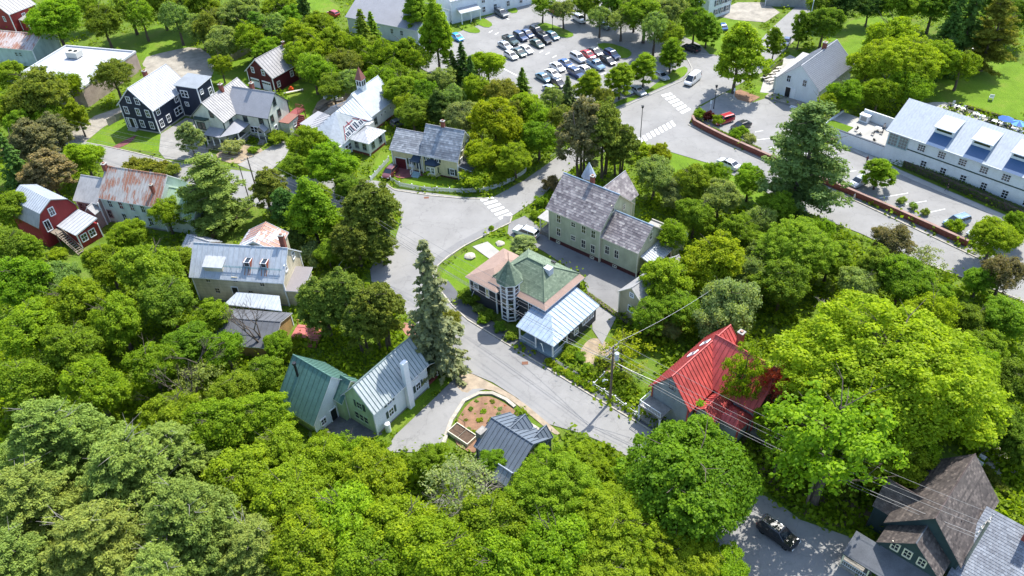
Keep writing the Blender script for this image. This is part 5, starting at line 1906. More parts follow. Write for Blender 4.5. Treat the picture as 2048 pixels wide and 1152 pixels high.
T('airy', 760, 160, 42, 'bright', 'light tree behind the ridge of the chapel-like house')
T('maple', 805, 110, 40, 'bright', 'tree in front of the wall of the large grey roofed building')
T('maple', 800, 180, 40, 'green', 'green tree right of the chapel-like house roof')
T('column', 833, 25, 26, 'green', 'tall columnar tree beside the large grey roof', hs=.9)
T('column', 872, 70, 30, 'bright', 'tall bright columnar tree at the left end of the car park', hs=1.1)
T('airy', 882, 160, 34, 'sage', 'thin tree below the tall columnar tree')
T('column', 875, 220, 24, 'dark', 'dark ivy covered narrow tree above the yellow house', hs=.8)
T('maple', 825, 225, 38, 'deep', 'dark green tree between the chapel-like house and the yellow house')
T('maple', 840, 165, 30, 'green', 'small green tree by the lower left corner of the car park')
T('spruce', 924, 120, 24, 'dark', 'dark spruce left of the parked cars', hs=.7)
T('spruce', 942, 150, 26, 'dark', 'second dark spruce left of the parked cars', hs=.7)
T('spruce', 905, 130, 20, 'dark', 'thin dark spruce near the tall bright columnar tree', hs=.7)
T('maple', 975, 130, 38, 'lime', 'yellow green tree just left of the white cars')
T('airy', 1000, 185, 42, 'olive', 'olive tree below the first row of parked cars')
T('maple', 925, 235, 42, 'grey', 'grey green tree behind the chimney of the yellow house')
T('maple', 990, 245, 62, 'yellow', 'big yellow green tree right of the yellow house')
T('maple', 965, 310, 40, 'yellow', 'yellow green tree against the porch of the yellow house')
T('maple', 1050, 215, 42, 'lime', 'light green tree behind the big yellow green tree')
T('maple', 1078, 275, 44, 'emerald', 'bright emerald tree above the end of the picket fence')
T('maple', 1030, 320, 38, 'bright', 'tree inside the bend of the picket fence')
T('shrub', 955, 358, 28, 'bright', 'rounded bright bush at the corner of the yellow house porch')
T('shrub', 1000, 352, 22, 'bright', 'bright bush behind the middle of the picket fence')
T('spruce', 1045, 160, 20, 'deep', 'small spruce below the white parked cars', hs=.6)
T('spruce', 1135, 185, 26, 'pine', 'conifer in front of the lower row of parked cars', hs=.6)
T('airy', 1120, 235, 36, 'olive', 'olive tree left of the tall cedar clump')
T('cedar', 1165, 270, 48, 'brown', 'tall brown green cedar at the left of the clump above the sage house', hs=1.1)
T('cedar', 1205, 265, 46, 'cedar', 'tall cedar in the middle of the clump above the sage house', hs=1.15)
T('cedar', 1240, 290, 36, 'cedar', 'cedar at the right of the clump above the sage house', hs=1.0)
T('oval', 1180, 175, 26, 'bright', 'small bright street tree near the lower parked cars')
T('oval', 1240, 160, 30, 'bright', 'left of the three round street trees along the car park kerb', hs=.8)
T('oval', 1288, 138, 28, 'bright', 'middle of the three round street trees along the car park kerb', hs=.8)
T('oval', 1342, 112, 26, 'bright', 'right of the three round street trees along the car park kerb', hs=.8)
T('airy', 1085, 12, 28, 'green', 'small tree at the left of the car park island by the lamp', hs=1.0)
T('airy', 1127, 20, 30, 'sage', 'small tree at the right of the car park island by the lamp', hs=1.0)
T('airy', 1200, 35, 32, 'sage', 'tree at the left of the right hand car park island', hs=1.0)
T('airy', 1243, 40, 34, 'sage', 'tree at the right of the right hand car park island', hs=1.0)
T('maple', 1170, 5, 34, 'green', 'tree at the top edge beyond the car park')
T('maple', 1290, 30, 46, 'green', 'tree behind the upper right of the car park')
T('maple', 1335, 25, 44, 'sage', 'large pale tree at the top of the car park')
T('maple', 1375, 10, 36, 'deep', 'dark tree beside the blue grey house at the top')
T('airy', 1340, 70, 38, 'green', 'tree above the dark parked jeep')
T('oval', 1415, 62, 28, 'green', 'dense small tree in front of the blue grey house at the top', hs=.7)
T('oval', 1478, 108, 50, 'bright', 'large tall tree at the corner of the street above the crossing', hs=.95)
T('oval', 1550, 88, 20, 'green', 'small street tree beside the picnic terrace', hs=1.0)
T('oval', 1602, 60, 22, 'green', 'small street tree beside the white flagpole', hs=1.0)
T('maple', 1650, 45, 42, 'deep', 'dark tree behind the white flagpole')
T('maple', 1640, 5, 36, 'deep', 'dark tree at the top edge over the street')
T('maple', 1690, 8, 36, 'dark', 'dark tree at the top edge right of the street')
T('maple', 1740, 15, 30, 'dark', 'low dark tree by the far road')
for x, y, r_, c, k, l in (
        (350, 35, 38, 'sage', 'airy', 'loose pale tree behind the right of the upper left lawn'), (405, 15, 36, 'green', 'maple', 'tree at the top edge between lawn and grey fence'), (440, 130, 26, 'bright', 'airy', 'small bright tree leaning over the grey fence'),
        (500, 75, 40, 'bright', 'airy', 'bright loose tree left of the red barn ridge'), (545, 55, 38, 'sage', 'airy', 'pale loose tree above the red barn'), (590, 110, 34, 'bright', 'airy', 'light tree touching the right end of the barn roof'),
        (575, 45, 34, 'green', 'maple', 'green tree above the barn near the orange object'), (640, 105, 38, 'lime', 'airy', 'yellow green loose tree in the thicket right of the barn'), (650, 150, 36, 'bright', 'maple', 'bright tree in the thicket left of the belfry'),
        (715, 95, 34, 'bright', 'airy', 'bright loose tree left of the spruce by the large roof'), (700, 165, 34, 'sage', 'airy', 'pale tree touching the belfry'), (770, 110, 38, 'bright', 'airy', 'light tree in front of the wall under the large grey roof'),
        (745, 60, 24, 'green', 'spruce', 'second spruce against the large grey shingle roof'), (785, 145, 34, 'green', 'airy', 'green loose tree above the chapel-like house ridge'), (835, 120, 34, 'bright', 'airy', 'loose bright tree at the left corner of the car park'),
        (850, 195, 34, 'green', 'maple', 'green tree in the thicket above the yellow house'), (810, 210, 30, 'bright', 'airy', 'loose tree right of the chapel-like house gable'), (955, 180, 36, 'bright', 'maple', 'bright tree below the dark spruces'),
        (905, 195, 32, 'sage', 'airy', 'pale loose tree between ivy column and spruces'), (1025, 225, 36, 'olive', 'airy', 'dull loose tree behind the big yellow green tree'), (1075, 235, 34, 'bright', 'airy', 'bright loose tree left of the tall cedars'),
        (1105, 195, 28, 'sage', 'airy', 'pale loose tree below the silver blue car'), (1205, 195, 28, 'olive', 'airy', 'dull tree between cedars and street trees'), (1270, 15, 34, 'sage', 'airy', 'pale tree at the top edge behind the car park'),
        (1310, 55, 40, 'sage', 'airy', 'large pale loose tree above the dark jeep'), (1230, 5, 32, 'green', 'maple', 'tree at the top edge above the right hand island'), (1390, 45, 34, 'green', 'maple', 'tree left of the blue grey house at the top'),
        (135, 170, 34, 'lime', 'airy', 'loose yellow tree over the left corner of the white flat roof'), (100, 235, 34, 'bright', 'airy', 'bright loose tree left of the small drive tree'), (40, 250, 34, 'green', 'maple', 'green tree among the brownish conifers'),
        (280, 30, 36, 'green', 'airy', 'loose tree in the row behind the upper left lawn'), (640, 395, 34, 'bright', 'airy', 'loose bright tree above the column tree'), (590, 480, 30, 'dark', 'maple', 'dark tree beside the chimney of the tan house'),
        (1430, 350, 34, 'bright', 'airy', 'loose bright tree beside the white car on the lower street'), (1520, 440, 38, 'sage', 'airy', 'pale loose tree below the white pine'), (1640, 460, 34, 'bright', 'airy', 'loose tree right below the white pine'),
        (1345, 470, 40, 'bright', 'airy', 'loose bright tree behind the rear porch of the sage house'), (1500, 545, 44, 'sage', 'airy', 'pale loose tree right of the willow top')):
    T(k, x, y, r_, c, l, hs=.7 if k == 'spruce' else 1.15)
# upper right
T('maple', 1782, 80, 60, 'lime', 'yellow green tree at the upper left of the big grove on the lawn')
T('great', 1805, 130, 82, 'lime', 'largest yellow green tree of the grove on the lawn', hs=.8)
T('maple', 1740, 125, 50, 'lime', 'yellow green tree at the left of the grove on the lawn')
T('maple', 1760, 185, 42, 'bright', 'tree at the lower left of the grove on the lawn')
T('maple', 1820, 175, 48, 'bright', 'tree at the lower middle of the grove by the terrace')
T('maple', 1868, 120, 50, 'bright', 'tree at the right of the grove on the lawn')
T('maple', 1690, 190, 42, 'bright', 'tree overlapping the lower edge of the white gable building roof')
T('maple', 1660, 205, 32, 'lime', 'light tree at the right corner of the white gable building')
T('airy', 1925, 130, 42, 'bright', 'single slender tree on the lawn behind the long building')
T('pine', 1990, 60, 50, 'olive', 'conifer with bare trunk on the far side of the lawn')
T('spruce', 1905, 50, 40, 'dark', 'dark conifer behind the grove')
T('spruce', 1945, 30, 42, 'dark', 'dark conifer at the top right of the grove')
T('maple', 2030, 30, 48, 'deep', 'dark tree at the upper right corner')
T('maple', 1870, 10, 46, 'deep', 'dark tree at the top edge behind the grove')
T('maple', 1810, 5, 44, 'green', 'tree at the top edge above the grove')
T('maple', 1985, 5, 40, 'deep', 'tree at the top edge near the upper right corner')
T('pine', 1610, 315, 92, 'pine', 'big white pine covering the end of the brick wall', hs=.85)
T('oval', 1757, 345, 30, 'bright', 'small upright tree beside the brick wall and the parked silver car', hs=.75)
T('shrub', 1788, 265, 10, 'bright', 'small upright plant on the terrace')
for x, y, c, l in ((1400, 228, 'green', 'green bush at the end of the brick wall'), (1418, 233, 'wine', 'dark wine coloured bush behind the end of the brick wall'), (1435, 240, 'bright', 'small plant in front of the red car'),
                   (1470, 268, 'bright', 'leafy plant between the wall and the dark car'), (1500, 278, 'white', 'pale bush behind the brick wall near the white bay lines'), (1483, 262, 'green', 'small plant in front of the dark car')):
    T('shrub', x, y, 12, c, l, hs=1.3)
for i, l in ((0, 'first'), (1, 'second'), (2, 'third'), (4, 'last')):
    T('shrub', 1803 + i * 24, 402 + i * 11, 8, 'sage', l + ' of the thin shrubs behind the brick wall by the painted bays', 'thin shrubs behind the brick wall', hs=1.5)
T('shrub', 1912, 452, 16, 'bright', 'leafy shrub in front of the blue car', hs=1.3)
# street corner cedars, middle left
T('pine', 420, 385, 76, 'pinel', 'big white pine leaning over the street beside the utility poles', hs=.68)
T('oval', 378, 275, 24, 'grey', 'small grey green tree at the corner of the cream house')
T('shrub', 462, 295, 20, 'white', 'white flowering bush in front of the cream house porch', hs=1.1)
T('shrub', 555, 275, 18, 'green', 'bush at the right corner of the cream house')
T('shrub', 505, 300, 10, 'green', 'small bush by the steps of the cream house')
T('maple', 615, 290, 48, 'bright', 'bright tree in front of the chapel-like house')
T('maple', 665, 330, 52, 'bright', 'bright tree below the sunroom of the chapel-like house')
T('maple', 590, 335, 34, 'green', 'green tree at the end of the driveway by the street')
T('cedar', 540, 378, 34, 'cedar', 'dark olive conifer by the street left of the tall column tree')
T('cedar', 575, 420, 34, 'dark', 'dark conifer left of the tall column tree', hs=1)
T('airy', 560, 385, 24, 'grey', 'thin grey tree between the dark conifers')
T('column', 622, 425, 42, 'emerald', 'tall bright green column shaped tree in the middle of the corner garden', hs=.85)
T('maple', 668, 445, 34, 'bright', 'light green tree right of the column tree')
T('maple', 700, 380, 38, 'deep', 'tree behind the lamp post corner hedge')
T('cedar', 745, 425, 56, 'cedar', 'large rounded cedar bulging into the intersection', hs=.9)
T('cedar', 705, 480, 42, 'cedar', 'cedar below the street lamp pole', hs=.8)
T('cedar', 755, 490, 38, 'cedar', 'cedar at the lower edge of the corner garden', hs=.7)
T('shrub', 628, 510, 26, 'white', 'white blossoming bush beside the tan house chimney', hs=1.3)
T('maple', 655, 505, 30, 'green', 'green bush like tree beside the white blossom')
T('cedar', 640, 610, 46, 'cedar', 'left cedar of the dense clump above the green roofed house', hs=.95)
T('cedar', 690, 598, 50, 'cedar', 'middle cedar of the dense clump above the green roofed house', hs=1.0)
T('cedar', 755, 622, 50, 'cedar', 'right cedar of the dense clump above the green roofed house', hs=1.0)
T('cedar', 722, 645, 40, 'cedar', 'front cedar of the dense clump above the green roofed house', hs=1.0)
T('spruce', 862, 612, 72, 'spruce', 'tall slender spruce standing beside the main street', hs=1.0)
T('oval', 1048, 487, 24, 'white', 'small white flowering tree beside the white car', hs=.55)
T('column', 983, 455, 5, 'lime', 'tiny young tree on the lawn edge by the crossing', hs=.45)
T('shrub', 935, 592, 20, 'deep', 'dark rounded bush at the left end of the turret house')
T('airy', 895, 640, 34, 'olive', 'thin olive tree beside the tall spruce')
for x, y, r_, c, l in ((958, 618, 10, 'sage', 'pale shrub at the upper end of'), (975, 632, 14, 'deep', 'wide dark shrub near the upper end of'), (1000, 655, 12, 'deep', 'dark shrub in the middle of'), (1022, 672, 12, 'deep', 'dark shrub beside the porch in'), (965, 640, 10, 'bright', 'bright shrub at the pavement side of')):
    T('shrub', x, y, r_, c, l + ' the bed below the turret', 'shrubs below the turret')
for i in range(12):
    T('shrub', 1096 + i * 8.2, 722 + i * 5.2, 7, 'lime', 'clipped low bush in the hedge along the pavement', 'low hedge along the pavement')
T('shrub', 1085, 402, 14, 'bright', 'bush at the front left corner of the sage house')
T('shrub', 1103, 368, 16, 'brown', 'brown leaved shrub behind the sage house', hs=1.4)
T('shrub', 1070, 430, 10, 'bright', 'low plant beside the sage house wall')
# between sage house and red roof
T('sparse', 1245, 705, 56, 'yellow', 'sparse yellow flowering shrub behind the utility pole', hs=.8)
T('maple', 1330, 560, 58, 'bright', 'bright bushy tree over the tan garage')
T('maple', 1300, 630, 44, 'green', 'green bushy tree between garage and red roof')
T('maple', 1365, 620, 48, 'green', 'green tree above the red roof ridge')
T('maple', 1425, 525, 66, 'lime', 'yellow green tree right of the tan garage')
T('willow', 1455, 620, 76, 'grey', 'large rounded grey green willow above the red roof', hs=1.1)
T('willow', 1340, 655, 30, 'grey', 'small grey bush left of the red roof peak')
T('maple', 1480, 470, 46, 'green', 'green tree upper right of the yellow green one')
T('great', 1590, 500, 90, 'green', 'large dark green tree below the white pine', hs=.75)
T('maple', 1565, 570, 56, 'deep', 'dark tree in the hollow right of the willow')
T('maple', 1660, 520, 44, 'green', 'green tree right of the large dark tree')
T('maple', 1550, 415, 40, 'green', 'tree just below the white pine')
T('maple', 1500, 360, 40, 'bright', 'bright tree at the edge of the grass bank')
T('maple', 1440, 395, 44, 'sage', 'bushy tree on the slope below the grass bank')
T('maple', 1385, 365, 46, 'green', 'green tree in the thicket behind the sage house')
T('willow', 1350, 385, 40, 'grey', 'grey green shrub in the thicket behind the sage house')
T('maple', 1310, 350, 46, 'sage', 'dark shrubby tree behind the sage house gable')
T('maple', 1390, 430, 44, 'green', 'green tree in the middle of the thicket')
T('maple', 1320, 310, 26, 'lime', 'bright bush at the lower end of the wide crossing')
T('shrub', 1290, 300, 18, 'lime', 'low bright bush on the grass bank end')
T('maple', 1530, 520, 44, 'sage', 'pale tree in the thicket below the white pine')
T('airy', 1785, 480, 48, 'brown', 'thin brownish tree in front of the lower street')
T('sparse', 1845, 520, 40, 'grey', 'wispy grey tree in front of the lower street')
T('maple', 1805, 560, 58, 'green', 'green tree below the lower street')
T('maple', 1760, 540, 50, 'deep', 'dark tree left of the wispy grey tree')
T('maple', 1715, 570, 46, 'sage', 'olive tree at the top of the big yellow green tree')
T('maple', 1870, 600, 40, 'bright', 'bright bush below the dry verge')
T('maple', 1990, 475, 50, 'bright', 'bright tree hiding the end of the brick wall')
T('maple', 2035, 455, 34, 'bright', 'bright tree at the right edge by the parked cars')
T('airy', 2010, 545, 52, 'brown', 'brown red leaved tree at the right edge')
T('maple', 1960, 560, 36, 'green', 'green tree at the end of the visible lower street')
T('maple', 2020, 640, 56, 'green', 'green tree at the right edge above the yellow green giant')
T('maple', 1940, 640, 44, 'deep', 'dark tree behind the yellow green giant')
T('maple', 2030, 760, 56, 'deep', 'dark tree at the right edge level with the red roof')
T('maple', 2000, 850, 56, 'deep', 'dark tree above the rock pile')
T('maple', 1960, 700, 50, 'green', 'green tree between the giant and the right edge')
T('maple', 2040, 900, 40, 'deep', 'dark tree at the right edge beside the rock pile')
# the big yellow green maple group and foreground
T('great', 1765, 745, 212, 'lime', 'giant yellow green maple right of the red roof', hs=.74)
T('loose', 1668, 885, 150, 'bright', 'second big maple, shading the driveway with the black car', hs=1.05)
for x, y, r_, l in ((1615, 690, 56, 'upper left of the giant maple'), (1705, 622, 52, 'at the top of the giant maple'), (1855, 632, 56, 'upper right of the giant maple'), (1945, 735, 56, 'right of the giant maple'), (1600, 800, 50, 'between the red roof and the giant maple'), (1830, 905, 60, 'below the giant maple')):
    T('airy', x, y, r_, 'lime', 'lighter loose maple ' + l, hs=1.25)
T('great', 1890, 780, 120, 'lime', 'yellow green maple at the right of the giant one', hs=.75)
T('maple', 1790, 930, 70, 'bright', 'green maple just above the dark teal house')
T('loose', 1490, 755, 52, 'lime', 'sparse light green tree in front of the red roof', hs=1.9)
T('loose', 1548, 775, 40, 'red', 'red tipped young tree at the right of the red roof', hs=2.1)
T('maple', 1550, 850, 50, 'bright', 'tree beside the steps of the red roofed house')
T('dense', 1382, 962, 158, 'emerald', 'dense round emerald maple beside the main street', hs=.85)
T('shrub', 1880, 1140, 30, 'grey', 'grey green bush at the bottom by the utility pole')
T('shrub', 1820, 1150, 30, 'grey', 'grey green bush at the bottom edge in front of the porch')
T('shrub', 1690, 978, 20, 'olive', 'low bush beside the shaded driveway')
for i in range(6):
    T('shrub', 1972 + i * 8, 938 + i * 9, 10, 'cedar', 'clipped bush of the short hedge beside the patio chairs', 'short hedge by the patio chairs')
# left woods
L = 'bright leafy tree in the wood on the left'
for x, y, r_, c, k, l in (
        (255, 470, 42, 'bright', 'maple', 'bright tree in front of the mint house wall'), (330, 425, 40, 'bright', 'airy', 'tree standing before the mint house windows'),
        (365, 520, 40, 'green', 'airy', 'thin tree at the left end of the tan house'), (300, 540, 72, 'green', 'maple', 'tall green tree in the yard left of the tan house'),
        (330, 600, 66, 'deep', 'maple', 'dark side tree left of the low garage'), (215, 530, 50, 'bright', 'maple', 'bright tree behind the yard below the gambrel house'),
        (115, 560, 46, 'sage', 'maple', 'pale bush like tree below the outside stair'), (45, 570, 62, 'bright', 'maple', 'bright tree at the left edge below the dark tree'),
        (150, 610, 70, 'bright', 'maple', 'wide bright tree at the left, second below the gambrel house'), (235, 640, 66, 'bright', 'maple', 'bright tree left of the dark side tree'),
        (60, 660, 70, 'bright', 'maple', 'bright tree at the left edge half way down'), (150, 700, 66, 'green', 'maple', 'green tree left of the wood clearing'),
        (420, 640, 44, 'bright', 'maple', 'bright tree over the low garage roof'), (450, 695, 48, 'bright', 'airy', 'light tree below the low garage'),
        (375, 690, 54, 'green', 'maple', 'green tree left of the small clearing'), (300, 730, 60, 'bright', 'airy', 'airy tree in the middle of the left wood'),
        (555, 690, 34, 'bright', 'maple', 'bright tree beside the red deck'), (530, 745, 42, 'green', 'maple', 'green tree left of the green roof'),
        (470, 780, 56, 'green', 'airy', 'green tree below the small clearing'), (50, 760, 66, 'green', 'airy', 'thin tree at the left edge above the soft pines'),
        (190, 780, 70, 'bright', 'maple', 'bright tree above the soft pines'), (400, 760, 44, 'sage', 'sparse', 'nearly leafless tree in the small clearing'),
        (520, 830, 60, 'bright', 'maple', 'bright tree left of the green roof eaves'), (430, 850, 70, 'bright', 'maple', 'bright tree right of the soft pines'),
        (560, 900, 62, 'bright', 'maple', 'bright tree below the green roofed house'), (345, 830, 64, 'bright', 'maple', 'bright tree between clearing and soft pines')):
    T(k, x, y, r_, c, l)
for x, y, r_, l in ((110, 880, 120, 'highest on the left'), (60, 1010, 120, 'at the left edge'), (255, 950, 120, 'in the centre'), (190, 1090, 120, 'at the bottom below the centre one'), (380, 1040, 120, 'right of the centre one'), (30, 1130, 110, 'in the very corner'),
                    (510, 1100, 90, 'farthest right at the bottom'), (330, 1150, 100, 'cut by the bottom edge'), (340, 900, 80, 'smallest at the top')):
    T('softpine', x, y, r_, 'pinel', 'soft blue green pine of the lower left corner, ' + l, 'soft pines of the lower left corner', hs=.9)
BW = {(480, 960): 'beside the pines', (580, 1000): 'just right of the pines', (650, 930): 'nearest the green roof', (690, 1040): 'under the lawn gap', (610, 1100): 'next to a pine', (750, 960): 'below the driveway end', (800, 1060): 'below the driveway tree', (740, 1130): 'at the bottom edge', (880, 1110): 'under its trunk', (980, 1060): 'touching the bare trunk', (1000, 1140): 'at the bottom edge', (860, 925): 'small', (1110, 1100): 'below the large cottage maple'}
T('loose', 700, 905, 46, 'bright', 'loose bright tree at the foot of the green roofed house', hs=1.2)
T('loose', 1560, 905, 44, 'green', 'loose green tree by the steps, above the shaded driveway', hs=1.3)
for x, y, r_, c in ((480, 960, 80, 'bright'), (580, 1000, 84, 'bright'), (650, 930, 62, 'lime'), (690, 1040, 90, 'lime'), (610, 1100, 90, 'bright'), (750, 960, 76, 'lime'), (800, 1060, 90, 'lime'), (740, 1130, 90, 'bright'),
                    (880, 1110, 96, 'lime'), (980, 1060, 84, 'bright'), (1000, 1140, 90, 'lime'), (860, 925, 44, 'bright'), (1110, 1100, 96, 'lime')):
    T('maple', x, y, r_, c, ('yellow green' if c == 'lime' else 'bright green') + ' bottom wood tree ' + ('left' if x < 925 else 'right') + ' of the bare one, ' + BW[(x, y)], 'leafy trees along the bottom edge')
T('great', 1112, 990, 112, 'bright', 'large maple directly below the slate blue cottage', hs=.8)
T('great', 1230, 1060, 120, 'lime', 'large maple between the cottage maple and the emerald maple', hs=.75)
T('maple', 1078, 922, 38, 'bright', 'maple touching the cottage roof')
T('maple', 1172, 925, 44, 'bright', 'maple beside the street end and the cottage')
T('great', 1350, 1120, 110, 'lime', 'large yellow green maple at the bottom below the emerald maple', hs=.7)
T('maple', 985, 922, 32, 'bright', 'maple in front of the cottage wall')
T('great', 1210, 1160, 120, 'bright', 'maple cut by the bottom edge in the middle', hs=.7)
T('maple', 1450, 1150, 60, 'lime', 'maple cut by the bottom edge beside the shaded driveway')

# leafless trees
def bare(px, py, hgt, r, mat, label, depth=6, spread=.5, seed=3, n0=2, twig=None):
    p = G(px, py, 0)
    t = thing('bare_tree', label, 'tree', (p.x, p.y, 0))
    inst('branches', bare_mesh(seed, hgt, r, mat, depth, spread, n0), t)
    if twig:
        c = inst('sparse_leaves', PROTO['sparse'][0][0][0], t, (0, 0, hgt * .72), 0, (hgt * .09, hgt * .09, hgt * .06))
        c.color = (*LC[twig], 1)
    return t


bare(540, 705, 12, .2, BARK, 'leafless grey tree in front of the tan house wall', 5, .3, 11, 2)
bare(928, 1035, 11, .2, BARKP, 'pale bare tree with twisted branches among the bottom maples', 6, .6, 5, 4, 'grey')
bare(395, 810, 13, .2, BARK, 'dark bare branched tree in the small clearing', 5, .45, 8, 2)
bare(1130, 1135, 11, .18, BARKP, 'pale bare branches poking out of the bottom maples', 5, .5, 19, 2)
bare(1655, 640, 6, .1, BARKP, 'small bare grey tree in the hollow', 4, .5, 20, 2)


# ------------------------------------------------------------------ undergrowth
def scatter_cover():
    rg = np.random.default_rng(4)
    polys = ROADPOLYS + FOOT
    nh = len(polys)
    polys = polys + SOFTPOLYS
    boxes = [(min(p[0] for p in q), max(p[0] for p in q), min(p[1] for p in q), max(p[1] for p in q)) for q in polys]
    P = []
    tries = 0
    while len(P) < 16000 and tries < 90000:
        tries += 1
        px, py = rg.uniform(-60, 2110), rg.uniform(-20, 1180) ** 1.0
        # more samples far away are less useful: spread by picture area
        g_ = G(px, py, 0)
        ok = True
        for qi, (q, b) in enumerate(zip(polys, boxes)):
            if b[0] - .7 < g_.x < b[1] + .7 and b[2] - .7 < g_.y < b[3] + .7:
                if inside(g_, q) or qi < nh and (inside(g_ + Vector((.6, 0, 0)), q) or inside(g_ - Vector((.6, 0, 0)), q) or inside(g_ + Vector((0, .6, 0)), q) or inside(g_ - Vector((0, .6, 0)), q)):
                    ok = False
                    break
        if ok:
            P.append((g_.x, g_.y))
    P = np.array(P)
    n = 13
    c = np.repeat(P, n, 0)
    m_ = len(c)
    big = np.repeat(rg.uniform(.4, 1.5, len(P)) ** 1.3, n)
    off = rg.normal(0, .5, (m_, 2)) * big[:, None]
    z = np.abs(rg.normal(.25, .35, m_)) * big + .04
    C = np.concatenate([c + off, z[:, None]], 1)
    Nn = np.concatenate([off / (big[:, None] + .1), np.full((m_, 1), .9)], 1)
    T_ = np.repeat(rg.normal(.5, .22, len(P)), n) + rg.normal(0, .12, m_)
    me = leaf_mesh('undergrowth', C, Nn, rg.uniform(.25, .5, m_) * np.sqrt(big), T_, LEAF, 1.3, 9, .5)
    o = bpy.data.objects.new('undergrowth', me)
    o.color = (.18, .28, .015, 1)
    link(o)
    tag(o, 'low mixed green undergrowth filling the ground between trees, lawns and houses', 'undergrowth', kind='stuff')


scatter_cover()

# ------------------------------------------------------------------ vehicles
def car_meshes(kind):
    """body, glass, roof, lights of one kind of vehicle; nose towards +x, wheels on z=0"""
    S = {
        'sedan': dict(L=4.7, W=1.8, sec=[(-2.35, .45, .78, .66), (-2.2, .32, .93, .84), (-1.5, .25, .96, .9), (1.1, .25, .90, .9), (1.95, .28, .80, .86), (2.3, .36, .66, .70)], cab=[(-1.75, .95), (-1.05, 1.40), (.35, 1.42), (1.15, .90)], roof=(-1.05, .35)),
        'hatch': dict(L=4.2, W=1.78, sec=[(-2.1, .4, .9, .70), (-2.0, .3, 1.0, .85), (-1.3, .25, 1.0, .89), (1.0, .25, .95, .89), (1.8, .28, .82, .85), (2.1, .38, .66, .70)], cab=[(-2.0, 1.0), (-1.65, 1.45), (.3, 1.50), (1.1, .95)], roof=(-1.65, .3)),
        'suv': dict(L=4.75, W=1.9, sec=[(-2.37, .45, 1.05, .75), (-2.3, .35, 1.12, .88), (-1.5, .3, 1.12, .94), (1.15, .3, 1.06, .94), (2.1, .32, .98, .9), (2.37, .42, .80, .78)], cab=[(-2.3, 1.12), (-2.05, 1.68), (.35, 1.72), (1.15, 1.06)], roof=(-2.05, .35)),
        'van': dict(L=5.2, W=1.95, sec=[(-2.6, .4, 1.15, .85), (-2.55, .32, 1.2, .93), (-1.5, .3, 1.2, .96), (1.5, .3, 1.12, .96), (2.3, .32, 1.0, .9), (2.6, .45, .8, .76)], cab=[(-2.58, 1.2), (-2.5, 2.05), (1.0, 2.08), (2.0, 1.06)], roof=(-2.5, 1.0)),
        'pickup': dict(L=5.5, W=1.95, sec=[(-2.75, .5, 1.0, .85), (-2.7, .4, 1.08, .93), (-1.0, .35, 1.08, .96), (1.3, .35, 1.06, .96), (2.5, .38, 1.0, .92), (2.75, .5, .8, .8)], cab=[(-.75, 1.08), (-.6, 1.75), (.6, 1.78), (1.35, 1.06)], roof=(-.6, .6)),
    }[kind]
    body = MB()
    rings = []
    for x, zb, zt, hw in S['sec']:
        rings.append([(x, -hw, zb), (x, -hw - .02, (zb + zt) / 2), (x, -hw * .93, zt), (x, hw * .93, zt), (x, hw + .02, (zb + zt) / 2), (x, hw, zb)])
    for a, b in zip(rings[:-1], rings[1:]):
        for i in range(6):
            j = (i + 1) % 6
            body.face([a[i], a[j], b[j], b[i]])
    body.face(list(reversed(rings[0])))
    body.face(rings[-1])
    c = S['cab']
    hw = S['W'] / 2 * .9
    hr = hw * .82
    g_ = MB()
    (xa, za), (xb, zb), (xc, zc), (xd, zd) = c
    bl = [(xa, -hw, za - .02), (xb, -hr, zb - .05), (xc, -hr, zc - .05), (xd, -hw, zd - .02)]
    br = [(p[0], -p[1], p[2]) for p in bl]
    g_.face(bl)
    g_.face(list(reversed(br)))
    for i in range(3):
        g_.face([bl[i], br[i], br[i + 1], bl[i + 1]])
    # roof panel and pillars in body colour
    rf = MB()
    q = .05
    rf.face([(xb - q, -hr - .02, zb - .03), (xc + q, -hr - .02, zc - .03), (xc - .1, -hr * .8, zc + .03), (xb + .1, -hr * .8, zb + .03)])
    rf.face([(xb - q, hr + .02, zb - .03), (xb + .1, hr * .8, zb + .03), (xc - .1, hr * .8, zc + .03), (xc + q, hr + .02, zc - .03)])
    rf.face([(xb + .1, -hr * .8, zb + .03), (xc - .1, -hr * .8, zc + .03), (xc - .1, hr * .8, zc + .03), (xb + .1, hr * .8, zb + .03)])
    rf.face([(xb - q, -hr - .02, zb - .03), (xb + .1, -hr * .8, zb + .03), (xb + .1, hr * .8, zb + .03), (xb - q, hr + .02, zb - .03)])
    rf.face([(xc + q, -hr - .02, zc - .03), (xc + q, hr + .02, zc - .03), (xc - .1, hr * .8, zc + .03), (xc - .1, -hr * .8, zc + .03)])
    for sg in (-1, 1):
        for (p, r_) in (((xa, sg * hw, za), (xb, sg * hr, zb)), ((xd, sg * hw, zd), (xc, sg * hr, zc))):
            rf.tube(p, (r_[0], r_[1], r_[2] - .03), .05, n=4)
        mx = (xb + xc) / 2
        rf.tube((mx, sg * (hw + .005), za - .02), (mx, sg * (hr + .01), (zb + zc) / 2 - .04), .045, n=4)
    if kind == 'van':
        rf.face([(xa + .3, -hw - .02, za), (.2, -hw - .02, za), (.2, -hr - .02, zb - .06), (xb + .2, -hr - .02, zb - .06)])
        rf.face([(xa + .3, hw + .02, za), (xb + .2, hr + .02, zb - .06), (.2, hr + .02, zb - .06), (.2, hw + .02, za)])
    if kind == 'pickup':
        bed = MB().box(-2.6, -.8, -.8, .8, 1.085, 1.1)
        body.box(-2.7, -2.62, -.88, .88, 1.08, 1.25).box(-2.62, -.8, -.88, -.8, 1.08, 1.25).box(-2.62, -.8, .8, .88, 1.08, 1.25)
    else:
        bed = None
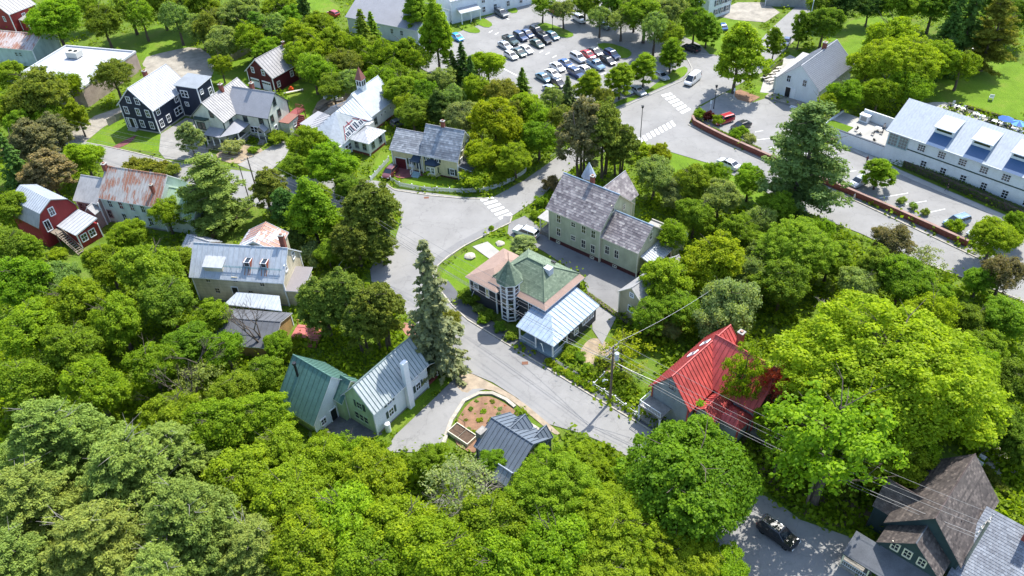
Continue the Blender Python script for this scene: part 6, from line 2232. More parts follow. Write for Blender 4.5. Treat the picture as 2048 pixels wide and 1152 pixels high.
    if kind == 'suv':
        rails = MB().tube((xb + .2, -hr * .75, zb + .1), (xc - .3, -hr * .75, zc + .1), .025, n=4).tube((xb + .2, hr * .75, zb + .1), (xc - .3, hr * .75, zc + .1), .025, n=4)
    else:
        rails = None
    f = S['sec'][-1]
    r0 = S['sec'][0]
    hl = MB().box(-.04, .05, -.18, .18, -.07, .07)
    wh = MB().tube((0, -.12, 0), (0, .12, 0), .34, n=14)
    rim = MB().tube((0, -.135, 0), (0, .135, 0), .2, n=10)
    return dict(S=S, body=body, glass=g_, roof=rf, bed=bed, rails=rails, hl=hl, wh=wh, rim=rim, f=f, r0=r0)


CARM = {}
HLM = plain('headlight', (.75, .78, .8), .2, 0, .8)
TLM = plain('tail_light', (.35, .01, .01), .3, 0, .8)
CARD = plain('car_bed_liner', (.02, .02, .02), .8)
PAINTS = {}


def paint(nm, c):
    return plain('car_paint_' + nm, c, .28, .15, .5, .7)


CP = {'white': (.62, .63, .64), 'silver': (.38, .41, .44), 'grey': (.12, .135, .15), 'black': (.012, .014, .018), 'navy': (.02, .045, .12), 'blue': (.03, .09, .25), 'sky': (.04, .35, .75), 'red': (.38, .02, .03), 'green': (.04, .075, .06), 'teal': (.08, .17, .22), 'maroon': (.12, .03, .03), 'paleblue': (.16, .26, .36)}


def car(kind, p, q, colr, label, group=None, name='parked_car', cat='car', z=.1):
    """p: picture position of the middle of the roof region, q: picture point the nose points to"""
    if kind not in CARM:
        CARM[kind] = car_meshes(kind)
        d = CARM[kind]
        for k_, m_ in (('glass', GLASS), ('hl', HLM), ('wh', RUBBER), ('rim', RIM)):
            d['m_' + k_] = d[k_].mesh({'glass': 'windows', 'hl': 'headlight', 'wh': 'wheel', 'rim': 'rim'}[k_], m_)
        d['m_tl'] = d['hl'].mesh('tail_light', TLM)
        if d['rails']:
            d['m_rails'] = d['rails'].mesh('roof_rails', ALU)
        if d['bed']:
            d['m_bed'] = d['bed'].mesh('bed_liner', CARD)
    d = CARM[kind]
    a, b = G(*p, .8), G(*q, .8)
    u = b - a
    t = thing(name, label, cat, (a.x, a.y, z), math.atan2(u.y, u.x), group)
    pm = paint(colr, CP[colr])
    bo = inst('body', cached(('carbody', kind, colr), lambda: d['body'].mesh('body', pm)), t)
    inst('roof', cached(('carroof', kind, colr), lambda: d['roof'].mesh('roof', pm)), t)
    inst('windows', d['m_glass'], t)
    if d['rails']:
        inst('roof_rails', d['m_rails'], t)
    if d['bed']:
        inst('bed_liner', d['m_bed'], t)
    L, W = d['S']['L'], d['S']['W']
    for sx in (-1, 1):
        for sy in (-1, 1):
            w_ = inst('wheel', d['m_wh'], t, (sx * L * .31, sy * (W / 2 - .14), .34))
            inst('rim', d['m_rim'], w_)
    for sy in (-1, 1):
        inst('headlight', d['m_hl'], t, (d['f'][0] - .02, sy * (d['f'][3] - .1), d['f'][2] - .1))
        inst('tail_light', d['m_tl'], t, (d['r0'][0] + .02, sy * (d['r0'][3] - .1), d['r0'][2] - .1))
    return t


# two rows of the car park: heading from (1000,100) to (1035,128)
def lot(kind, x, y, c, label, flip=False):
    s = -1 if flip else 1
    car(kind, (x, y), (x + 26 * s, y + 15 * s), c, label)


lot('hatch', 1022, 110, 'white', 'white hatchback at the lower left end of the upper parked row')
lot('sedan', 1010, 90, 'silver', 'silver white saloon partly under the tree in the upper parked row')
lot('sedan', 1038, 104, 'green', 'dark green saloon right beside the white hatchback in the upper row')
lot('sedan', 1052, 98, 'white', 'white saloon in the middle of the upper parked row')
lot('pickup', 1021, 80, 'green', 'dark green pickup at the upper left of the upper row')
lot('suv', 1041, 73, 'navy', 'dark blue SUV behind the pickup in the upper row')
lot('sedan', 1054, 66, 'navy', 'navy saloon between the blue SUV and the island in the upper row')
lot('sedan', 1074, 86, 'green', 'dark green saloon with bright windscreen in the upper row')
lot('suv', 1074, 62, 'black', 'black SUV at the top of the upper row')
lot('suv', 1089, 78, 'black', 'black SUV at the lower right of the upper row')
lot('hatch', 1105, 71, 'teal', 'teal hatchback at the right end of the upper row beside the island')
lot('suv', 1003, 26, 'grey', 'dark grey SUV parked alone beside the building lawn')
lot('sedan', 914, 73, 'sky', 'bright sky blue car by the kerb at the left of the car park')
lot('sedan', 1087, 154, 'teal', 'teal saloon at the lower left end of the lower parked row')
lot('sedan', 1105, 146, 'white', 'white saloon beside the teal one in the lower row')
lot('sedan', 1115, 133, 'white', 'white saloon second from the blue car in the lower row')
lot('sedan', 1132, 126, 'blue', 'blue car with pale bonnet in the lower row')
lot('suv', 1156, 115, 'white', 'white SUV with roof windows in the lower row')
lot('sedan', 1176, 108, 'red', 'bright red saloon in the lower row')
lot('sedan', 1190, 102, 'grey', 'dark grey saloon behind the red one in the lower row')
lot('pickup', 1192, 129, 'paleblue', 'pale grey blue pickup in front of the lower row')
lot('sedan', 1216, 120, 'black', 'black saloon at the right of the lower row')
lot('suv', 1224, 109, 'navy', 'navy SUV at the right end of the lower row beside the island')
lot('suv', 1152, 146, 'navy', 'dark blue SUV half under the street trees')
lot('sedan', 1171, 139, 'white', 'white car behind the dark blue SUV in the lower row')
lot('sedan', 1102, 178, 'silver', 'silver blue car nearly hidden under the olive tree')
lot('hatch', 1116, 165, 'black', 'black car between the teal saloon and the street trees')
lot('suv', 1112, 22, 'red', 'red car behind the car park island trees')
lot('suv', 1159, 37, 'white', 'white SUV parked alone at the top of the car park')
lot('sedan', 1208, 50, 'grey', 'grey car in the shade at the top right of the car park')
lot('sedan', 1248, 178, 'white', 'white car under the left round street tree')
lot('sedan', 1275, 180, 'silver', 'silver car between the round street trees')
lot('sedan', 1322, 150, 'silver', 'silver car behind the right round street tree')
lot('sedan', 950, 165, 'white', 'white car glimpsed between the dark spruces')
car('suv', (1382, 96), (1366, 90), 'black', 'black jeep like car at the road edge under the trees')
car('van', (1385, 159), (1370, 171), 'white', 'white van driving towards the crossing', name='van', cat='van')
car('suv', (1447, 239), (1425, 246), 'red', 'red SUV in the bay behind the brick wall')
car('sedan', (1482, 250), (1460, 258), 'black', 'dark car beside the red SUV behind the brick wall')
car('suv', (1913, 443), (1885, 452), 'paleblue', 'blue grey SUV behind the brick wall at the right')
car('sedan', (1962, 463), (1935, 470), 'silver', 'silver car half hidden by the tree at the right end of the bays')
car('hatch', (1718, 362), (1700, 372), 'silver', 'silver hatchback beside the small upright tree')
car('sedan', (1457, 326), (1440, 318), 'white', 'white car on the lower street half hidden by bushes')
car('suv', (1052, 464), (1030, 456), 'white', 'white SUV parked in the driveway of the sage house')
car('hatch', (780, 343), (768, 356), 'maroon', 'maroon and silver hatchback in front of the red garage door')
car('suv', (1556, 1066), (1590, 1090), 'black', 'glossy black SUV in the shade of the lower right driveway')
car('hatch', (666, 26), (650, 20), 'red', 'red car on the drive at the top beside the large grey roof')
car('sedan', (1445, 52), (1438, 42), 'blue', 'dark blue car under the tree in front of the blue grey house')
car('sedan', (1573, 82), (1566, 95), 'navy', 'dark blue car parked between the small street trees')
car('hatch', (1932, 100), (1915, 98), 'grey', 'dark car parked beyond the lawn under the conifer')
car('hatch', (800, 243), (818, 236), 'grey', 'grey car hidden behind the roof of the yellow house')

# bay lines: parts of the car park
cp1 = [o for o in bpy.data.objects if o.name.startswith('car_park')]
cp1, cp2 = cp1[0], cp1[1]
for a, b in (((1007, 138), (1034, 152)), ((870, 55), (880, 62)), ((978, 66), (985, 62)), ((990, 70), (997, 66)), ((1003, 82), (1010, 78)), ((1079, 106), (1086, 102)), ((1091, 110), (1099, 106)), ((1105, 116), (1113, 112)), ((1162, 134), (1172, 130)), ((1202, 150), (1212, 146)), ((1000, 30), (1018, 40))):
    pa, pb = G(*a), G(*b)
    d = (pb - pa).normalized()
    n = Vector((-d.y, d.x, 0)) * .13
    MB().face([(*(pa - n)[:2], .116), (*(pb - n)[:2], .116), (*(pb + n)[:2], .116), (*(pa + n)[:2], .116)]).build('bay_line', PAINT, cp1)
for a, b in (((1474, 271), (1491, 265)), ((1503, 282), (1552, 276)), ((1510, 265), (1526, 262)), ((1758, 397), (1816, 387)), ((1795, 412), (1853, 403)), ((1838, 430), (1890, 419)), ((1700, 344), (1712, 342)), ((1538, 297), (1580, 290)), ((1572, 315), (1620, 307))):
    pa, pb = G(*a), G(*b)
    d = (pb - pa).normalized()
    n = Vector((-d.y, d.x, 0)) * .07
    MB().face([(*(pa - n)[:2], .116), (*(pb - n)[:2], .116), (*(pb + n)[:2], .116), (*(pa + n)[:2], .116)]).build('bay_line', PAINT, cp2)

# ------------------------------------------------------------------ brick wall along the pavement
def wall_run(name, label, px, h_, w_, mat, cap, cat='wall'):
    t = thing(name, label, cat, tuple(G(*px[0])))
    o = t.location.copy()
    pts = [G(*p) - o for p in px]
    for kind_, z0, z1, ww, mt in (('wall', 0, h_, w_, mat), ('coping', h_, h_ + .1, w_ + .14, cap)):
        mb = MB()
        L, Q = [], []
        for i, p in enumerate(pts):
            a, b = pts[max(0, i - 1)], pts[min(len(pts) - 1, i + 1)]
            d = (b - a).normalized()
            n = Vector((-d.y, d.x, 0)) * ww / 2
            L.append(p + n)
            Q.append(p - n)
        for i in range(len(pts) - 1):
            for A, B in ((L, Q),):
                mb.face([(*Q[i][:2], z1), (*Q[i + 1][:2], z1), (*L[i + 1][:2], z1), (*L[i][:2], z1)])
                mb.face([(*Q[i][:2], z0), (*Q[i + 1][:2], z0), (*Q[i + 1][:2], z1), (*Q[i][:2], z1)])
                mb.face([(*L[i + 1][:2], z0), (*L[i][:2], z0), (*L[i][:2], z1), (*L[i + 1][:2], z1)])
        for i in (0, -1):
            mb.face([(*Q[i][:2], z0), (*L[i][:2], z0), (*L[i][:2], z1), (*Q[i][:2], z1)])
        mb.build(kind_, mt, t)
    return t


wall_run('brick_wall', 'long low red brick wall curving from the crossing along the lower street', [(1390, 236), (1384, 243), (1388, 251), (1410, 263), (1450, 283), (1520, 314), (1600, 349), (1693, 388), (1780, 425), (1860, 461), (1932, 494)], 1.25, .4, BRICK, mottled('wall_coping', (.26, .17, .14), .9, .2, 1))

# ------------------------------------------------------------------ fences
def fence(name, label, px, h_, mat, gap=.0, slat=.09, sp=.16, post=2.4, cat='fence'):
    """posts and rails as parts, thin pickets joined"""
    t = thing(name, label, cat, tuple(G(*px[0])))
    o = t.location.copy()
    pts = [G(*p) - o for p in px]
    pk = MB()
    pm = cached(('fpost', h_, mat.name), lambda: MB().box(-.06, .06, -.06, .06, 0, h_ + .12).box(-.09, .09, -.09, .09, h_ + .12, h_ + .17).mesh('post', mat))
    for a, b in zip(pts[:-1], pts[1:]):
        d = b - a
        L = d.length
        u = d / L
        ang = math.atan2(u.y, u.x)
        k = max(1, round(L / post))
        for i in range(k + 1):
            inst('post', pm, t, tuple(a + d * i / k), ang)
        for z in (h_ * .25, h_ * .8):
            MB().box(0, L, -.02, .03, z, z + .08).build('rail', mat, t, tuple(a), ang)
        q = Vector((-u.y, u.x, 0)) * .045
        n = int(L / sp)
        for i in range(n):
            c = a + u * (i + .5) * sp
            hs_ = h_ + (.04 if i % 2 else 0)
            c0, c1 = c - u * slat / 2 - q, c + u * slat / 2 - q
            for off in (Vector((0, 0, 0)), q * .5):
                e, f = c0 + off, c1 + off
                pk.face([(e.x, e.y, .06), (f.x, f.y, .06), (f.x, f.y, hs_), (e.x, e.y, hs_)])
    po = pk.build('pickets', mat, t)
    po['kind'] = 'stuff'
    return t


fence('picket_fence', 'white picket fence curving round the yellow house garden', [(782, 362), (800, 373), (850, 382), (925, 386), (968, 384), (1000, 374), (1030, 360), (1052, 345)], .95, WHITE)
fence('picket_fence', 'short white picket fence beside the driveway of the yellow house', [(742, 362), (760, 342), (778, 322)], .95, WHITE)
fence('board_fence', 'grey board fence behind the red barn lawn', [(452, 130), (480, 115), (512, 98)], 1.7, WOODG, slat=.15, sp=.16)
fence('board_fence', 'brown board fence by the white pine and the street', [(425, 478), (465, 445), (507, 412)], 1.6, WOOD, slat=.15, sp=.16)
fence('board_fence', 'short grey board fence beside the navy house lawn', [(218, 252), (234, 243), (250, 236)], 1.6, WOODG, slat=.15, sp=.16)
fence('picket_fence', 'low white fence at the garden corner by the utility pole', [(1208, 753), (1187, 774), (1230, 801), (1272, 833), (1278, 842)], .85, WHITE, sp=.3, slat=.05)
gr = thing('guard_rail', 'dark metal rail at the upper end of the narrow street', 'railing', tuple(G(1100, 320)))
a, b = G(1100, 322) - gr.location, G(1130, 302) - gr.location
for z in (.5, 1.0):
    MB().tube(a + Vector((0, 0, z)), b + Vector((0, 0, z)), .05, n=5).build('rail', IRON, gr)
for i in range(6):
    p = a.lerp(b, i / 5)
    MB().tube(p, p + Vector((0, 0, 1.05)), .05, n=5).build('post', IRON, gr)

# ------------------------------------------------------------------ hedge under the long building
def hedge(label, px, h_, w_, colr, group=None, dens=60, leaf=.16):
    a, b = G(*px[0]), G(*px[1])
    L = (b - a).length
    rg = np.random.default_rng(int(L * 10))
    n = int(L * dens * (h_ + w_))
    x = rg.uniform(0, L, n)
    ph = rg.uniform(0, math.pi, n)
    y = np.cos(ph) * w_ / 2 * rg.uniform(.8, 1.08, n)
    z = np.sin(ph) ** .6 * h_ * rg.uniform(.82, 1.05, n)
    z = np.where(rg.random(n) < .4, rg.uniform(0, 1, n) * z, z) + .05
    me = leaf_mesh('foliage', np.stack([x, y, z], 1), np.stack([np.zeros(n), np.cos(ph), np.sin(ph)], 1), np.full(n, leaf) * rg.uniform(.7, 1.4, n), .5 + rg.normal(0, .2, n), LEAF, 1.2, 3, .5)
    t = thing('hedge', label, 'hedge', tuple(a), math.atan2(b.y - a.y, b.x - a.x), group)
    o = inst('foliage', me, t)
    o.color = (*LC[colr], 1)
    core = MB().box(0, L, -w_ * .36, w_ * .36, 0, h_ * .85).build('inner_twigs', BARK, t)
    return t


hedge('long clipped dark hedge along the foot of the long white building', [(1700, 286), (2050, 436)], 1.7, 1.6, 'dark')
hedge('leafy ground hedge on top of the brick wall', [(1425, 262), (1520, 304)], .9, .8, 'bright', dens=70)
hedge('clipped hedge at the edge of the lawn behind the cafe', [(1930, 215), (2050, 250)], .7, .9, 'lime')
hedge('weedy green strip along the sage house driveway', [(1172, 588), (1262, 652)], .5, .9, 'bright', dens=50)
hedge('clipped hedge beside the picnic terrace', [(1527, 160), (1562, 128)], 1.4, 1.0, 'green')

# ------------------------------------------------------------------ utility poles and lamps
POLES = {}


def upole(key, px, h_, label, arm_ang=R(30), arms=1, lamp=False, tf=False, tilt=None, r=.15, pale=False):
    p = G(*px)
    t = thing('utility_pole', label, 'utility pole', (p.x, p.y, 0))
    MB().tube((0, 0, -.2), (0, 0, h_), r, r * .68, 10).build('pole', POLE if not pale else WOODG, t)
    ends = []
    for k in range(arms):
        z = h_ - .35 - k * .9
        d = Vector((math.cos(arm_ang), math.sin(arm_ang), 0))
        n = Vector((-d.y, d.x, 0)) * .16
        ar = MB().tube(Vector((0, 0, z)) - d * 1.25 + n, Vector((0, 0, z)) + d * 1.25 + n, .075, n=4).build('crossarm', WOODG, t)
        for s in (-1.15, -.45, .45, 1.15):
            q = Vector((0, 0, z)) + d * s + n
            MB().tube(q, q + Vector((0, 0, .12)), .02, n=5).tube(q + Vector((0, 0, .1)), q + Vector((0, 0, .3)), .06, .04, n=7).build('insulator', plain('pale_insulator', (.55, .55, .55), .3), ar)
            if k == 0:
                ends.append(p + q + Vector((0, 0, .3)))
    if lamp:
        lm = MB().tube((0, 0, h_ - 1.5), (.9, .35, h_ - .75), .04, n=6).tube((.9, .35, h_ - .75), (2.0, .7, h_ - .62), .04, n=6).build('lamp_arm', ALU, t)
        MB().box(1.9, 2.7, .62, .92, h_ - .72, h_ - .55).build('lamp_head', plain('lamp_head', (.6, .62, .64), .4), t)
    if tf:
        MB().tube((.48, -.1, h_ - 2.3), (.48, -.1, h_ - 1.2), .3, n=14).tube((.48, -.1, h_ - 1.2), (.48, -.1, h_ - 1.1), .3, .12, n=14).build('transformer', plain('transformer_grey', (.5, .53, .56), .4), t)
        for s in (-.1, .1):
            MB().tube((.48 + s, -.1, h_ - 1.1), (.48 + s, -.1, h_ - .85), .035, n=6).build('bushing', plain('pale_insulator', (.55, .55, .55)), t)
    POLES[key] = (p, h_, ends)
    return t


upole('main', (1220, 805), 10.6, 'tall wooden utility pole with a transformer on the pavement of the main street', R(40), 2, tf=True, r=.19)
upole('lampcorner', (747, 508), 9.2, 'wooden pole with a street lamp arm rising out of the corner cedars', R(18), 1, lamp=True, pale=True)
upole('left', (520, 404), 9.6, 'right of the two utility poles by the white pine, with crossarm', R(35), 1, lamp=False)
upole('left2', (498, 398), 7.2, 'left of the two utility poles by the white pine, thin and straight', R(35), 0, r=.11)
upole('far', (133, 283), 5.2, 'utility pole with a lamp at the left by the gravel drive', R(25), 1, lamp=True, r=.13)
upole('corner', (1905, 1165), 11.5, 'wooden utility pole with two crossarms at the lower right', R(35), 2, pale=True, r=.2)
upole('hid', (1430, 640), 7.5, 'utility pole head sticking out of the bright trees behind the red roof', R(30), 1, r=.12)
upole('shade', (1612, 1010), 9.5, 'dark utility pole trunk in the shade of the lower right driveway', R(35), 0, r=.16)


def wire(a, b, sag, label, group='overhead wires', r=.022, mat=None):
    t = MB()
    n = 14
    pts = []
    for i in range(n + 1):
        u = i / n
        p = a.lerp(b, u)
        p = p - Vector((0, 0, sag * 4 * u * (1 - u)))
        pts.append(p)
    o = pts[0]
    for i in range(n):
        t.tube(pts[i] - o, pts[i + 1] - o, r, n=4, cap=False)
    ob = t.build('overhead_wire', mat or WIRE, None, tuple(o))
    tag(ob, label, 'wire', group)
    return ob


WIRE = plain('wire_metal', (.16, .16, .165), .5, .3)
WLIGHT = plain('bright_wire', (.5, .5, .5), .4, .5)


def wires(k1, k2, label, sag=.8, low=True):
    p1, h1, e1 = POLES[k1]
    p2, h2, e2 = POLES[k2]
    e1 = e1 or [p1 + Vector((0, 0, h1 - .3))] * 4
    e2 = e2 or [p2 + Vector((0, 0, h2 - .3))] * 4
    for i, q in ((0, 'left upper'), (1, 'middle upper'), (3, 'right upper')):
        wire(e1[i], e2[i], sag, q + ' ' + label, 'wires: ' + label, .018)
    if low:
        for z, r, q in ((2.6, .03, 'thick lower'), (3.1, .022, 'lowest')):
            wire(p1 + Vector((0, 0, h1 - z)), p2 + Vector((0, 0, h2 - z)), sag * 1.2, q + ' ' + label, 'wires: ' + label, r)


wires('main', 'lampcorner', 'wire running from the transformer pole to the corner lamp pole')
wires('lampcorner', 'left', 'wire running from the corner lamp pole to the poles by the white pine')
wires('left', 'far', 'wire running along the left street to the far lamp pole')
wires('main', 'corner', 'wire running from the transformer pole to the lower right pole', 1.2)
wire(POLES['main'][2][3], POLES['hid'][0] + Vector((0, 0, 7.2)), .6, 'pale wire from the transformer pole to the pole behind the red roof', None, .02, WLIGHT)
wire(POLES['main'][0] + Vector((0, 0, 8)), G(1345, 775, 7), .3, 'service wire from the transformer pole to the red roofed house', None, .025, WLIGHT)
wire(POLES['main'][0] + Vector((0, 0, 8)), G(1040, 640, 4.5), .3, 'service wire from the transformer pole to the turret house porch', None, .025, WLIGHT)
wire(POLES['lampcorner'][0] + Vector((0, 0, 7)), G(672, 540, 1), .1, 'guy wire slanting down from the corner lamp pole', None, .03, WLIGHT)
wire(POLES['lampcorner'][0] + Vector((0, 0, 8)), G(960, 585, 4.5), .5, 'service wire from the corner lamp pole to the turret house', None, .025, WIRE)

for px, h_, lab, col_ in (((1279, 298), 9.0, 'slim dark street lamp pole at the lower end of the wide crossing', IRON), ((1105, 62), 3.4, 'black lamp post on the car park island', IRON), ((1010, 18), 7, 'thin lamp pole at the top of the car park', IRON), ((1427, 218), 5.0, 'thin pole in the tree shade by the brick wall', IRON)):
    p = G(*px)
    t = thing('street_lamp', lab, 'street lamp', (p.x, p.y, 0))
    MB().tube((0, 0, 0), (0, 0, h_), .09, .06, 8).tube((0, 0, 0), (0, 0, .4), .16, .1, 8).build('pole', col_, t)
    MB().box(-.18, .18, -.18, .18, h_, h_ + .35).box(-.25, .25, -.25, .25, h_ + .35, h_ + .42).build('lamp_head', IRON, t)
p = G(1612, 78)
t = thing('flagpole', 'tall white pole in front of the dark trees at the top right', 'pole', (p.x, p.y, 0))
MB().tube((0, 0, 0), (0, 0, 9.4), .13, .08, 8).build('pole', WHITE, t)
MB().tube((0, 0, 9.4), (0, 0, 9.6), .12, n=8).build('finial', WHITE, t)
for px, lab in (((1420, 221), 'small white sign post at the end of the brick wall'), ((1467, 196), 'small white post beside the planting bed')):
    p = G(*px)
    t = thing('sign_post', lab, 'sign', (p.x, p.y, 0))
    MB().tube((0, 0, 0), (0, 0, 2.2), .05, n=6).build('post', WHITE, t)
    MB().box(-.2, .2, -.03, .03, 1.6, 2.3).build('sign_plate', WHITE, t)

# drains and covers
for px, lab in (((853, 396), 'rusty drain cover at the kerb of the intersection'), ((903, 501), 'dark drain grate at the kerb by the turret house lawn'), ((1050, 727), 'round manhole cover in the main street')):
    p = G(*px)
    t = thing('drain_cover', lab, 'drain cover', (p.x, p.y, .09))
    MB().box(-.45, .45, -.3, .3, 0, .012).build('grate', plain('rusty_iron', (.16, .07, .04), .8), t)
for px, s_, lab in (((940, 514), 1.0, 'flat pale boulder on the lawn of the turret house'), ((1000, 488), .8, 'flat pale boulder on the small lawn by the crossing')):
    p = G(*px)
    bm = bmesh.new()
    bmesh.ops.create_icosphere(bm, subdivisions=2, radius=s_)
    for v in bm.verts:
        v.co *= 1 + rnd.uniform(-.12, .12)
        v.co.z *= .4
    me = bpy.data.meshes.new('boulder')
    bm.to_mesh(me)
    bm.free()
    me.materials.append(STONE)
    o = inst('boulder', me, None, (p.x, p.y, .1))
    tag(o, lab, 'rock')

# ------------------------------------------------------------------ garden things
p = G(925, 873)
t = thing('raised_bed', 'wooden raised vegetable bed in the mulched garden', 'planter', (p.x, p.y, 0), R(-42))
MB().box(-1.7, 1.7, -.85, .85, 0, .55).build('soil', SOIL, t)
for b_ in ((-1.8, 1.8, -.95, -.85), (-1.8, 1.8, .85, .95), (-1.8, -1.7, -.85, .85), (1.7, 1.8, -.85, .85)):
    MB().box(*b_, 0, .7).build('side_board', CREAMT, t)
MB().box(-.04, .04, -.85, .85, .5, .68).build('divider', WOOD, t)
MB().tube((-1.7, .8, .5), (-1.7, .8, 2.0), .03, n=5).tube((-.2, .8, .5), (-.2, .8, 2.0), .03, n=5).tube((-1.7, .8, 2.0), (-.2, .8, 2.0), .03, n=5).build('trellis', IRON, t)
gpl = [(941, 818, 5, 'deep'), (953, 803, 4, 'deep'), (985, 803, 5, 'olive'), (1000, 818, 5, 'grey'), (997, 828, 5, 'grey'), (967, 822, 6, 'bright'), (925, 830, 3, 'green'), (932, 840, 4, 'olive'), (960, 840, 6, 'lime'), (983, 838, 4, 'olive'),
       (918, 852, 4, 'green'), (937, 858, 5, 'grey'), (948, 864, 6, 'bright'), (972, 808, 3, 'green'), (1010, 812, 3, 'red'), (990, 815, 3, 'lime'), (950, 828, 3, 'lime'), (914, 842, 3, 'bright')]
for x, y, r_, c in gpl:
    T('shrub', x, y, r_, c, 'small plant in the mulched garden bed', 'plants in the mulched garden bed', hs=.7, name='garden_plant', cat='plant')
for x, y, r_, c in ((1160, 715, 12, 'green'), (1145, 700, 14, 'bright'), (1190, 745, 14, 'deep'), (1175, 735, 12, 'green'), (1250, 755, 13, 'deep'), (1265, 775, 12, 'green'), (1245, 780, 10, 'bright'), (1285, 800, 12, 'bright'), (1222, 765, 8, 'lime'), (1130, 690, 12, 'bright'),
                   (1135, 712, 10, 'lime'), (1205, 725, 16, 'olive')):
    T('shrub', x, y, r_, c, 'garden plant around the foot of the utility pole', 'garden plants by the utility pole', hs=.9, name='garden_plant', cat='plant')
for x, y, r_, c in ((635, 862, 12, 'lime'), (650, 872, 12, 'bright'), (660, 885, 10, 'lime'), (625, 872, 9, 'grey'), (645, 885, 10, 'bright'), (850, 700, 10, 'bright'), (870, 690, 10, 'bright'), (840, 760, 12, 'green'), (815, 800, 12, 'bright')):
    T('shrub', x, y, r_, c, 'low plant around the green roofed house', 'low plants around the green roofed house', hs=.8, name='garden_plant', cat='plant')
o = thing('planter', 'white flower bowl among the pavement garden plants', 'planter', tuple(G(1210, 767)))
MB().tube((0, 0, 0), (0, 0, .5), .35, .45, n=12).build('bowl', WHITE, o)

# picnic tables and patio furniture
def ptable():
    t = thing('picnic_table', 'picnic table on the terrace beside the white gable building', 'picnic table', (0, 0, 0), 0, 'picnic tables on the terrace')
    M_ = plain('bleached_wood', (.5, .46, .4), .7)
    for i in range(3):
        MB().box(-.9, .9, -.36 + i * .25, -.14 + i * .25, .72, .76).build('table_board', M_, t)
    for s in (-1, 1):
        MB().box(-.9, .9, s * .72 - .13, s * .72 + .13, .42, .46).build('bench', M_, t)
        MB().tube((s * .6, -.75, 0), (s * .6, -.15, .72), .04, n=4).tube((s * .6, .75, 0), (s * .6, .15, .72), .04, n=4).tube((s * .6, -.75, .4), (s * .6, .75, .4), .04, n=4).build('legs', M_, t)
    return t


pt = ptable()
for i, (x, y) in enumerate(((1546, 148), (1538, 153), (1531, 160), (1555, 141), (1549, 158), (1541, 165), (1558, 152))):
    c = pt if i == 0 else copy_tree(pt)
    c.location = tuple(G(x, y) + Vector((0, 0, .06)))
    c.rotation_euler[2] = R(10 + 8 * (i % 3))


def umbrella(px, c, lab):
    p = G(*px, 2.3)
    t = thing('umbrella', lab, 'umbrella', (p.x, p.y, 0))
    MB().tube((0, 0, 0), (0, 0, 2.7), .03, n=6).build('pole', ALU, t)
    for i in range(8):
        a, b = R(45 * i), R(45 * i + 45)
        m_ = plain('umbrella_blue' if i % 2 or c == 0 else 'umbrella_light', (.02, .10, .32) if i % 2 or c == 0 else (.10, .30, .5), .7)
        MB().face([(1.5 * math.cos(a), 1.5 * math.sin(a), 2.1), (1.5 * math.cos(b), 1.5 * math.sin(b), 2.1), (0, 0, 2.75)]).build('panel', m_, t)
    MB().tube((0, 0, 0), (0, 0, .12), .3, n=10).build('base', IRON, t)


umbrella((2013, 236), 0, 'plain blue parasol behind the long building, the left one')
umbrella((2038, 245), 1, 'blue and light blue parasol at the right edge behind the long building')
WF = plain('white_furniture', (.68, .69, .7), .5)


def cafe(px, lab, rz, dark=False, grp='cafe tables behind the long building'):
    p = G(*px)
    t = thing('cafe_table', lab, 'table', (p.x, p.y, 0), rz, grp)
    m_ = IRON if dark else WF
    MB().box(-.55, .55, -.4, .4, .7, .75).build('tabletop', m_, t)
    MB().tube((0, 0, 0), (0, 0, .7), .05, n=6).box(-.3, .3, -.3, .3, 0, .04).build('leg', IRON, t)
    return t


def chair(px, rz, grp, lab, dark=True, z=0, kind='chair'):
    if 'chair' + str(dark) not in MC:
        m_ = IRON if dark else WF
        MC['chair' + str(dark)] = (MB().box(-.24, .24, -.24, .24, .42, .47).mesh('seat', m_), MB().box(-.24, .24, .2, .25, .5, .95).mesh('backrest', m_), MB().box(-.02, .02, -.02, .02, 0, .42).mesh('leg', m_))
    a, b, c = MC['chair' + str(dark)]
    p = G(*px)
    t = thing('chair', lab, 'chair', (p.x, p.y, z), rz, grp)
    inst('seat', a, t)
    inst('backrest', b, t)
    for x in (-.21, .21):
        for y in (-.21, .21):
            inst('leg', c, t, (x, y, 0))
    return t


rr = random.Random(5)
patio = sheet('cafe_patio', [(1868, 205), (1890, 205), (2060, 262), (2060, 300), (1960, 258), (1880, 222), (1840, 208)], .1, CONC)
for i in range(13):
    x = 1900 + i * 12.5
    y = 213 + i * 5.0
    cafe((x, y), 'table on the cafe patio behind the long building', R(-48 + rr.uniform(-10, 10)), i % 3 == 0)
    for k in range(3):
        chair((x + rr.uniform(-8, 8), y + rr.uniform(-5, 5)), rr.uniform(0, 6), 'chairs of the cafe patio', 'chair on the cafe patio behind the long building', rr.random() < .65)
for px, lab in (((1720, 268), 'white table on the terrace left of the long building'), ((1755, 262), 'second white table on the terrace nearer the glazed corner')):
    c = cafe(px, lab, R(-40), False, None)
    c.location.z = 2.2
    c.location = tuple(G(*px, 2.2))
for px in ((1745, 270), (1762, 268), (1712, 262), (1748, 285)):
    c = chair(px, rr.uniform(0, 6), 'chairs on the terrace', 'chair on the terrace left of the long building', True)
    c.location = tuple(G(*px, 2.2))
c = chair((1981, 200), R(150), None, 'white lawn chair alone on the grass', False)
c.scale = (1.8, 1.8, 1.5)
for px, l in (((1947, 924), 'left patio chair on the lower right lawn'), ((1957, 932), 'right patio chair on the lower right lawn'), ((1963, 920), 'rear patio chair by the rock pile')):
    c = chair(px, R(130), None, l, False)
    c.scale = (1.5, 1.5, 1.3)
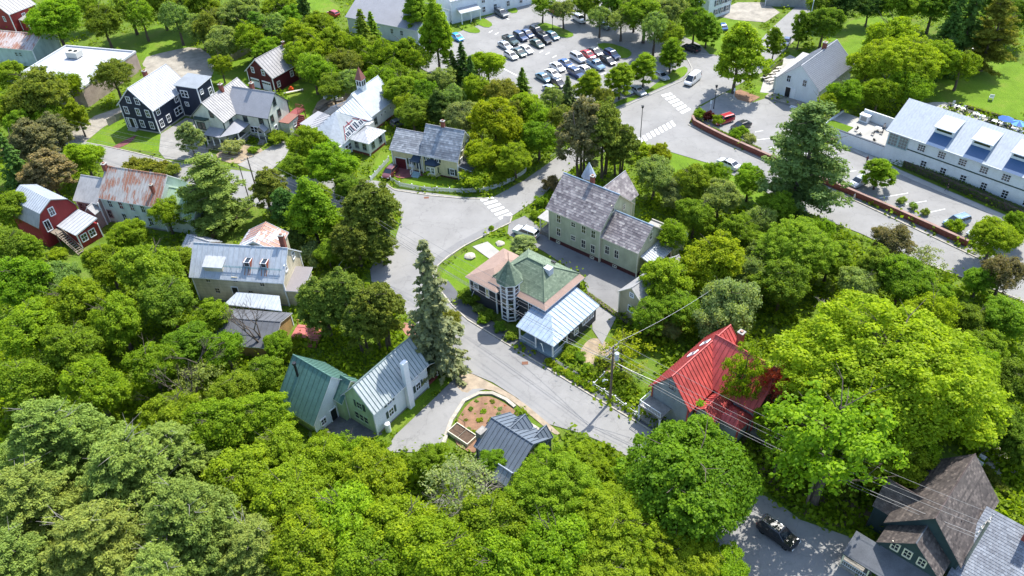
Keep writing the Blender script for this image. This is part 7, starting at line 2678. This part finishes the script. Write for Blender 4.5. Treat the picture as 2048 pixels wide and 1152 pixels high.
# rocks
rk = []
for i in range(5):
    bm = bmesh.new()
    bmesh.ops.create_icosphere(bm, subdivisions=1, radius=.35)
    for v in bm.verts:
        v.co *= 1 + rnd.uniform(-.25, .25)
        v.co.z *= .7
    me = bpy.data.meshes.new('rock')
    bm.to_mesh(me)
    bm.free()
    me.materials.append(STONE)
    rk.append(me)
for i in range(46):
    x, y = 1965 + rr.random() * 75, 895 + rr.random() * 55
    p = G(x, y)
    s = rr.uniform(.6, 1.7)
    o = inst('rock', rk[i % 5], None, (p.x, p.y, .1), rr.uniform(0, 6), (s, s, s))
    tag(o, 'loose grey rock in the pile beyond the patio chairs', 'rock', 'rocks of the pile by the patio chairs')
# steps / deck in salmon by the cedars
p = G(618, 668)
t = thing('deck', 'salmon red wooden deck and steps beside the ochre garage', 'deck', (p.x, p.y, 0), R(-12))
SAL = plain('salmon_boards', (.45, .14, .12), .8)
for i in range(9):
    MB().box(-2.2, 2.2, -1.4 + i * .3, -1.14 + i * .3, .5, .56).build('deck_board', SAL, t)
for i in range(4):
    MB().box(.6, 2.2, -1.8 - i * .32, -1.5 - i * .32, 0, .4 - i * .1).build('step', SAL, t)
MB().box(-2.2, 2.2, -1.4, 1.25, 0, .5).build('skirt', plain('ochre_board', (.38, .25, .1)), t)
for x in (-2.1, 0, 2.1):
    MB().box(x - .05, x + .05, 1.2, 1.3, .5, 1.6).build('post', plain('ochre_board', (.38, .25, .1)), t)
MB().box(-2.1, 2.1, 1.2, 1.3, 1.5, 1.6).build('rail', plain('ochre_board', (.38, .25, .1)), t)
# play things / crates behind cream house
for px, c, l in (((583, 182), (.7, .08, .01), 'orange toy on the back lawn by the red barn'), ((622, 36), (.6, .1, .02), 'orange object on the drive at the top')):
    p = G(*px)
    t = thing('toy', l, 'toy', (p.x, p.y, 0))
    MB().box(-.5, .5, -.3, .3, .2, .7).box(-.2, .3, -.25, .25, .7, 1.1).build('body', plain('orange_plastic', c), t)
    for sx in (-.35, .35):
        MB().tube((sx, -.33, .2), (sx, .33, .2), .2, n=10).build('wheel', RUBBER, t)
p = G(588, 186)
t = thing('bench', 'long wooden bench on the back lawn by the red barn', 'bench', (p.x, p.y, 0), R(20))
MB().box(-2.2, 2.2, -.3, .3, .42, .5).build('seat', plain('bleached_wood', (.5, .46, .4)), t)
for x in (-1.9, 1.9):
    MB().box(x - .05, x + .05, -.25, .25, 0, .42).build('leg', WOOD, t)
# stored lumber and boat like clutter behind the chapel house
for i, px in enumerate(((645, 215), (655, 210), (648, 222))):
    p = G(*px)
    t = thing('lumber_stack', 'stack of boards in the yard behind the chapel-like house', 'lumber', (p.x, p.y, 0), R(50 + i * 9), 'board stacks behind the chapel-like house')
    for k in range(4):
        MB().box(-1.6, 1.6, -.5 + k * .26, -.28 + k * .26, .1, .3 + .06 * (k % 2)).build('board', WOOD, t)
p = G(668, 200)
t = thing('covered_boat', 'blue and white covered boat in the yard behind the chapel-like house', 'boat', (p.x, p.y, 0), R(-20))
MB().prism([(-2.2, -.7), (1.2, -.75), (2.5, 0), (1.2, .75), (-2.2, .7)], .3, .9).build('hull', WHITE, t)
MB().face([(-2.1, -.6, .92), (1.2, -.65, .92), (1.0, 0, 1.35), (-2.0, 0, 1.3)]).face([(-2.1, .6, .92), (-2.0, 0, 1.3), (1.0, 0, 1.35), (1.2, .65, .92)]).build('cover', plain('boat_cover', (.10, .16, .30), .8), t)


# ------------------------------------------------------------------ people
def person(px, shirt, pants, hair, label, heading=0.0, stride=.28, h_=1.72):
    """one skinned body with separate clothes-coloured regions, walking"""
    p = G(*px)
    V = [(0, 0, .95), (0, 0, 1.18), (0, 0, 1.42), (0, 0, 1.52), (.01, 0, 1.62), (.01, 0, 1.70),
         (.02, .10, .90), (stride * .5, .10, .5), (stride, .10, .09), (stride + .14, .10, .05),
         (-.02, -.10, .90), (-stride * .3, -.10, .5), (-stride, -.10, .10), (-stride + .13, -.10, .05),
         (0, .2, 1.40), (-.05, .26, 1.12), (.10, .27, .90), (.14, .27, .82),
         (0, -.2, 1.40), (.05, -.26, 1.12), (.24, -.26, .95), (.30, -.25, .90)]
    E = [(0, 1), (1, 2), (2, 3), (3, 4), (4, 5), (0, 6), (6, 7), (7, 8), (8, 9), (0, 10), (10, 11), (11, 12), (12, 13), (2, 14), (14, 15), (15, 16), (16, 17), (2, 18), (18, 19), (19, 20), (20, 21)]
    rad = [.15, .14, .15, .055, .095, .085, .10, .07, .045, .04, .10, .07, .045, .04, .065, .048, .035, .03, .065, .048, .035, .03]
    me = bpy.data.meshes.new('body')
    me.from_pydata(V, E, [])
    tmp = bpy.data.objects.new('body', me)
    COL.objects.link(tmp)
    md = tmp.modifiers.new('s', 'SKIN')
    for i, r in enumerate(rad):
        me.skin_vertices[0].data[i].radius = (r, r)
    me.skin_vertices[0].data[0].use_root = True
    sb = tmp.modifiers.new('b', 'SUBSURF')
    sb.levels = 1
    sb.render_levels = 1
    dg = bpy.context.evaluated_depsgraph_get()
    ev = bpy.data.meshes.new_from_object(tmp.evaluated_get(dg))
    bpy.data.objects.remove(tmp)
    ev.materials.clear()
    SK = plain('skin', (.42, .24, .17), .6)
    for m_ in (SK, shirt, pants, RUBBER):
        ev.materials.append(m_)
    for f in ev.polygons:
        z = sum(ev.vertices[i].co.z for i in f.vertices) / len(f.vertices)
        y = abs(sum(ev.vertices[i].co.y for i in f.vertices) / len(f.vertices))
        f.material_index = 3 if z < .1 else 2 if z < .97 and y < .2 else 1 if z < 1.47 and (y < .22 or z > 1.15) else 0
        f.use_smooth = True
    t = thing('person', label, 'person', (p.x, p.y, .1), heading)
    ev.name = 'body'
    inst('body', ev, t)
    bm = bmesh.new()
    bmesh.ops.create_uvsphere(bm, u_segments=12, v_segments=8, radius=.115)
    bmesh.ops.delete(bm, geom=[v for v in bm.verts if v.co.z < -.02 and v.co.x > -.02], context='VERTS')
    hm = bpy.data.meshes.new('hair')
    bm.to_mesh(hm)
    bm.free()
    hm.materials.append(hair)
    inst('hair', hm, t, (-.01, 0, 1.70))
    s = h_ / 1.8
    t.scale = (s, s, s)
    return t


HAIR = plain('dark_hair', (.02, .013, .01), .7)
JEAN = plain('dark_trousers', (.02, .028, .05), .8)
person((1732, 328), plain('maroon_shirt', (.10, .02, .03), .8), JEAN, HAIR, 'person in dark clothes walking behind the small upright tree', R(60))
person((1892, 383), plain('black_shirt', (.015, .016, .02), .8), JEAN, HAIR, 'person in dark clothes on the pavement below the long building', R(-48))
person((1706, 402), plain('pale_shirt', (.5, .45, .42), .8), plain('light_shorts', (.35, .33, .3), .8), HAIR, 'person in pale clothes on the pavement beside the brick wall', R(-45))
person((1763, 258), plain('pale_shirt2', (.45, .40, .38), .8), JEAN, HAIR, 'person standing on the terrace near the glazed corner', R(20), .05).location = tuple(G(1766, 262, 2.2))
person((2018, 262), plain('red_shirt', (.25, .04, .06), .8), JEAN, HAIR, 'person in a reddish top on the cafe patio under the parasols', R(120), .05)

# bicycles along the building lawn
def bike(px, lab):
    p = G(*px)
    t = thing('bicycle', lab, 'bicycle', (p.x, p.y, .1), R(60), 'bicycles parked by the building lawn')
    for x in (-.5, .5):
        w_ = MB()
        for i in range(14):
            a, b = 2 * math.pi * i / 14, 2 * math.pi * (i + 1) / 14
            w_.tube((x + .33 * math.cos(a), 0, .34 + .33 * math.sin(a)), (x + .33 * math.cos(b), 0, .34 + .33 * math.sin(b)), .025, n=4, cap=False)
        w_.build('wheel', RUBBER, t)
    MB().tube((-.5, 0, .34), (-.15, 0, .85), .02, n=4).tube((-.15, 0, .85), (.4, 0, .85), .02, n=4).tube((.4, 0, .9), (.5, 0, .34), .02, n=4).tube((-.05, 0, .3), (.4, 0, .85), .02, n=4).tube((-.05, 0, .3), (-.2, 0, .95), .02, n=4).tube((-.5, 0, .34), (-.05, 0, .3), .02, n=4).build('frame', IRON, t)
    MB().box(-.32, -.08, -.06, .06, .93, .98).build('saddle', BLACK, t)
    MB().tube((.38, -.25, 1.0), (.38, .25, 1.0), .02, n=4).build('handlebar', IRON, t)


for i in range(3):
    bike((942 + i * 4, 44 + i * 2), 'bicycle standing by the path to the pale building')
